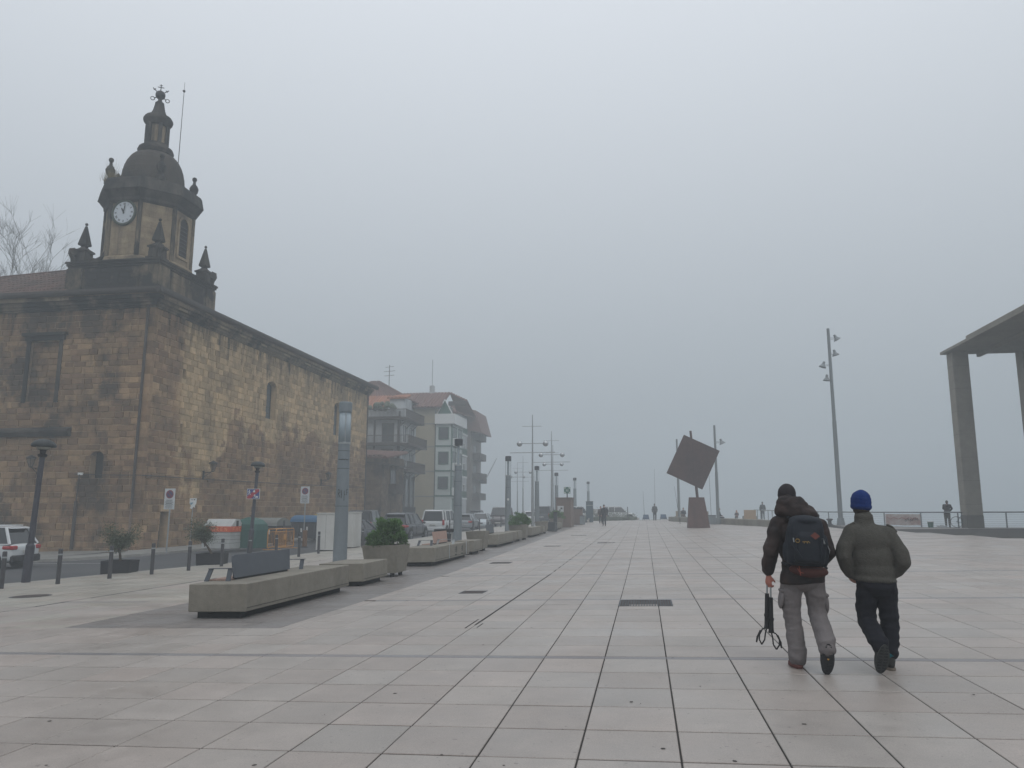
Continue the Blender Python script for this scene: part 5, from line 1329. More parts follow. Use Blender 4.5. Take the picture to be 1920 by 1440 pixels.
t = thing('dark_post', 'square black post beside the fifth grey column, before the kiosk', 'post', at(-6.2, 54.8)); b = MB(); b.cbox(-.12,.12,-.12,.12,0,1.3,.01); b.build('post', M['darkmetal'], t); b = MB(); b.cbox(-.13,.13,-.13,.13,1.3,1.36,.01); b.build('cap', M['black'], t)
def flood_pole(x, y, h, r0, label, heads):
    t = thing('floodlight_pole', label, 'floodlight pole', at(x, y), group='slender grey floodlight poles')
    b = MB(); b.tube((0,0,0),(0,0,h*.52),r0,r0*.86,n=12); b.tube((0,0,h*.52),(-.02,0,h),r0*.74,r0*.62,n=12); b.build('pole', M['pole'], t)
    b = MB(); b.lathe([(r0*1.7,0),(r0*1.7,.06),(r0*1.3,.5),(r0*1.05,.52)],12); b.build('base', M['pole'], t)
    for (z, s_, tilt) in heads:
        b = MB(); b.tube((0,0,z),(s_*.45,0,z+.02),.02); b.tube((0,0,z+.1),(s_*.38,0,z+.12),.012); hd = b.build('bracket', M['pole'], t)
        b = MB(); q = Matrix.Translation((s_*.55,0,z)) @ Matrix.Rotation(tilt, 4, 'Y'); b.m = q
        b.lathe([(.05,.36),(.09,.34),(.10,.15),(.14,.1),(.26,-.06),(.27,-.09),(.02,-.07)],12); b.build('floodlight', M['pole'], hd)
M['pole'] = mat('pole_paint', (0.19,0.21,0.22), .45, .06, 6, metal=.2)
flood_pole(13.72, 58.54, 14.3, .17, 'tallest floodlight pole, with four lamps, between the two walkers', [(13.5,1,-.5),(12.35,.7,-.25),(11.5,-1,.35),(10.5,-.6,.1)])
flood_pole(5.85, 64.8, 8.0, .135, 'floodlight pole just right of the steel sculpture', [(6.55,1,-.4),(5.1+.1,-1,.4),(5.6,-1,.3)][:2]+[(5.0,-.9,.35)])
flood_pole(3.32, 77.2, 8.0, .135, 'floodlight pole just left of the steel sculpture', [(6.5,1,-.4),(5.3,-1,.4)])
# pergola of board-marked concrete
M['pergola'] = mat('board_marked_concrete', (0.235,0.215,0.18), .85, .12, 2.5, bump=.2, col2=(.16,.148,.125), c2scale=.6, c2amt=.6)
M['pergdark'] = mat('pergola_foot', (0.10,0.095,0.082), .85, .12, 4)
t = thing('concrete_pergola', 'huge concrete pergola with slab roof on tall square pillars, at the right edge', 'pergola', at(19.65, 51.6))
zr = 11.44-G(19.65, 51.6)
for (px_, py_) in ((0,0), (4.0,0.0), (13.5,0)):
    b = MB(); b.cbox(px_-.47,px_+.47,py_-.55,py_+.35,.75,zr-.0,.02); b.build('pillar', M['pergola'], t)
    b = MB(); b.cbox(px_-.48,px_+.48,py_-.56,py_+.36,-.02,.752,.02); b.build('pillar_foot', M['pergdark'], t)
b = MB(); b.box(-.78,15.2,-16.2,.5,zr+.001,zr+.16); b.build('roof_slab', M['pergola'], t)
b = MB(); b.box(-.70,15.2,-16.2,-3.4,zr+.161,zr+.36); b.build('upper_slab', M['pergola'], t)
b = MB(); b.box(1.3,1.5,-16,.35,zr-.22,zr); b.build('soffit_rib', M['pergola'], t)
b = MB()
for k in range(7): z = 1.4+k*1.42; b.box(-.474,.474,-.554,.354,z,z+.012)
b.build('cast_line', M['pergdark'], t, kind='stuff')
# quay railing with wires
RL = [(27.5,48.9),(24.3,50.0),(21.3,50.9),(19.0,51.9),(17.2,52.9),(15.6,54.9),(14.4,57.2),(13.2,59.8),(12.6,64.0),(12.1,69.5),(11.7,75.5),(11.45,81.0),(11.3,84.5)]
RLp = [RL[0]]
for (x0,y0),(x1,y1) in zip(RL, RL[1:]):
    n_ = max(1, round(math.hypot(x1-x0,y1-y0)/2.0))
    for k in range(1, n_+1): RLp.append((x0+(x1-x0)*k/n_, y0+(y1-y0)*k/n_))
t = thing('quay_railing', 'grey quay railing with horizontal wires along the water, behind the walkers', 'railing', (0,0,0))
b = MB()
for (x0,y0),(x1,y1) in zip(RLp, RLp[1:]):
    z0, z1 = G(x0,y0)+.93, G(x1,y1)+.93; b.tube((x0,y0,z0),(x1,y1,z1),.042,n=8)
b.build('top_rail', M['pole'], t)
for (x0,y0) in RLp:
    b = MB(); z = G(x0,y0); b.box(x0-.035,x0+.035,y0-.02,y0+.02,z,z+.9); b.build('post', M['pole'], t)
b = MB()
for (x0,y0),(x1,y1) in zip(RLp, RLp[1:]):
    for k in range(6): b.tube((x0,y0,G(x0,y0)+.12+.13*k),(x1,y1,G(x1,y1)+.12+.13*k),.006,n=4,cap=False)
b.build('wires', M['steel'], t, kind='stuff')
t = thing('banner', 'white cloth banner with a faded red and blue drawing tied to the railing', 'banner', (0,0,0))
bx = [(15.62,54.72),(16.2,54.0),(16.75,53.32),(17.15,52.82)]
def bann(u, z):
    k = min(2, int(u*3)); f_ = u*3-k; x = bx[k][0]+(bx[k+1][0]-bx[k][0])*f_; y = bx[k][1]+(bx[k+1][1]-bx[k][1])*f_-.06; return (x-.02, y, G(x,y)+z)
b = MB()
for k in range(9):
    u0, u1 = k/9, (k+1)/9; b.quad(bann(u0,.12+.02*math.sin(k)), bann(u1,.12+.02*math.sin(k+1)), bann(u1,.82), bann(u0,.82))
b.build('cloth', mat('banner_cloth',(.46,.42,.40),.8,.08,5,col2=(.33,.20,.18),c2scale=2.2,c2amt=.8), t)
b = MB()
for k in range(7):
    u = .5+.062*k; z = .38+.05*math.sin(k*1.9)+.02*k; p, q = bann(u,z), bann(u+.03,z+.12); r_, s_ = bann(u+.05,z+.04), bann(u+.02,z-.03)
    for a, c in ((p,q),(q,r_),(r_,s_)): b.tube((a[0]-.02,a[1]-.02,a[2]),(c[0]-.02,c[1]-.02,c[2]),.012,n=4)
b.build('lettering', M['ink'], t)
for k in range(3):
    b = MB(); p = [bann(.05+.3*k+.09*j, .62-.12*((j+k)%2)) for j in range(4)]
    b.path([(q[0]-.02,q[1]-.02,q[2]) for q in p], .02, 5); b.build('red_stroke', mat('faded_red',(.33,.13,.11),.7,0,5), t)
t = thing('mooring_bollard', 'dark iron mooring bollard on the quay between the two walkers', 'mooring bollard', at(13.05, 58.9))
b = MB(); b.lathe([(.24,0),(.24,.05),(.13,.1),(.12,.3),(.20,.36),(.24,.42),(.18,.47),(.03,.48)],14); b.build('body', M['iron'], t); b = MB(); b.lathe([(.36,-.01),(.36,.02)],14); b.build('base_plate', M['darkmetal'], t)
t = thing('bucket', 'green and white fishing bucket by the railing, left of the man with the bicycle', 'bucket', at(17.55, 52.35))
b = MB(); b.lathe([(.14,0),(.18,.34)],14); b.build('pail', mat('bucket_green',(.05,.12,.09),.5,.1,5), t); b = MB(); b.lathe([(.19,.342),(.19,.38),(.05,.39)],14); b.build('lid', M['white'], t)
t = thing('tackle_box', 'small pale tackle box on the quay at the fisherman\'s feet', 'tackle box', at(18.1, 52.1)); b = MB(); b.cbox(-.25,.25,-.1,.1,0,.13,.01); b.build('box', M['signface'], t); b = MB(); b.tube((-.1,0,.15),(.1,0,.15),.012); b.build('handle', M['darkmetal'], t)
# low wall
t = thing('low_wall', 'long low curved concrete wall at the far right edge of the plaza', 'low wall', (0,0,0))
WL = [(2.9,80.0),(3.6,76.9),(5.3,69.8),(6.8,64.0),(8.0,59.5),(9.1,55.5),(10.2,52.8)]
for (x0,y0),(x1,y1) in zip(WL, WL[1:]):
    b = MB(); L_ = math.hypot(x1-x0,y1-y0); nx, ny = -(y1-y0)/L_*-1, (x1-x0)/L_*-1
    e = .01/L_
    p = (x0+(x1-x0)*e, y0+(y1-y0)*e); r = (x1-(x1-x0)*e, y1-(y1-y0)*e); w_ = .55
    a0, a1 = (p[0]-nx*-w_, p[1]-ny*-w_), (r[0]-nx*-w_, r[1]-ny*-w_)
    b.hexa([(v[0],v[1],G(*v)-.05) for v in (p,r,a1,a0)], [(v[0],v[1],G(*v)+.44) for v in (p,r,a1,a0)]); b.build('wall_section', M['concrete'], t)
def crate_seat(x, y, w_, h_, label, m):
    t = thing('seat_back', label, 'wooden seat', at(x, y, .0))
    b = MB(); b.box(-w_/2,w_/2,-.03,.03,.1,h_); b.build('backboard', m, t)
    b = MB(); b.box(-w_/2-.1,w_/2+.1,0.05,.5,.0,.42); b.build('base', M['concrete'], t)
M['wood'] = mat('pale_wood', (0.32,0.22,0.13), .75, .12, 4)
crate_seat(9.9, 77.0, 1.1, .98, 'pale wooden bench back behind the low wall, left of the standing man', M['wood'])
crate_seat(3.7, 83.2, .95, .95, 'small wooden bench back beside the left floodlight pole', mat('greyed_wood',(.24,.19,.14),.75,.12,4))
crate_seat(4.95, 70.5, 1.2, 1.0, 'greyish wooden bench back just right of the sculpture plinth', mat('worn_wood',(.19,.155,.12),.75,.12,4))
# blue crates beside the far fisherman
M['bluebox'] = mat('blue_cloth', (0.05,0.10,0.18), .7, .12, 4)
for k, (x, y, lb) in enumerate([(.15,86.2,'blue beach-style chair at the quay edge, left of the far fisherman'), (2.0,85.6,'blue beach-style chair at the quay edge, right of the far fisherman')]):
    t = thing('folding_chair', lb, 'folding chair', at(x, y), group='blue folding chairs by the water')
    b = MB(); b.hexa([(-.33,0,.12),(.33,0,.12),(.33,.03,.12),(-.33,.03,.12)], [(-.28,.1,.62),(.28,.1,.62),(.28,.13,.62),(-.28,.13,.62)]); b.build('backrest', M['bluebox'], t)
    b = MB(); b.box(-.32,.32,-.35,.02,.22,.26); b.build('seat', M['bluebox'], t)
    for s_ in (-1,1): b = MB(); b.tube((s_*.36,-.35,0),(s_*.26,.12,.62),.018); b.tube((s_*.36,.15,0),(s_*.33,-.33,.28),.018); b.build('leg', M['darkmetal'], t)
def rod(x, y, h, lean, label):
    t = thing('fishing_rod', label, 'fishing rod', at(x, y), group='fishing rods')
    b = MB(); b.tube((0,0,0),(lean*h*.5,.1,h*.5),.022,.016,n=5); b.tube((lean*h*.5,.1,h*.5),(lean*h,.3,h),.016,.008,n=5); b.build('blank', M['iron'], t)
    b = MB(); b.tube((0,0,.3),(0,-.08,.34),.04); b.build('reel', M['darkmetal'], t)
rod(1.15, 86.6, 5.6, .01, 'long fishing rod rising behind the far fisherman'); rod(6.6, 80.5, 6.2, -.01, 'long fishing rod rising right of the sculpture plinth'); rod(3.0, 68.5, 3.2, -.12, 'short fishing rod leaning left of the sculpture post')
rod(.0, 86.9, 3.2, -.03, 'short fishing rod left of the far fisherman')
# ---------------------------------------------------------------- houses beyond the church
rnd = random.Random(5)
M['plaster'] = mat('white_plaster', (0.42,0.44,0.45), .9, .08, 2, col2=(.25,.26,.27), c2scale=.8, c2amt=.6, streak=.4)
M['yellow'] = mat('yellow_plaster', (0.36,0.31,0.21), .9, .06, 1.5, col2=(.29,.26,.18), c2scale=.5, c2amt=.6, streak=.5)
M['timber'] = mat('dark_timber', (0.045,0.033,0.028), .8, .2, 6)
M['greenpaint'] = mat('green_paint', (0.03,0.10,0.075), .6, .1, 5)
M['orangeroof'] = mat('orange_roof', (0.30,0.125,0.07), .85, .15, 3, tone=.18)
M['brownroof'] = mat('brown_roof', (0.14,0.070,0.058), .85, .15, 3, tone=.18)
M['dimglass'] = mat('dim_window_glass', (0.035,0.042,0.05), .15, .2, 3, spec=.6)
M['annexstone'] = stone_mat('annex_stone', (0.17,0.125,0.085), (0.15,0.105,0.075), (0.035,0.03,0.028), ztop=7, topd=.8, darkamt=.85, dthr=.47)
class H:
    def __init__(s, name, label, x, y, cat='house', group='houses beyond the church'):
        s.o = (x, y, G(max(x,-60), min(y, 110))-.16); s.t = thing(name, label, cat, s.o, group=group)
    def mb(s): m = MB(); m.m = Matrix.Translation((-s.o[0], -s.o[1], -s.o[2])); return m
    def box(s, name, m, *a, kind=None): b = s.mb(); b.tone = rnd.random(); b.box(*a); return b.build(name, m, s.t, kind=kind)
    def window(s, face, u0, u1, z0, z1, pl, mf, shutters=None, bars=1):
        """face 'y' (wall plane y=pl seen from -y) or 'x' (plane x=pl seen from +x)"""
        b = s.mb(); fr = .09
        def bx(b, a0, a1, c0, c1, d0, d1):
            if face == 'y': b.box(a0, a1, pl-d1, pl-d0, c0, c1)
            else: b.box(pl+d0, pl+d1, a0, a1, c0, c1)
        bx(b, u0-fr, u0, z0-fr, z1+fr, -.05, .07); bx(b, u1, u1+fr, z0-fr, z1+fr, -.05, .07); bx(b, u0, u1, z1, z1+fr, -.05, .07); bx(b, u0, u1, z0-fr, z0, -.05, .09)
        w = b.build('window', mf, s.t)
        b = s.mb(); bx(b, u0+.001, u1-.001, z0+.001, z1-.001, -.04, .012); b.build('pane', M['dimglass'], w)
        if bars:
            b = s.mb()
            for k in range(1, bars+1): u = u0+(u1-u0)*k/(bars+1); bx(b, u-.03, u+.03, z0+.002, z1-.002, .012, .04)
            b.build('mullion', mf, w)
        return w
    def roof(s, name, m, a, b_, c, d, th=.18, rows=True):
        """sloping slab a-b eave, d-c ridge, with tile rows as relief"""
        q = s.mb(); q.tone = .4; a, b_, c, d = map(Vector, (a, b_, c, d)); n_ = (b_-a).cross(d-a).normalized(); n_ = n_ if n_.z > 0 else -n_
        q.hexa([a-n_*th, b_-n_*th, c-n_*th, d-n_*th], [a, b_, c, d]); r = q.build(name, m, s.t)
        q = s.mb(); k = int((b_-a).length/.45)
        for i in range(k):
            q.tone = rnd.random(); u0, u1 = (i+.1)/k, (i+.75)/k
            q.hexa([a.lerp(b_,u0), a.lerp(b_,u1), d.lerp(c,u1), d.lerp(c,u0)], [a.lerp(b_,u0+.12/k)+n_*.09, a.lerp(b_,u1-.12/k)+n_*.09, d.lerp(c,u1-.12/k)+n_*.09, d.lerp(c,u0+.12/k)+n_*.09])
        q.build('tile_rows', m, r, kind='stuff'); return r
# the small stone annex against the church
h = H('stone_annex', 'low brown stone annex with a projecting tiled eave, against the far end of the church', -28.0, 76.0, 'annex')
h.box('wall', M['annexstone'], -31.5, -25.6, 73.3, 80.5, -1.0, 7.0)
b = h.mb(); z = -.4
while z < 6.7:
    u = -31.4
    while u < -25.7:
        q_ = min(u+rnd.uniform(.4,.9), -25.6); b.tone = rnd.random(); b.box(u+.015, q_-.015, 73.26, 73.31, z+.012, z+.338); u = q_
    u = 73.3
    while u < 80.4:
        q_ = min(u+rnd.uniform(.4,.9), 80.5); b.tone = rnd.random(); b.box(-25.61, -25.56, u+.015, q_-.015, z+.012, z+.338); u = q_
    z += .35
b.build('stone_courses', M['annexstone'], h.t, kind='stuff')
h.roof('roof', M['brownroof'], (-31.6,73.0,7.0), (-24.9,73.0,6.75), (-25.2,80.8,7.8), (-31.6,80.8,8.1))
b = h.mb(); b.hexa([(-27.2,73.0,6.2),(-24.7,73.0,6.0),(-24.7,80,6.0),(-27.2,80,6.2)], [(-27.2,73.0,6.32),(-24.7,73.0,6.12),(-24.7,80,6.12),(-27.2,80,6.32)]); b.build('eave', M['timber'], h.t)
h.window('x', 76.0, 77.6, 3.9, 5.6, -25.55, M['timber'], bars=1)
h.box('balcony', M['timber'], -25.5, -24.7, 75.4, 78.2, 3.2, 4.2)
h.box('lintel', M['annexstone'], -25.62, -25.50, 75.6, 78.0, 5.72, 6.0)
# house A
h = H('timber_balcony_house', 'white house with dark timber posts and long balconies, nearest beyond the church', -30.5, 89.0)
x0, x1, y0, y1 = -34.0, -27.96, 86.0, 92.6
h.box('wall', M['plaster'], x0, x1, y0, y1, -1.0, 13.0)
for z in (.2, 6.05, 9.05, 12.1):
    h.box('floor_beam', M['timber'], x0-.02, x1+.06, y0-.06, y1+.02, z-.0, z+.32)
for x in (-33.9, -31.0, -28.1):
    h.box('timber_post', M['timber'], x-.02 if x < -33 else x-.1, x+.14, y0-.05, y0+.05, .52, 12.0)
h.box('corner_post', M['timber'], x1-.12, x1+.08, y0-.08, y0+.12, -.4, 13.0)
for z, d0 in ((6.05, 1.35), (9.05, 1.5), (12.1, 1.1)):
    b = h.mb(); b.box(x0, x1+d0, y0-d0*.8, y0-.061, z-.12, z+.12); b.box(x1+.061, x1+d0, y0-.0605, y1, z-.12, z+.12); b.build('balcony_slab', M['timber'], h.t)
    b = h.mb(); xr, yf = x1+d0-.05, y0-d0*.8+.05
    b.tube((x0,yf,z+1.05),(xr,yf,z+1.05),.04); b.tube((xr,yf,z+1.05),(xr,y1,z+1.05),.04)
    k = x0
    while k < xr: b.box(k-.015,k+.015,yf-.015,yf+.015,z+.12,z+1.04); k += .16
    k = yf
    while k < y1: b.box(xr-.015,xr+.015,k-.015,k+.015,z+.12,z+1.04); k += .14
    b.build('balustrade', M['timber'], h.t, kind='stuff')
    b = h.mb()
    for u in (y0-.3, y0+2.2, y0+4.6): b.tube((x1+.06,u,z-1.0),(x1+d0-.15,u,z-.12),.06,n=4)
    b.build('bracket', M['timber'], h.t, kind='stuff')
for z in (6.5, 9.5):
    h.window('x', 87.1, 88.6, z+.05, z+2.0, x1+.01, M['white'], bars=1); h.window('x', 89.6, 91.8, z+.05, z+2.0, x1+.01, M['white'], bars=2)
    h.window('y', -30.0, -28.7, z, z+2.0, y0-.01, M['timber'], bars=1)
b = h.mb(); b.box(x1+.01, x1+.06, 86.6, 91.9, 1.5, 5.6); b.build('ground_shopfront', M['dimglass'], h.t)
for u in (86.6, 88.2, 90.0, 91.8): h.box('shop_post', M['timber'], x1+.062, x1+.16, u, u+.16, .6, 5.7)
h.box('shop_sill', M['white'], x1+.064, x1+.14, 86.8, 91.7, 1.3, 1.5)
h.box('parapet', M['plaster'], x0, x1, y0+.2, y1, 13.0, 13.3)
h.roof('roof', M['orangeroof'], (-34.6,86.8,13.4), (-29.9,86.8,13.4), (-31.2,92.8,15.9), (-34.6,92.8,15.9))
h.box('dormer', M['plaster'], -30.1, -28.3, 88.6, 91.6, 13.3, 15.0); h.roof('dormer_roof', M['orangeroof'], (-30.4,88.3,15.0),(-28.0,88.3,15.0),(-28.4,91.8,15.8),(-30.0,91.8,15.8))
b = h.mb()
for k in range(16): b.sphere((-31.8+rnd.uniform(0,3.2), 86.0+rnd.uniform(-.6,.6), 13.2+rnd.uniform(0,.8)), rnd.uniform(.2,.42), 7, 5)
b.build('terrace_plants', M['leaf2'], h.t, kind='stuff')
# the block behind with a big hipped roof
h = H('rear_house', 'big brown hipped roof of a house rising behind the balcony house, with an aerial', -34.0, 99.5)
h.box('wall', M['plaster'], -43, -30.6, 96.5, 103, -1, 16.0)
h.roof('roof', M['brownroof'], (-43.5,96,15.9),(-30.0,96,15.9),(-35.5,99.5,19.0),(-36.5,99.5,19.0)); h.roof('roof', M['brownroof'], (-30.0,96,15.9),(-30.0,103.4,15.9),(-35.4,99.7,19.0),(-35.5,99.5,19.0))
b = h.mb(); b.tube((-34,99.5,18),(-34,99.5,21.2),.05)
for z, w_ in ((20.9,.6),(20.3,.8),(19.7,.7)): b.tube((-34-w_,99.5,z),(-34+w_,99.5,z+.1),.03,n=4)
b.build('aerial', M['iron'], h.t)
# house B: yellow gable wall, white and green bay
h = H('yellow_green_house', 'tall house with a yellow side wall and a white bay with green bands', -27.5, 102.5)
h.box('wall', M['yellow'], -34, -27.4, 100, 108, -1, 15.2)
for z in (3.3, 6.6, 9.9, 13.0): h.box('string_course', mat('grey_band',(.22,.21,.18),.8,.05,5), -34, -27.39, 99.95, 100.0, z, z+.16)
h.box('drain_pipe', M['iron'], -27.5, -27.38, 99.88, 99.98, 0, 15)
h.box('bay', mat('pale_green_white',(.46,.51,.49),.8,.06,2), -27.4, -25.2, 99.9, 106.4, -1, 14.2)
for z in (3.35, 6.65, 9.95): h.box('green_band', M['greenpaint'], -27.45, -25.1, 99.82, 106.5, z, z+.2)
h.box('green_corner', M['greenpaint'], -25.25, -25.14, 99.85, 100.2, 3.55, 13.0)
h.box('parapet', M['white'], -27.45, -24.7, 99.5, 106.8, 13.0, 14.35)
for z in (4.4, 7.7, 11.0):
    h.window('y', -26.9, -25.65, z, z+1.5, 99.88, M['greenpaint'], bars=0); h.window('x', 100.6, 102.4, z, z+1.6, -25.19, M['greenpaint'], bars=1); h.window('x', 103.6, 105.6, z, z+1.6, -25.19, M['greenpaint'], bars=1)
    h.box('balcony_panel', M['white'], -25.19, -24.55, 100.5, 103.0, z-.9, z+.15)
h.window('x', 100.8, 102.0, .6, 3.0, -25.19, M['greenpaint'], bars=1)
h.box('attic_wall', M['plaster'], -33.9, -27.0, 101.5, 107.5, 15.2, 16.2)
b = h.mb(); b.prism([(-27.4,14.35),(-25.3,14.35),(-26.35,16.3)], 'y', 100.6, 101.0); b.build('gable', M['greenpaint'], h.t)
b = h.mb(); b.tube((-27.45,100.45,14.4),(-26.35,100.45,16.4),.07,n=4); b.tube((-25.25,100.45,14.4),(-26.35,100.45,16.4),.07,n=4); b.build('gable_board', M['white'], h.t)
h.roof('roof', M['brownroof'], (-34.5,99.2,15.3),(-26.6,99.2,15.3),(-26.6,104.5,18.0),(-34.5,104.5,18.0)); h.roof('roof', M['brownroof'], (-26.6,104.5,18.0),(-23.8,103.0,16.6),(-23.8,108.5,15.0),(-26.6,108.5,16.0))
h.box('chimney', M['plaster'], -29.6, -29.0, 104.2, 104.8, 17.2, 19.0)
b = h.mb(); b.tube((-29.3,104.5,19),(-29.3,104.5,22.8),.03,n=5); b.build('aerial', M['iron'], h.t)
h.box('eave_board', M['timber'], -26.5, -24.0, 102.9, 103.1, 15.9, 16.5)
# house C
h = H('dark_balcony_house', 'farthest visible house, with narrow white balconies and a rounded dark gable', -27.5, 118.0); h.t.location.x -= 1.7
h.box('wall', M['plaster'], -33, -26.0, 112, 120, -1, 16.2); h.box('wall', mat('grey_brown_wall',(.16,.14,.125),.9,.12,2), -33, -25.4, 120, 128, -1, 16.6)
for z in (3.3, 6.5, 9.7, 12.9):
    h.box('balcony_slab', M['white'], -26.0, -24.9, 112.3, 115.6, z-.1, z+.12); b = h.mb(); k = 112.4
    while k < 115.6: b.box(-24.97,-24.93,k,k+.05,z+.12,z+1.0); k += .2
    b.box(-24.98,-24.9,112.3,115.6,z+1.0,z+1.08); b.build('balustrade', M['greenpaint'], h.t, kind='stuff')
    h.window('x', 112.9, 115.0, z+.3, z+2.3, -25.99, M['timber'], bars=1); h.window('x', 117.0, 118.4, z+.6, z+2.2, -25.99, M['white'], bars=1); h.window('x', 122, 124, z+.6, z+2.2, -25.39, M['timber'], bars=1)
    h.box('dark_balcony', M['timber'], -25.4, -24.2, 121.5, 126.5, z-.1, z+1.0)
h.roof('roof', M['brownroof'], (-26,111.5,16.2),(-24.6,119.8,16.2),(-29,120,18),(-30,112,18)); h.roof('roof', M['brownroof'], (-33.5,111.5,16.0),(-25.6,111.5,16.0),(-28.5,115,18),(-33.5,115,18))
b = h.mb(); b.hexa([(-26,119.5,14.2),(-23.6,119.5,13.8),(-23.6,128,13.8),(-26,128,14.2)],[(-29,120,18.4),(-24.6,120,17.4),(-24.6,128,17.4),(-29,128,18.4)]); b.build('gable', M['brownroof'], h.t)
h.box('flag_bracket', M['timber'], -25.4, -24.4, 126.6, 128.2, 6.0, 7.6)
b = h.mb(); b.tube((-24.6,127.5,6.4),(-22.6,127.5,10.2),.09,.06,n=6); b.build('flagpole', M['plaster'], h.t)
# kerbside wall strip and far hedge bits
h = H('dark_fence', 'long low dark fence at the foot of the balcony house, behind the parked cars', -26.0, 84.0, 'fence', None)
h.box('fence_panel', M['darkmetal'], -31, -25.2, 83.9, 84.0, -.4, 1.9)
# ---------------------------------------------------------------- hillside trees behind the church, bare
def bare_tree(x, y, z, h_, seed, label):
    M.setdefault('fogbark', mat('fogged_bark', (0.22,0.225,0.22), .9, .2, 8))  # bark paled so that the fading by fog is put into its colour
    t = thing('bare_tree', label, 'tree', (x, y, z), group='bare trees on the hillside'); r = random.Random(seed)
    tr = MB(); tw = MB()
    def grow(p, d, L_, rad, lev):
        q = p+d*L_; mid = p.lerp(q,.5)+Vector((r.uniform(-1,1),r.uniform(-1,1),0))*L_*.05
        (tr if lev < 2 else tw).path([p, mid, q], [rad*.8, rad*.62, rad*.48], 6 if lev < 2 else 4, cap=False)
        if lev >= 5: return
        for k in range(3 if lev < 4 else 4):
            a = r.uniform(0, 6.283); s_ = r.uniform(.35,.8); nd = (d+Vector((math.cos(a)*s_, math.sin(a)*s_, r.uniform(-.05,.35)))).normalized()
            grow(q if k else q, nd, L_*r.uniform(.62,.82), rad*.6, lev+1)
    grow(Vector((0,0,-.5)), Vector((r.uniform(-.1,.1),r.uniform(-.1,.1),1)), h_*.27, .17, 0)
    tr.build('trunk', M['fogbark'], t); tw.build('crown', M['fogbark'], t, kind='stuff')
tp = [(-58,64,11,24,3,'tallest bare tree rising over the church roof, with a forked crown'), (-64,66,10,22,5,'bare tree left of the tallest one, lower on the slope'), (-56,70,8,22,8,'bare tree close to the clock tower, faint behind the pinnacle'),
      (-62,60,10.5,18,11,'dense bare tree near the left edge of the photo'), (-60,66,10,20,14,'bare tree farther up the slope, hardly visible'), (-62,58,13,18,17,'bare tree cut by the left edge of the photo')]
for q in tp: bare_tree(*q)
f = MB(); r = random.Random(8)
for k in range(5200):
    x = r.uniform(-95,-51); y = r.uniform(54,80); z = max(hz_(x, y), 8+(-51-x)*.35)+r.uniform(-3,7.5)*r.random()+2; f.tone = r.random(); s_ = r.uniform(.25,.6)
    a = r.uniform(0,6.28); u = Vector((math.cos(a),math.sin(a),r.uniform(-.4,.4)))*s_; v = Vector((-math.sin(a)*.4,math.cos(a)*.4,1))*s_; p = Vector((x,y,z)); f.quad(p-u, p-v*.6, p+u, p+v)
f.build('undergrowth', M['leaf2'], None, kind='stuff')
# ---------------------------------------------------------------- vehicles
rnd = random.Random(9)
def paint(name, c, metal=.0): return mat(name, c, .32, .03, 3, metal=metal, coat=.5, spec=.5)
M['carwhite'] = paint('car_white', (0.55,0.57,0.58)); M['cardark'] = paint('car_dark_grey', (0.035,0.04,0.05)); M['carsilver'] = paint('car_silver', (0.26,0.28,0.30), .3)
M['carblack'] = paint('car_black', (0.012,0.012,0.016)); M['carbrown'] = paint('car_brown_grey', (0.10,0.085,0.09)); M['carpale'] = paint('car_pale_blue', (0.36,0.41,0.44))
M['trimblack'] = mat('black_plastic_trim', (0.018,0.018,0.02), .7, .1, 8)
M['redlight'] = mat('tail_light_red', (0.36,0.018,0.02), .2, 0, 5, spec=.6); M['clearlight'] = mat('headlight_clear', (0.36,0.38,0.40), .15, 0, 5, spec=.6)
M['plate'] = mat('number_plate', (0.50,0.50,0.48), .5, 0, 5); M['carglass'] = mat('car_glass', (0.012,0.015,0.018), .06, 0, 5, spec=.65)
M['rim'] = mat('alloy_rim', (0.26,0.27,0.28), .35, 0, 5, metal=.6)
KINDS = {
 # half width, length, belt z, roof z, [windscreen base y, roof front y, roof rear y, tail top y], nose height, wheel radius, roof half width
 'suv':   dict(hw=.92, L=4.45, belt=1.02, roof=1.68, g=(1.05,.42,-1.72,-2.08), nose=.86, bon=1.0, wr=.35, rh=.60),
 'hatch': dict(hw=.86, L=4.0, belt=.92, roof=1.46, g=(1.05,.30,-1.45,-1.88), nose=.70, bon=.90, wr=.31, rh=.56),
 'van':   dict(hw=.90, L=4.4, belt=1.06, roof=1.82, g=(1.25,.72,-2.02,-2.14), nose=.84, bon=1.08, wr=.32, rh=.70),
 'mpv':   dict(hw=.95, L=4.8, belt=1.12, roof=1.95, g=(1.75,1.05,-2.25,-2.36), nose=.95, bon=1.15, wr=.33, rh=.74),
 'sedan': dict(hw=.88, L=4.4, belt=.90, roof=1.43, g=(.95,.25,-1.05,-1.75), nose=.70, bon=.88, wr=.31, rh=.54),
}
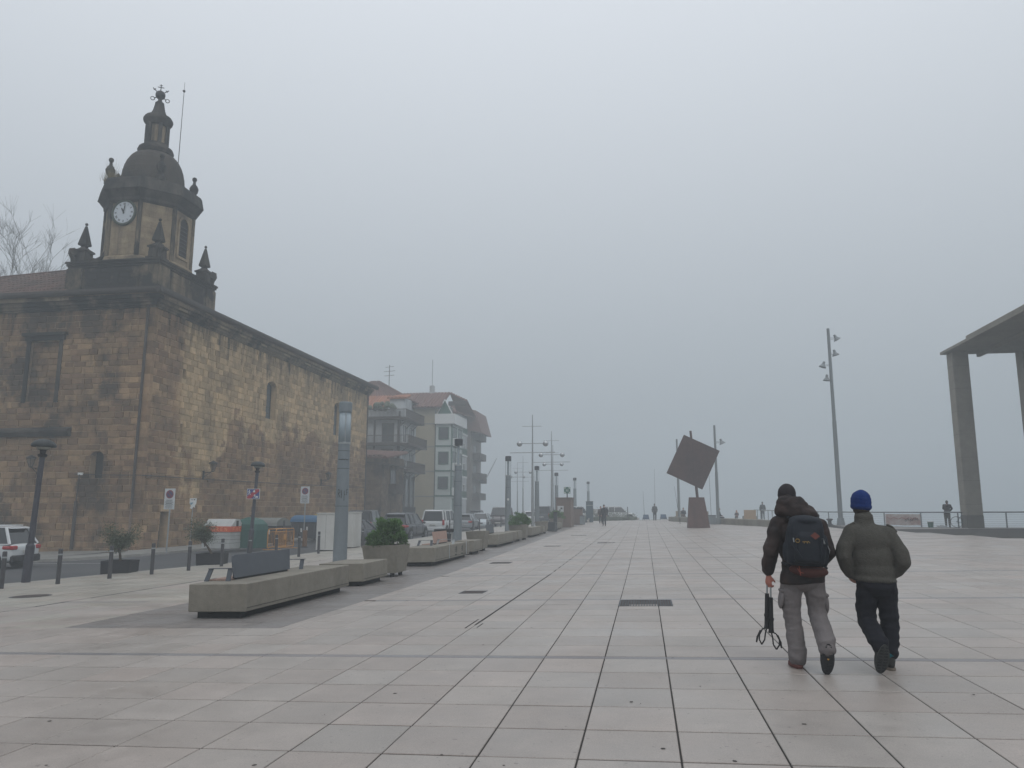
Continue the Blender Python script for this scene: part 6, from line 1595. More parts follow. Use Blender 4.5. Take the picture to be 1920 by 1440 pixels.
def car(x, y, rz, kind, m, label, dz=-.16, rails=False, name='parked_car', cat='car', tint=None):
    K = KINDS[kind]; hw, L, belt, roof = K['hw'], K['L'], K['belt'], K['roof']; wr = K['wr']; h2 = L/2; g0, g1, g2, g3 = K['g']; bon = K['bon']; rh = K['rh']
    t = thing(name, label, cat, (x, y, G(max(x,-60), min(y,110))+dz), rz, group='vehicles along the street')
    # lower body: stations from tail to nose
    st = [(-h2, .42, belt-.18, hw*.80), (-h2+.03,.34,belt-.06,hw*.90), (-h2+.18,.27,belt-.0,hw*.97), (-h2+.7,.24,belt,hw), (-.3,.22,belt-.01,hw), (g0-.1,.22,belt-.03,hw*.995),
          (g0+.25,.24,bon,hw*.985), (h2-.75,.25,bon-.06,hw*.965), (h2-.28,.27,K['nose'],hw*.90), (h2-.08,.32,K['nose']-.12,hw*.80), (h2,.42,K['nose']-.24,hw*.66)]
    b = MB(); rs = []
    for (yy, zb, zt, w_) in st:
        zm = zb+(zt-zb)*.55
        half = [(w_*.80,zb),(w_*.96,zb+.07),(w_,zb+(zt-zb)*.3),(w_*1.005,zm),(w_*.975,zt-.10),(w_*.93,zt-.03),(w_*.80,zt),(w_*.4,zt+.02)]
        rs.append([(px_,yy,pz) for px_, pz in half]+[(-px_,yy,pz) for px_, pz in reversed(half)])
    b.rings(rs); body = b.build('body', m, t, smooth=True)
    mod = body.modifiers.new('sub', 'SUBSURF'); mod.levels = 1; mod.render_levels = 1
    # glasshouse
    wb = hw*.915
    bl = [(-wb,g3,belt-.03),(wb,g3,belt-.03),(wb,g0,belt-.05),(-wb,g0,belt-.05)]
    def ring_(s0, z, gr, gf, w_): return [(-w_,gr,z),(w_,gr,z),(w_,gf,z),(-w_,gf,z)]
    b = MB(); e = .018
    b.rings([bl, [(-rh-e*0,g2,roof-.05),(rh,g2,roof-.05),(rh,g1,roof-.05),(-rh,g1,roof-.05)]]); b.build('windows', M['carglass'], t)
    b = MB(); wmid = rh
    rr = [[(-wmid,g2-.02,roof-.07),(wmid,g2-.02,roof-.07),(wmid+.02,(g1+g2)/2,roof-.055),(wmid,g1+.03,roof-.08),(-wmid,g1+.03,roof-.08),(-wmid-.02,(g1+g2)/2,roof-.055)],
          [(-wmid*.97,g2+.03,roof-.02),(wmid*.97,g2+.03,roof-.02),(wmid,(g1+g2)/2,roof),(wmid*.95,g1-.05,roof-.03),(-wmid*.95,g1-.05,roof-.03),(-wmid,(g1+g2)/2,roof)],
          [(-wmid*.5,g2+.1,roof+.0),(wmid*.5,g2+.1,roof),(wmid*.5,(g1+g2)/2,roof+.025),(wmid*.5,g1-.15,roof+.0),(-wmid*.5,g1-.15,roof+.0),(-wmid*.5,(g1+g2)/2,roof+.025)]]
    b.rings(rr); b.build('roof', m, t, smooth=False)
    b = MB()
    for s_ in (-1, 1):
        b.tube((s_*wb,g0,belt-.05),(s_*rh,g1,roof-.05),.035,n=6); b.tube((s_*wb,g3+.0,belt-.03),(s_*rh,g2,roof-.05),.06,n=6)
        nb = 2 if kind != 'sedan' else 1
        for k in range(nb):
            u = (g1*.95+g2*.05-.95*k-.75) if k < 1 else g2+.55
            u2 = u+.02; fz = 1.0
            b.tube((s_*wb*.995,u,belt-.02),(s_*(rh+.01),u2,roof-.06),.032 if k == 0 else .07,n=6)
        b.tube((s_*wb*1.0,g3,belt-.02),(s_*wb*1.0,g0,belt-.04),.03,n=6)
        if kind in ('suv','mpv','van') or rails: b.tube((s_*rh*.98,g2+.15,roof+.03),(s_*rh*.98,g1-.1,roof+.02),.018,n=6)
    if kind in ('suv','hatch'): b.hexa([(-rh,g2-.22,roof-.085),(rh,g2-.22,roof-.085),(rh,g2+.05,roof-.06),(-rh,g2+.05,roof-.06)],[(-rh*.95,g2-.20,roof-.055),(rh*.95,g2-.20,roof-.055),(rh*.95,g2+.05,roof-.01),(-rh*.95,g2+.05,roof-.01)])
    b.build('pillar_frame', m, t)
    # sills, bumpers
    b = MB(); b.cbox(-hw*.93,hw*.93,-h2-.04,-h2+.10,.30,.58,.04); b.build('rear_bumper', M['trimblack'] if kind in ('suv',) else m, t)
    b = MB(); b.cbox(-hw*.84,hw*.84,h2-.16,h2+.03,.26,.48,.04); b.build('front_bumper', M['trimblack'] if kind == 'suv' else m, t)
    b = MB(); b.box(-hw*1.0,-hw*.985+.02,-h2+.9,h2-1.0,.2,.34); b.box(hw*.985-.02,hw*1.0,-h2+.9,h2-1.0,.2,.34); b.build('sill', M['trimblack'], t)
    wy = (-h2+.80, h2-.84)
    for yy in wy:
        for s_ in (-1, 1):
            b = MB(); b.tube((s_*(hw-.16),yy,wr+.03),(s_*(hw+.004),yy,wr+.03),wr+.075,n=20); b.build('wheel_arch', M['trimblack'], t)
            b = MB(); q = [(wr-.03,0),(wr,.02),(wr,.17),(wr-.03,.19),(wr*.62,.185)]
            b.m = Matrix.Translation((s_*(hw-.165),yy,wr)) @ Matrix.Rotation(s_*math.pi/2, 4, 'Y'); b.lathe(q, 20); w = b.build('wheel', M['black'], t)
            b = MB(); b.m = Matrix.Translation((s_*(hw+.006),yy,wr)) @ Matrix.Rotation(s_*math.pi/2, 4, 'Y')
            b.lathe([(wr*.64,.012),(wr*.64,.028),(wr*.58,.022)],20,cap=False); b.lathe([(.05,.01),(.05,.03)],8)
            for k in range(5): a = k*1.2566; b.tube((.03*math.cos(a),.03*math.sin(a),.02),(wr*.6*math.cos(a),wr*.6*math.sin(a),.02),.022,.03,n=4)
            b.build('rim', M['rim'], w)
    # lights, plates, mirrors, door lines
    for s_ in (-1, 1):
        b = MB(); zt = belt-.02
        if kind in ('van','mpv'): b.cbox(min(s_*hw*.83,s_*hw*.99),max(s_*hw*.83,s_*hw*.99),-h2-.02,-h2+.14,.72,1.12,.02)
        else: b.cbox(min(s_*hw*.60,s_*hw*.94),max(s_*hw*.60,s_*hw*.94),-h2-.012,-h2+.2,zt-.21,zt-.05,.03); b.cbox(min(s_*hw*.90,s_*hw*.995),max(s_*hw*.90,s_*hw*.995),-h2+.10,-h2+.40,zt-.19,zt-.06,.03)
        b.build('tail_light', M['redlight'], t)
        b = MB(); zn = K['nose']-.1
        b.hexa([(s_*hw*.52,h2-.02,zn-.12),(s_*hw*.86,h2-.18,zn-.10),(s_*hw*.93,h2-.5,zn+.02),(s_*hw*.7,h2-.4,zn-.05)],[(s_*hw*.52,h2-.10,zn+.02),(s_*hw*.84,h2-.24,zn+.05),(s_*hw*.92,h2-.52,zn+.10),(s_*hw*.7,h2-.42,zn+.09)])
        b.build('headlight', M['clearlight'], t)
        b = MB(); b.sphere((s_*(hw+.10),g0-.28,belt+.05),(.09,.07,.075),8,6); b.tube((s_*(hw-.05),g0-.25,belt),(s_*(hw+.08),g0-.28,belt+.03),.025,n=5); b.build('mirror', m if m != M['carwhite'] else M['trimblack'], t)
    b = MB(); b.box(-.26,.26,-h2-.052,-h2-.03,.66,.78) if kind in ('suv','mpv','van') else b.box(-.26,.26,-h2-.052,-h2-.03,.52,.63); pl = b.build('number_plate', M['plate'], t)
    b = MB(); zc = .69 if kind in ('suv','mpv','van') else .545
    for k in range(7): u = -.20+.06*k+(.02 if k > 3 else 0); b.box(u,u+.035,-h2-.056,-h2-.0525,zc,zc+.06)
    b.build('plate_characters', M['ink'], pl)
    b = MB(); b.box(-.26,.26,h2+.03,h2+.045,.34,.45); b.build('number_plate', M['plate'], t)
    b = MB(); b.box(-hw*.45,hw*.45,h2-.035,h2-.005,.48,.60); b.build('grille', M['trimblack'], t)
    b = MB()
    for s_ in (-1,1):
        for u in (g0-.25, g1*.95+g2*.05-.72, g2+.50): b.box(min(s_*hw*.985,s_*hw*1.008),max(s_*hw*.985,s_*hw*1.008),u-.006,u+.006,.36,belt-.12)
        for u in (.0, -.98): b.box(min(s_*hw*.99,s_*hw*1.012),max(s_*hw*.99,s_*hw*1.012),u-.10,u+.06,belt-.20,belt-.165)
    b.build('door_line', M['trimblack'], t, kind='stuff')
    return t
car(-26.3, 27.1, R(98), 'suv', M['carwhite'], 'white off-roader seen from its rear corner, cut by the left edge of the photo', rails=True)
car(-15.35, 49.0, R(-3), 'suv', M['cardark'], 'dark grey off-roader seen from behind, between the green bush and the white van', dz=-.14)
car(-15.5, 58.6, R(-2), 'van', M['carwhite'], 'white passenger van seen from behind, right of the dark grey off-roader')
car(-16.7, 42.6, R(172), 'sedan', M['cardark'], 'dark car showing only its nose beside the narrow white cabinet')
car(-21.2, 57.5, R(8), 'mpv', M['carblack'], 'big black van behind the dark cars, under the stone annex')
car(-15.4, 66.9, R(2), 'hatch', M['carsilver'], 'silver hatchback partly behind the second grey column')
car(-15.2, 72.0, R(186), 'hatch', M['carpale'], 'pale bluish hatchback facing the camera, right of the second grey column')
car(-14.6, 79.5, R(182), 'mpv', M['carbrown'], 'brownish grey people carrier with a big dark windscreen, left of the third grey column')
car(-12.6, 85.5, R(15), 'hatch', M['carwhite'], 'white hatchback behind the bush of the third planter')
car(-11.6, 92.0, R(-4), 'mpv', M['cardark'], 'dark van behind the white scooter')
car(-22.5, 84.0, R(5), 'hatch', M['carsilver'], 'silver car in the second row, roof just showing over the pale hatchback')
car(-20.3, 94.0, R(4), 'suv', M['cardark'], 'dark car far back in the second row')
car(-18.0, 101.0, R(4), 'hatch', M['carpale'], 'faint pale car far back by the globe masts')
car(-3.2, 95.6, R(-84), 'suv', M['carwhite'], 'white estate car side-on beyond the plaza, right of the far walkers', rails=True)
car(-8.2, 97.0, R(-86), 'van', M['carwhite'], 'white van beyond the kiosk, half behind the farthest grey column')
car(-6.0, 101.5, R(-82), 'sedan', M['carbrown'], 'faint dark car behind the blue information panel')
t = thing('scooter', 'white motor scooter parked behind the fourth bench', 'scooter', at(-9.0, 56.5), R(160), group='vehicles along the street')
for yy in (-.62, .62):
    b = MB(); b.m = Matrix.Translation((-.05, yy, .27)) @ Matrix.Rotation(math.pi/2, 4, 'Y'); b.lathe([(.2,0),(.27,.01),(.27,.1),(.2,.11)],16); b.build('wheel', M['black'], t)
b = MB(); b.hexa([(-.16,-.75,.45),(.16,-.75,.45),(.2,.1,.25),(-.2,.1,.25)],[(-.12,-.8,.75),(.12,-.8,.75),(.18,.0,.72),(-.18,.0,.72)]); b.hexa([(-.22,.1,.22),(.22,.1,.22),(.2,.45,.3),(-.2,.45,.3)],[(-.2,.28,1.0),(.2,.28,1.0),(.12,.42,.98),(-.12,.42,.98)]); b.build('fairing', M['carwhite'], t)
b = MB(); b.cbox(-.15,.15,-.8,.0,.76,.84,.03); b.build('seat', M['black'], t)
b = MB(); b.tube((-.34,.22,1.1),(.34,.22,1.1),.02); b.tube((0,.35,.9),(0,.25,1.1),.03); b.tube((-.25,.22,1.1),(-.33,.25,1.3),.008); b.tube((.25,.22,1.1),(.33,.25,1.3),.008); b.sphere((-.34,.25,1.33),(.06,.02,.04),6,5); b.sphere((.34,.25,1.33),(.06,.02,.04),6,5); b.build('handlebar', M['black'], t)
b = MB(); b.hexa([(-.17,.40,1.0),(.17,.40,1.0),(.17,.42,1.0),(-.17,.42,1.0)],[(-.12,.28,1.35),(.12,.28,1.35),(.12,.3,1.35),(-.12,.3,1.35)]); b.build('windscreen', M['lampglass'], t)
b = MB(); b.cbox(-.2,.2,-1.0,-.7,.84,1.12,.04); b.build('top_box', M['carwhite'], t)
b = MB(); b.sphere((0,.44,.86),(.09,.05,.08),8,6); b.build('headlight', M['clearlight'], t)
# low hedge and low fence at the far end of the plaza
t = thing('far_hedge', 'low clipped hedge along the far end of the plaza, below the white estate car', 'hedge', at(-4.5, 91.2))
b = MB(); b.cbox(-4.4,3.6,-.3,.3,-.1,.42,.05); b.build('hedge_core', M['leaf2'], t); bush(t, (0,0,.1), 3.6, .35, .35, 2500, M['leaf2'], 31, .10)
for k, (x, lb) in enumerate([(-7.3,'thin dark post at the far end, left of the dog'),(-1.9,'thin dark post in front of the far white estate car')]):
    bollard(x, 90.6, lb, 'far posts at the end of the plaza', 1.5)
# ---------------------------------------------------------------- people
rnd = random.Random(33)
def cloth(name, col, rough=.9, var=.15, scale=9, bump=.25, bscale=160, **k): return mat(name, col, rough, var, scale, bump=bump, bscale=bscale, spec=.25, **k)
M['skin'] = mat('skin', (0.36,0.19,0.14), .6, .08, 12); M['handskin'] = mat('cold_hand_skin', (0.40,0.15,0.11), .6, .1, 20)
M['hair'] = mat('dark_hair', (0.03,0.024,0.02), .7, .3, 60)
M['anorak'] = cloth('brown_black_anorak', (0.036,0.023,0.020), .7, .4, 4, col2=(0.012,0.011,0.012), c2scale=5, c2amt=.9); M['packcloth'] = cloth('navy_pack_fabric', (0.013,0.017,0.024), .65, .2, 8)
M['greytrouser'] = cloth('grey_cargo_cloth', (0.165,0.150,0.150), .9, .12, 6); M['maroonbag'] = cloth('maroon_bag', (0.062,0.022,0.018), .75, .2, 8)
M['fleece'] = cloth('olive_grey_fleece', (0.074,0.071,0.062), .98, .2, 40, bump=.5, bscale=90); M['bluehat'] = cloth('blue_knit', (0.006,0.028,0.14), .95, .15, 50, bump=.6, bscale=140)
M['blacktrouser'] = cloth('black_trouser_cloth', (0.0085,0.009,0.014), .85, .2, 6); M['shoe'] = cloth('dark_shoe', (0.03,0.027,0.027), .8, .2, 15); M['sole'] = mat('rubber_sole', (0.022,0.023,0.025), .85, .2, 30, bump=.5, bscale=70)
M['teal'] = cloth('teal_collar', (0.012,0.12,0.15), .9); M['cap'] = cloth('charcoal_cap', (0.028,0.024,0.026), .9)
def capsule(mb, p0, p1, r0, r1, n=14):
    p0, p1 = Vector(p0), Vector(p1); d = p1-p0
    if d.length < 1e-5: d = Vector((0,0,1e-3))
    q = d.to_track_quat('Z', 'Y'); L = d.length; rs = []
    for k in range(1, 5): a = -math.pi/2+k*math.pi/10; rs.append((p0+q@Vector((0,0,r0*math.sin(a))), r0*math.cos(a)))
    rs.append((p0, r0)); rs.append((p1, r1))
    for k in range(1, 5): a = k*math.pi/10; rs.append((p1+q@Vector((0,0,r1*math.sin(a))), r1*math.cos(a)))
    mb.rings([[c+q@Vector((r*math.cos(2*math.pi*i/n), r*math.sin(2*math.pi*i/n), 0)) for i in range(n)] for c, r in rs])
def ell(mb, c, r, rot=(0,0,0), n=18, m=12):
    old = mb.m; loc = Matrix.Translation(c) @ Euler(rot).to_matrix().to_4x4(); mb.m = loc; mb.sphere((0,0,0), r, n, m); mb.m = old
def chain(mb, pts, rad):
    for (a, b_), (r0, r1) in zip(zip(pts, pts[1:]), zip(rad, rad[1:])): capsule(mb, a, b_, r0, r1)
def blob(name, mb, m, parent, vox=.012, smooth=3, fold=0.0, ff=(14,14,22), seed=0, cut=None):
    me = bpy.data.meshes.new(name); me.from_pydata(mb.v, [], mb.f)
    import bmesh
    bm = bmesh.new(); bm.from_mesh(me); bmesh.ops.recalc_face_normals(bm, faces=bm.faces); bm.to_mesh(me); bm.free()
    o = bpy.data.objects.new(name+'_src', me); C.objects.link(o)
    r = o.modifiers.new('r', 'REMESH'); r.mode = 'VOXEL'; r.voxel_size = vox
    if smooth: s_ = o.modifiers.new('s', 'SMOOTH'); s_.iterations = smooth; s_.factor = .5
    dg = bpy.context.evaluated_depsgraph_get(); dg.update(); e = o.evaluated_get(dg); nm = bpy.data.meshes.new_from_object(e)
    bpy.data.objects.remove(o); bpy.data.meshes.remove(me)
    if fold:
        vs = nm.vertices; off = Vector((seed*3.7, seed*1.3, 0))
        nn = [v.normal.copy() for v in vs]
        for v, n_ in zip(vs, nn):
            p = Vector((v.co.x*ff[0], v.co.y*ff[1], v.co.z*ff[2]))+off
            k = noise.noise(p)*.7+(abs(noise.noise(p*.55+Vector((5,5,5))))-.25)*-1.3+noise.noise(p*2.3)*.25
            v.co += n_*k*fold
    nm.name = name; nm.materials.clear(); nm.materials.append(m)
    a = nm.attributes.new('tone', 'FLOAT', 'FACE'); a.data.foreach_set('value', [.5]*len(nm.polygons))
    nm.polygons.foreach_set('use_smooth', [True]*len(nm.polygons))
    o = bpy.data.objects.new(name, nm); C.objects.link(o); o.parent = parent; return o
V = Vector
def hand(mb, wrist, dirn, palm_n, s_=1.0, curl=1.1, thumb=1):
    """palm box of capsules and five separate bent fingers; dirn from wrist to knuckles, palm_n is where fingers curl to"""
    w_, d, pn = V(wrist), V(dirn).normalized(), V(palm_n).normalized(); side = d.cross(pn).normalized()
    for k in range(4):
        off = side*(k-1.5)*.020*s_; capsule(mb, w_+d*.015*s_+off*.6, w_+d*.085*s_+off, .013*s_, .0115*s_, 8)
        L_ = (.040,.046,.043,.034)[k]*s_; p = w_+d*.088*s_+off; a = .35*curl
        for j in range(3):
            dd = (d*math.cos(a)+pn*math.sin(a)); q = p+dd*L_*(1,.62,.5)[j]; capsule(mb, p, q, (.0105,.0095,.0085)[j]*s_, (.0095,.0085,.0075)[j]*s_, 8); p = q; a += .85*curl
    p = w_+d*.03*s_+side*thumb*-.028*s_; q = p+(d*.6+pn*.5-side*thumb*.5).normalized()*.04*s_; capsule(mb, p, q, .014*s_, .011*s_, 8); capsule(mb, q, q+(d*.6+pn*.8+side*thumb*.2).normalized()*.03*s_, .011*s_, .009*s_, 8)
def body_mesh(t, J, m, vox, handspec=None, headr=(.075,.092,.112), slim=.82, face=True, hands=True):
    """one continuous figure: trunk, neck, head with a face, limbs, hands"""
    b = MB(); k = slim
    ell(b, J['pelvis'], (.150*k,.105*k,.13)); ell(b, V(J['pelvis']).lerp(V(J['chest']), .5), (.135*k,.095*k,.17)); ell(b, J['chest'], (.165*k,.11*k,.19))
    capsule(b, J['chest'], J['neck'], .07, .055); capsule(b, J['neck'], V(J['head'])-V((0,0,.03)), .056, .052)
    hd = V(J['head']); yaw = J.get('headyaw', 0.0); Rz = Matrix.Rotation(yaw, 3, 'Z')
    ell(b, hd, headr, (0,0,yaw)); ell(b, hd+Rz@V((0,.022,-.05)), (headr[0]*.78,headr[1]*.75,.065), (0,0,yaw))
    if face:
        capsule(b, hd+Rz@V((0,headr[1]-.005,.005)), hd+Rz@V((0,headr[1]+.016,-.03)), .009, .013, 8)
        for s_ in (-1,1): ell(b, hd+Rz@V((s_*headr[0],-.005,-.012)), (.012,.022,.032), (0,0,yaw), 8, 6); ell(b, hd+Rz@V((s_*.03,headr[1]-.014,.008)), (.014,.010,.009), (0,0,yaw), 8, 6)
        ell(b, hd+Rz@V((0,headr[1]-.006,-.058)), (.024,.011,.006), (0,0,yaw), 8, 6)
    for s_ in 'LR':
        sg = -1 if s_ == 'L' else 1
        capsule(b, V(J['chest'])+V((0,0,.10)), J['sh'+s_], .06, .052); chain(b, [J['sh'+s_], J['el'+s_], J['wr'+s_]], [.05*k+.005, .040*k, .027])
        chain(b, [V(J['pelvis'])+V((sg*.05,0,-.02)), J['hip'+s_], J['kn'+s_], J['an'+s_]], [.10*k,.092*k,.058*k,.040]); chain(b, [J['an'+s_], J['to'+s_]], [.040,.030])
        if hands and handspec and s_ in handspec: hand(b, J['wr'+s_], *handspec[s_])
        elif hands: d = (V(J['wr'+s_])-V(J['el'+s_])).normalized(); hand(b, J['wr'+s_], d, V((-sg*.7,.7,0)), 1.0, .6, sg)
    return blob('body', b, m, t, vox, 2)
def shoe(t, an, to, m, ms, vox=.010, sc_=1.0):
    an, to = V(an), V(to); d = (to-an); d = d.normalized(); b = MB()
    return an, to, d, b
# ---- walker with backpack
tm = thing('person', 'taller walker in dark brown anorak, grey cargo trousers and cap, seen from behind', 'person', (1.50, 8.30, G(1.50, 8.3)), R(2), tilt=(0, .055))
J = dict(pelvis=(0.0,0,.93), chest=(-.035,.03,1.28), neck=(-.10,.05,1.50), head=(-.135,.09,1.66), headyaw=0.15,
 shL=(-.245,.02,1.39), elL=(-.31,-.03,1.10), wrL=(-.318,.05,.875), shR=(.17,.02,1.39), elR=(.235,-.01,1.12), wrR=(.15,.16,.98),
 hipL=(-.10,0,.88), knL=(-.085,.05,.49), anL=(-.045,.02,.10), toL=(-.07,.16,.05), hipR=(.10,0,.88), knR=(.145,.02,.50), anR=(.155,-.33,.28), toR=(.150,-.30,.09))
body_mesh(tm, J, M['handskin'], .0075, {'L': (V((0,.12,-1)), V((.75,.65,0)), 1.0, 1.25, -1)})
b = MB()   # anorak
ell(b, (0,-.005,.90), (.212,.155,.10)); ell(b, (0,-.01,.86), (.205,.152,.055))
ell(b, (-.005,.0,.98), (.205,.145,.17)); ell(b, (-.02,.01,1.12), (.205,.15,.20)); ell(b, (-.03,.03,1.30), (.235,.155,.18)); capsule(b, (-.20,.02,1.40), (.13,.02,1.40), .085, .085)
chain(b, [(-.235,.02,1.385),(-.315,-.03,1.10),(-.328,.045,.925)], [.085,.078,.062]); chain(b, [(.165,.02,1.385),(.235,-.02,1.13),(.17,.14,1.0)], [.085,.078,.062])
chain(b, [(-.318,.035,.96),(-.322,.05,.905)], [.060,.052])
blob('anorak', b, M['anorak'], tm, .009, 6, .014, (9,9,14), 3)
b = MB(); # hem skirt
b.lathe([(.205,.815),(.21,.83),(.207,.90),(.18,.96)], 24); b.m = None
for i, v in enumerate(b.v): b.v[i] = (v[0]*1.03-.005, v[1]*.76-.008, v[2]+.02*math.sin(v[0]*9))
b.build('anorak_hem', M['anorak'], tm, smooth=True)
b = MB()   # hood lying over the neck, thick collar rolls
ell(b, (-.085,.0,1.545), (.175,.135,.095), (0,.12,0)); ell(b, (-.17,.03,1.585), (.075,.11,.085)); ell(b, (.03,.0,1.50), (.125,.12,.075), (0,.35,0)); ell(b, (-.06,-.06,1.50), (.17,.085,.08)); ell(b, (-.10,.0,1.585), (.165,.125,.09)); ell(b, (-.125,.035,1.63), (.115,.11,.055)); ell(b, (-.19,-.01,1.53), (.09,.10,.085))
capsule(b, (-.22,.05,1.53), (-.14,.10,1.63), .05, .045); capsule(b, (-.14,-.02,1.625), (-.02,.0,1.615), .05, .045); capsule(b, (-.02,.02,1.60), (.10,.03,1.49), .06, .06)
blob('hood', b, M['anorak'], tm, .009, 2, .014, (13,13,17), 7)
b = MB(); ell(b, (-.135,.09,1.70), (.088,.102,.10), (0,0,.15)); ell(b, (-.135,.09,1.675), (.090,.104,.055), (0,0,.15)); capsule(b, (-.17,.185,1.685), (-.10,.19,1.685), .016, .016); blob('cap', b, M['cap'], tm, .008, 2, .002)
b = MB(); ell(b, (-.135,.075,1.645), (.082,.095,.075)); blob('hair', b, M['hair'], tm, .009, 1, .003, (40,40,40), 2)
b = MB()   # trousers
chain(b, [(-.02,0,.88),(.02,0,.88)], [.155,.155]); ell(b, (0,-.02,.86), (.19,.135,.12)); 
chain(b, [(-.10,0,.84),(-.105,.03,.66),(-.09,.05,.50),(-.065,.03,.30),(-.045,.01,.15)], [.110,.104,.088,.082,.085]); chain(b, [(-.048,.01,.17),(-.045,.0,.10)], [.086,.09])
chain(b, [(.10,0,.84),(.135,.02,.66),(.150,.02,.50),(.155,-.17,.38),(.150,-.30,.30)], [.110,.103,.088,.088,.086]); chain(b, [(.150,-.27,.315),(.152,-.315,.255)], [.086,.084])
blob('trousers', b, M['greytrouser'], tm, .0085, 2, .012, (9,9,17), 11)
for cx_, cy_, cz_, sg in ((-.196,.03,.66,-1), (.222,.02,.645,1)):
    b = MB(); b.m = Matrix.Translation((cx_,cy_,cz_)) @ Matrix.Rotation(sg*-.1, 4, 'Y'); ell(b, (0,0,0), (.026,.075,.10)) if False else None; b.sphere((0,0,-.01),(.030,.078,.105),16,12); b.cbox(-.026,.026,-.075,.075,.045,.085,.012); b.build('cargo_pocket', M['greytrouser'], tm, smooth=True)
b = MB(); ell(b, (-.055,.06,.065), (.052,.135,.055), (0,0,.12)); ell(b, (-.045,-.01,.09), (.052,.07,.07)); blob('shoe', b, M['shoe'], tm, .008, 2, .002)
b = MB(); b.m = Matrix.Translation((-.055,.055,.012)) @ Matrix.Rotation(.12, 4, 'Z'); b.lathe([(1,-.012),(1.02,.012),(.98,.022)],20)
for i, v in enumerate(b.v): pass
b.v = [tuple(b.m @ V(((b.m.inverted() @ V(v)).x*.056, (b.m.inverted() @ V(v)).y*.145, (b.m.inverted() @ V(v)).z))) for v in b.v]
b.build('sole', mat('red_brown_sole', (.10,.035,.028), .85, .1, 20), tm)
b = MB(); ell(b, (.146,-.295,.17), (.054,.055,.145), (.12,0,0)); ell(b, (.146,-.27,.26), (.052,.06,.07)); blob('shoe', b, M['shoe'], tm, .008, 2, .002)
b = MB(); n_ = 22; out_ = []
for k in range(n_):
    a = 2*math.pi*k/n_; out_.append((.058*math.cos(a)*(1+.13*math.sin(a+2.6)), .148*math.sin(a)))
r0 = [(.146+u, -.333-.035*(z/.15), .155+z) for u, z in out_]; r1 = [(p[0], p[1]-.024, p[2]) for p in r0]; b.rings([r0, r1]); so = b.build('sole', M['sole'], tm)
b = MB()
for k in range(11):
    z = -.125+.024*k
    if -.03 < z < .02: continue
    w_ = .044*math.sqrt(max(.05, 1-(z/.15)**2))
    for s_ in (-1,1): b.box(.146+min(s_*.006,s_*w_), .146+max(s_*.006,s_*w_), -.365-.035*(z/.15), -.355-.035*(z/.15), .155+z-.007, .155+z+.007)
b.build('tread', M['sole'], so, kind='stuff')
b = MB(); b.F(*[b.P((.150+.010*math.cos(k*.7), -.3585, .165+.017*math.sin(k*.7))) for k in range(9)]); b.build('sole_badge', mat('yellow_badge',(.5,.26,.04),.5,0,5), so)
# ---- rucksack
tb = thing('backpack', 'dark navy rucksack with a small red diamond patch, worn by the taller walker', 'backpack', (1.50, 8.30, G(1.50, 8.3)), R(2), tilt=(0, .055))
b = MB()
def sup(b, c, w_, d_, n_=20, pw=.55):   # one ring of a rounded-box section
    return [(c[0]+w_*math.copysign(abs(math.cos(t))**pw, math.cos(t)), c[1]+d_*math.copysign(abs(math.sin(t))**pw, math.sin(t)), c[2]) for t in [2*math.pi*i/n_ for i in range(n_)]]
b.rings([sup(b, (-.02,-.20,z), w_, d_) for z, w_, d_ in ((.995,.13,.06),(1.02,.175,.095),(1.10,.19,.115),(1.22,.188,.12),(1.34,.172,.11),(1.42,.15,.09),(1.465,.12,.06))])
b.rings([sup(b, (-.02,-.30,z), w_, d_) for z, w_, d_ in ((1.03,.10,.02),(1.06,.125,.045),(1.18,.125,.05),(1.28,.11,.04),(1.315,.08,.02))])
ell(b, (-.02,-.20,1.43), (.155,.11,.055)); ell(b, (-.20,-.19,1.12), (.035,.06,.10)); ell(b, (.165,-.19,1.19), (.035,.055,.12))
blob('pack_body', b, M['packcloth'], tb, .008, 5, .006, (12,12,9), 5)
b = MB(); ell(b, (.165,-.18,1.075), (.042,.05,.085)); blob('side_pouch', b, M['packcloth'], tb, .009, 2, .004)
b = MB(); b.F(*[b.P(p) for p in ((.045,-.333,1.255),(.09,-.322,1.29),(.045,-.306,1.325),(.0,-.322,1.29))]); 
b.v = [(v[0]-.005, v[1]-.020, v[2]) for v in b.v]; b.build('diamond_patch', mat('red_patch',(.11,.032,.024),.8,.1,20), tb)
b = MB()
for s_ in (-1,1):
    b.path([(s_*.13-.02,-.12,1.45),(s_*.17-.02,-.0,1.49),(s_*.16-.02,.12,1.42),(s_*.15,.17,1.25),(s_*.17,.12,1.08),(s_*.17,-.08,1.05)], .016, 6)
    b.path([(s_*.14-.02,-.31,1.38),(s_*.13-.02,-.345,1.25),(s_*.11-.02,-.35,1.10),(s_*.13-.02,-.30,1.03)], .007, 5)
b.path([(-.17,-.32,1.21),(-.14,-.345,1.15),(-.09,-.35,1.07)], .013, 6); b.path([(.15,-.27,1.25),(.17,-.29,1.17),(.19,-.25,1.12)], .007, 5)
b.build('straps', M['packcloth'], tb)
b = MB(); b.tube((-.16,-.335,1.26),(-.155,-.34,1.22),.008); b.tube((.11,-.34,1.27),(.13,-.33,1.22),.007); b.path([(.175,-.26,1.20),(.20,-.24,1.16),(.20,-.22,1.12)], .005, 5); b.build('buckle', M['steel'], tb)
b = MB(); b.path([(-.125+.02*math.cos(k*1.0),-.352,1.235+.018*math.sin(k*1.0)) for k in range(7)], .0035, 5); b.path([(-.08+.009*k+.006*math.sin(k*2),-.354,1.225+.012*math.sin(k*2.3)) for k in range(8)], .0035, 5); b.build('yellow_cord', mat('yellow_cord',(.30,.19,.05),.8,.1,20), tb)
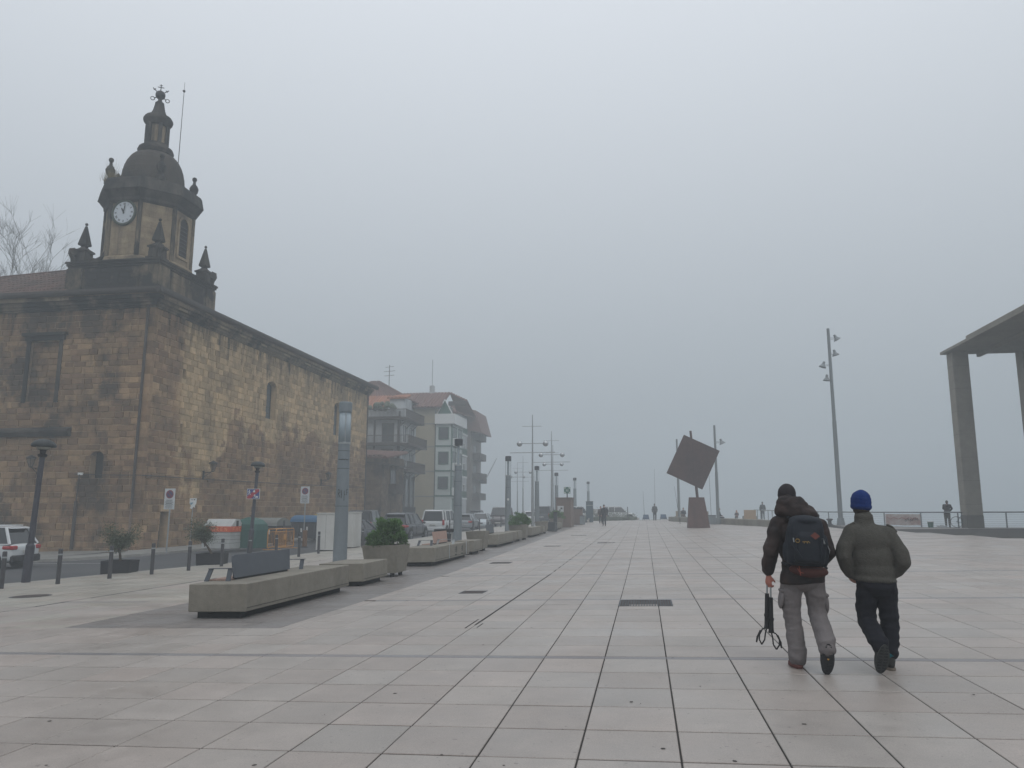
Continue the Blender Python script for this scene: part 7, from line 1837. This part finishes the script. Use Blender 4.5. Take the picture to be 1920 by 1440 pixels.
tw_ = thing('waist_bag', 'maroon waist bag hanging below the rucksack', 'waist bag', (1.50, 8.30, G(1.50, 8.3)), R(2), tilt=(0, .055))
b = MB(); ell(b, (.035,-.20,.945), (.165,.062,.062)); ell(b, (-.06,-.19,.955), (.11,.06,.055)); blob('bag', b, M['maroonbag'], tw_, .008, 2, .003)
b = MB(); b.path([(-.11,-.245,.975),(.0,-.262,.98),(.13,-.255,.975)], .003, 5); b.build('zip', M['ink'], tw_)
b = MB(); b.path([(-.20,-.02,1.0),(-.18,-.13,.99),(-.11,-.18,.98)], .014, 6); b.path([(.20,-.02,1.0),(.2,-.12,.98),(.16,-.17,.97)], .014, 6); b.build('belt', M['packcloth'], tw_)
b = MB(); b.path([(-.09,-.252,.99),(-.085,-.262,.95),(-.075,-.258,.90)], .005, 5); b.path([(-.105,-.25,.97),(-.09,-.262,.94),(-.05,-.262,.925)], .004, 5); b.build('cord', mat('red_cord',(.22,.05,.03),.8,.1,20), tw_)
# ---- trekking poles in the left hand, tips up, handles and wrist loops down
tp_ = thing('trekking_poles', 'two folded trekking poles held handles-down in the taller walker\'s left hand', 'trekking poles', (1.50, 8.30, G(1.50, 8.3)), R(2), tilt=(0, .055))
for k, (dx, dz) in enumerate(((-.015,0),(.013,-.035))):
    x0 = -.312+dx; y0 = .085; P_ = lambda z, s_=0: (x0+.02*(k)*(0.9-z)+(-.0 if k else .0), y0-.02*k, z)
    b = MB(); b.tube(P_(1.04), P_(.62), .0075, .009, n=8); s0 = b.build('pole_shaft', M['steel'], tp_)
    b = MB(); b.tube(P_(.985), P_(.94), .019, .017, n=8); b.tube(P_(1.06), P_(1.04), .006, .007); b.tube(P_(.925), P_(.91), .022, .022, n=8); b.build('clamp', M['black'], tp_)
    b = MB(); b.tube(P_(.68+dz), P_(.36+dz), .0205, .024, n=10); b.tube(P_(.48+dz), P_(.455+dz), .028, .028, n=8); b.tube(P_(.37+dz), P_(.335+dz), .024, .030, n=10); b.build('handle', M['black'], tp_)
    b = MB(); sg = -1 if k == 0 else 1; c0 = V(P_(.345+dz))
    lp_ = [c0, c0+V((sg*.045,-.01,-.015)), c0+V((sg*.075,-.02,-.07)), c0+V((sg*.075,-.02,-.12)), c0+V((sg*.05,-.01,-.165)), c0+V((sg*.02,0,-.12)), c0+V((sg*.012,0,-.05)), c0]
    for a, c in zip(lp_, lp_[1:]): b.tube(a, c, .0075, n=5)
    lp_ = [c0+V((sg*.06,0,-.03)), c0+V((sg*.09,0,-.09)), c0+V((sg*.10,0,-.15))]
    for a, c in zip(lp_, lp_[1:]): b.tube(a, c, .011, .008, n=5)
    b.build('wrist_loop', M['black'], tp_)
# ---- second walker
t2 = thing('person', 'shorter walker in olive grey fleece, blue beanie and black trousers, hands in pockets', 'person', (2.17, 8.26, G(2.17, 8.26)), R(0), tilt=(0, .055))
J = dict(pelvis=(.01,0,.86), chest=(-.045,.02,1.19), neck=(-.085,.035,1.42), head=(-.105,.06,1.56), headyaw=0.0,
 shL=(-.225,.0,1.30), elL=(-.295,-.05,1.06), wrL=(-.215,.08,.90), shR=(.13,.0,1.30), elR=(.235,-.05,1.05), wrR=(.16,.09,.90),
 hipL=(-.08,0,.80), knL=(-.05,.05,.45), anL=(-.03,-.225,.25), toL=(-.03,-.235,.07), hipR=(.10,0,.80), knR=(.13,.03,.43), anR=(.125,.0,.09), toR=(.125,.14,.045))
body_mesh(t2, J, M['skin'], .0085)
b = MB(); ell(b, (-.005,0,.93), (.195,.14,.13)); ell(b, (-.02,0,1.06), (.195,.14,.2)); ell(b, (-.045,.0,1.22), (.205,.14,.17)); capsule(b, (-.17,.0,1.30), (.08,.0,1.30), .080, .080); capsule(b, (-.085,.02,1.34), (-.088,.035,1.44), .095, .088)
chain(b, [(-.21,.0,1.295),(-.29,-.04,1.13),(-.30,-.05,1.05)], [.080,.075,.072]); chain(b, [(-.30,-.05,1.05),(-.255,.02,.95),(-.205,.07,.89)], [.072,.068,.060])
chain(b, [(.125,.0,1.295),(.225,-.04,1.12),(.245,-.05,1.03)], [.080,.078,.075]); chain(b, [(.245,-.05,1.03),(.215,.02,.95),(.17,.08,.90)], [.075,.070,.060])
for k in range(24): a = k*math.pi/12; ell(b, (.0+.172*math.cos(a),.12*math.sin(a),.845), (.040,.034,.030), n=8, m=6)
ell(b, (0,0,.86), (.19,.13,.05))
blob('fleece_jacket', b, M['fleece'], t2, .0085, 22, .008, (8,8,5), 21)
b = MB(); b.lathe([(.084,1.39),(.088,1.44),(.082,1.475),(.076,1.475),(.07,1.42)],20,(-.088,.03,0)); b.build('collar', M['fleece'], t2, smooth=True)
for s_, x0, x1 in ((-1,-.19,-.255),(1,.11,.20)):
    b = MB(); b.path([(x0,-.02,1.385),((x0+x1)/2,-.03,1.365),(x1,-.03,1.315)], [.012,.014,.012], 6); b.build('shoulder_tab', M['fleece'], t2)
b = MB(); ell(b, (-.105,.055,1.60), (.098,.11,.118)); ell(b, (-.105,.055,1.55), (.102,.113,.055)); ell(b, (-.105,.05,1.70), (.035,.035,.02)); blob('beanie', b, M['bluehat'], t2, .008, 2, .0035, (6,6,40), 4)
b = MB(); ell(b, (-.105,.05,1.515), (.078,.085,.06)); blob('hair', b, M['hair'], t2, .01, 1, .003, (40,40,40), 1)
b = MB(); ell(b, (.01,-.01,.80), (.19,.135,.13)); chain(b, [(-.075,0,.76),(-.075,.03,.60),(-.068,.05,.45),(-.045,-.12,.345),(-.03,-.235,.275)], [.100,.096,.088,.086,.084]); chain(b, [(.105,0,.76),(.128,.03,.60),(.142,.03,.44),(.140,.01,.28),(.134,.0,.17)], [.100,.094,.084,.076,.07])
blob('trousers', b, M['blacktrouser'], t2, .0085, 2, .013, (9,9,18), 13)
M['boot'] = cloth('grey_boot', (0.045,0.046,0.044), .85, .25, 20)
b = MB(); ell(b, (-.028,-.245,.15), (.052,.055,.135), (.12,.10,0)); ell(b, (-.033,-.225,.25), (.052,.055,.07)); capsule(b, (-.03,-.235,.275), (-.03,-.24,.22), .056, .058); blob('boot', b, M['boot'], t2, .008, 2, .002)
b = MB(); r0 = [(-.024+u*.98+.10*z, -.282-.035*(z/.15), .145+z*.93) for u, z in out_]; r1 = [(p[0], p[1]-.022, p[2]) for p in r0]; b.rings([r0, r1]); so = b.build('sole', mat('grey_sole',(.05,.052,.050),.85,.2,30,bump=.4,bscale=70), t2)
b = MB()
for k in range(9):
    z = -.11+.027*k; w_ = .042*math.sqrt(max(.05, 1-(z/.15)**2))
    for s_ in (-1,1): b.box(-.024+.1*z+min(s_*.007,s_*w_), -.024+.1*z+max(s_*.007,s_*w_), -.312-.035*(z/.15), -.302-.035*(z/.15), .145+z-.008, .145+z+.008)
b.build('tread', M['sole'], so, kind='stuff')
b = MB(); ell(b, (.128,.06,.06), (.050,.135,.052)); ell(b, (.125,-.0,.09), (.050,.07,.065)); blob('boot', b, M['boot'], t2, .008, 2, .002)
b = MB(); b.lathe([(1,-.001),(1.02,.022),(.98,.032)],20); b.v = [(v[0]*.054+.128, v[1]*.14+.055, v[2]) for v in b.v]; b.build('sole', mat('tan_sole',(.15,.125,.10),.85,.1,20), t2)
for c0, ax in (((-.033,-.22,.285),1),((.126,.0,.155),1)):
    b = MB(); ell(b, c0, (.068,.068,.034)); ell(b, (c0[0]-.03,c0[1]-.04,c0[2]-.01), (.034,.03,.034)); blob('boot_collar', b, M['teal'], t2, .009, 1, .006, (30,30,30), 3)
# ---- distant people
def far_person(x, y, rz, label, top, legs, h_=1.75, pose='walk', extra=None, hat=None, dz=0.0):
    t = thing('person', label, 'person', at(x, y, dz), rz); k = h_/1.75; S = lambda *p: V(p)*k
    if pose in ('walk', 'stand', 'lean'):
        st = .16 if pose == 'walk' else 0; ln = .22 if pose == 'lean' else 0
        J = dict(pelvis=S(0,0,.92), chest=S(0,ln*.6,1.26), neck=S(0,ln,1.48), head=S(0,ln+.05,1.62-ln*.2), shL=S(-.17,ln*.8,1.38), shR=S(.17,ln*.8,1.38),
          elL=S(-.25,-.04+ln,1.12) if pose != 'lean' else S(-.24,.38,1.18), elR=S(.25,-.02+ln,1.12) if pose != 'lean' else S(.24,.38,1.18), wrL=S(-.24,.08,.90) if pose != 'lean' else S(-.10,.50,1.02), wrR=S(.24,.06,.90) if pose != 'lean' else S(.10,.50,1.02),
          hipL=S(-.09,0,.86), hipR=S(.09,0,.86), knL=S(-.10,st*.6+.03,.48), knR=S(.10,-st*.2+.03,.48), anL=S(-.10,st,.09), anR=S(.10,-st,.10), toL=S(-.11,st+.14,.04), toR=S(.11,-st+.14,.04))
    else:
        J = dict(pelvis=S(0,0,.52), chest=S(0,.05,.86), neck=S(0,.08,1.08), head=S(0,.12,1.22), shL=S(-.17,.05,.98), shR=S(.17,.05,.98), elL=S(-.24,.10,.72), elR=S(.24,.10,.72), wrL=S(-.12,.32,.66), wrR=S(.12,.32,.66),
          hipL=S(-.09,.02,.50), hipR=S(.09,.02,.50), knL=S(-.11,.44,.50), knR=S(.11,.44,.50), anL=S(-.11,.46,.09), anR=S(.11,.46,.09), toL=S(-.11,.6,.04), toR=S(.11,.6,.04))
    body_mesh(t, J, M['skin'], .022*k, None, face=True, slim=.85)
    b = MB(); ell(b, V(J['pelvis'])+S(0,0,.04), (.175*k,.13*k,.14*k)); ell(b, V(J['pelvis']).lerp(V(J['chest']),.6), (.175*k,.13*k,.20*k)); ell(b, J['chest'], (.20*k,.14*k,.18*k)); capsule(b, J['shL'], J['shR'], .078*k, .078*k); capsule(b, J['neck']-V((0,0,.05)), J['neck'], .07*k, .065*k)
    for s_ in 'LR': chain(b, [J['sh'+s_], J['el'+s_], V(J['el'+s_]).lerp(V(J['wr'+s_]),.93)], [.075*k,.062*k,.05*k])
    blob('jacket', b, top, t, .02, 2, .010, (9,9,9), x)
    b = MB()
    for s_ in 'LR': chain(b, [J['pelvis'], J['hip'+s_], J['kn'+s_], V(J['kn'+s_]).lerp(V(J['an'+s_]),.93)], [.13*k,.10*k,.078*k,.062*k])
    blob('trousers', b, legs, t, .02, 2, .006, (9,9,9), y)
    for s_ in 'LR': b = MB(); capsule(b, V(J['an'+s_])-S(0,.03,.03), J['to'+s_], .05*k, .04*k); blob('shoe', b, M['shoe'], t, .018, 1)
    b = MB(); ell(b, V(J['head'])+S(0,-.012,.028), (.083*k,.097*k,.10*k)); blob('hair' if hat is None else 'hat', b, M['hair'] if hat is None else hat, t, .018, 1)
    return t, J
M['darkcoat'] = cloth('dark_coat', (0.018,0.019,0.024)); M['browncoat'] = cloth('brown_coat', (0.05,0.032,0.025)); M['greycoat'] = cloth('grey_coat', (0.05,0.055,0.06)); M['darkjean'] = cloth('dark_jeans', (0.016,0.018,0.026)); M['bluegrey'] = cloth('blue_grey_trousers', (0.04,0.05,0.065)); M['greenbrown'] = cloth('green_brown_trousers', (0.045,0.043,0.034))
far_person(-3.4, 67.0, R(178), 'dark-clad person walking toward the camera in the middle distance', M['darkcoat'], M['darkjean'], 1.8)
tbx = thing('shoulder_bag', 'dark bag on the shoulder of the person walking toward the camera', 'bag', at(-3.14, 67.1)); b = MB(); ell(b, (0,0,1.22), (.13,.12,.22)); blob('bag', b, M['darkcoat'], tbx, .02, 2); b = MB(); b.path([(0,0,1.38),(-.08,-.02,1.46),(-.16,-.05,1.44)], .012, 5); b.build('strap', M['black'], tbx)
far_person(-4.2, 76.3, R(182), 'person in a brownish coat with a bag, walking just behind the dark-clad one', M['browncoat'], M['darkjean'], 1.66)
far_person(1.08, 84.4, R(4), 'fisherman standing with arms hanging, between the two blue chairs', M['greycoat'], M['darkjean'], 1.8, 'stand')
far_person(11.6, 80.6, R(-10), 'person standing at the railing beyond the low wall, right of the pale bench back', M['greycoat'], M['greycoat'], 1.76, 'stand')
far_person(18.55, 52.35, R(-28), 'man leaning on the railing beside the bicycle', M['darkcoat'], M['greenbrown'], 1.72, 'lean')
far_person(3.95, 81.5, R(165), 'person sitting behind the small wooden bench back, left of the sculpture', M['darkcoat'], M['browncoat'], 1.7, 'sit')
far_person(6.0, 66.5, R(-120), 'person in dark clothes sitting on the low wall behind the right floodlight pole', M['darkcoat'], M['darkjean'], 1.7, 'sit')
far_person(5.15, 72.5, R(30), 'person in a pale hood sitting right of the sculpture plinth', cloth('pale_coat', (0.13,0.125,0.12)), M['greycoat'], 1.65, 'sit', hat=cloth('pale_hood', (0.15,0.145,0.14)))
far_person(8.75, 77.5, R(160), 'small crouching person just left of the pale bench back', M['greycoat'], M['darkjean'], 1.25, 'sit')
# little white dog
t = thing('dog', 'small white dog standing at the end of the dark strip near the information panel', 'dog', at(-5.5, 77.5), R(200))
b = MB(); ell(b, (0,.05,.27), (.085,.13,.10)); ell(b, (0,-.12,.27), (.07,.11,.08)); capsule(b, (0,.14,.30), (0,.22,.40), .05, .045); ell(b, (0,.25,.43), (.055,.07,.055)); capsule(b, (0,.29,.42), (0,.35,.405), .032, .022)
for s_ in (-1,1): capsule(b, (s_*.04,.24,.47), (s_*.045,.23,.51), .018, .008, 8); chain(b, [(s_*.05,.12,.24),(s_*.05,.11,.12),(s_*.05,.12,.02)], [.035,.022,.02]); chain(b, [(s_*.05,-.16,.25),(s_*.05,-.13,.17),(s_*.05,-.20,.10),(s_*.05,-.18,.02)], [.05,.032,.02,.02])
capsule(b, (0,-.22,.31), (0,-.28,.42), .02, .01, 8); blob('body', b, cloth('white_fur', (0.5,0.48,0.45)), t, .011, 2, .006, (30,30,30), 2)
b = MB(); b.sphere((0,.37,.41),.014,8,6); b.sphere((-.03,.30,.45),.009,6,5); b.sphere((.03,.30,.45),.009,6,5); b.build('nose_and_eyes', M['black'], t)
# bicycle leaning on the railing
t = thing('bicycle', 'thin-framed bicycle leaning on the railing between the leaning man and the pergola pillar', 'bicycle', (19.35, 51.62, G(19.35, 51.62)), R(-27))
M['bikeframe'] = mat('bicycle_paint', (0.06,0.09,0.12), .4, 0, 5)
for u in (-.52, .52):
    b = MB(); n_ = 24; b.path([(u+.325*math.cos(2*math.pi*k/n_), 0, .34+.325*math.sin(2*math.pi*k/n_)) for k in range(n_+1)], .015, 5); w = b.build('wheel', M['black'], t)
    b = MB()
    for k in range(12): a = k*math.pi/6; b.tube((u,0,.34),(u+.32*math.cos(a),0,.34+.32*math.sin(a)),.003,n=3)
    b.tube((u,-.04,.34),(u,.04,.34),.02); b.build('spokes', M['steel'], w, kind='stuff')
b = MB(); bb, st_, hd_, rw, fwh = (-.08,0,.30), (-.20,0,.78), (.36,0,.76), (-.52,0,.34), (.52,0,.34)
for a, c in ((bb,st_),(st_,hd_),(bb,(.38,0,.66)),(bb,rw),(st_,rw)): b.tube(a, c, .016, n=6)
b.tube((.35,0,.84),(.40,0,.62),.018); b.tube((.40,0,.62),fwh,.013); b.build('frame', M['bikeframe'], t)
b = MB(); b.tube(st_,(-.23,0,.90),.012); b.cbox(-.34,-.14,-.05,.05,.90,.94,.015); b.build('saddle', M['black'], t)
b = MB(); b.tube((.35,0,.84),(.34,0,.92),.013); b.tube((.34,-.22,.92),(.34,.22,.92),.012); b.path([(.34,-.22,.92),(.44,-.22,.90),(.46,-.22,.82),(.38,-.22,.78)], .012, 5); b.path([(.34,.22,.92),(.44,.22,.90),(.46,.22,.82),(.38,.22,.78)], .012, 5); b.build('handlebar', M['black'], t)
b = MB(); b.tube((-.08,-.05,.30),(-.08,.05,.30),.06,n=12); b.tube((-.08,.06,.30),(-.02,.06,.15),.01); b.tube((-.08,-.06,.30),(-.14,-.06,.45),.01); b.box(-.07,.03,.06,.12,.14,.16); b.build('crank', M['darkmetal'], t)
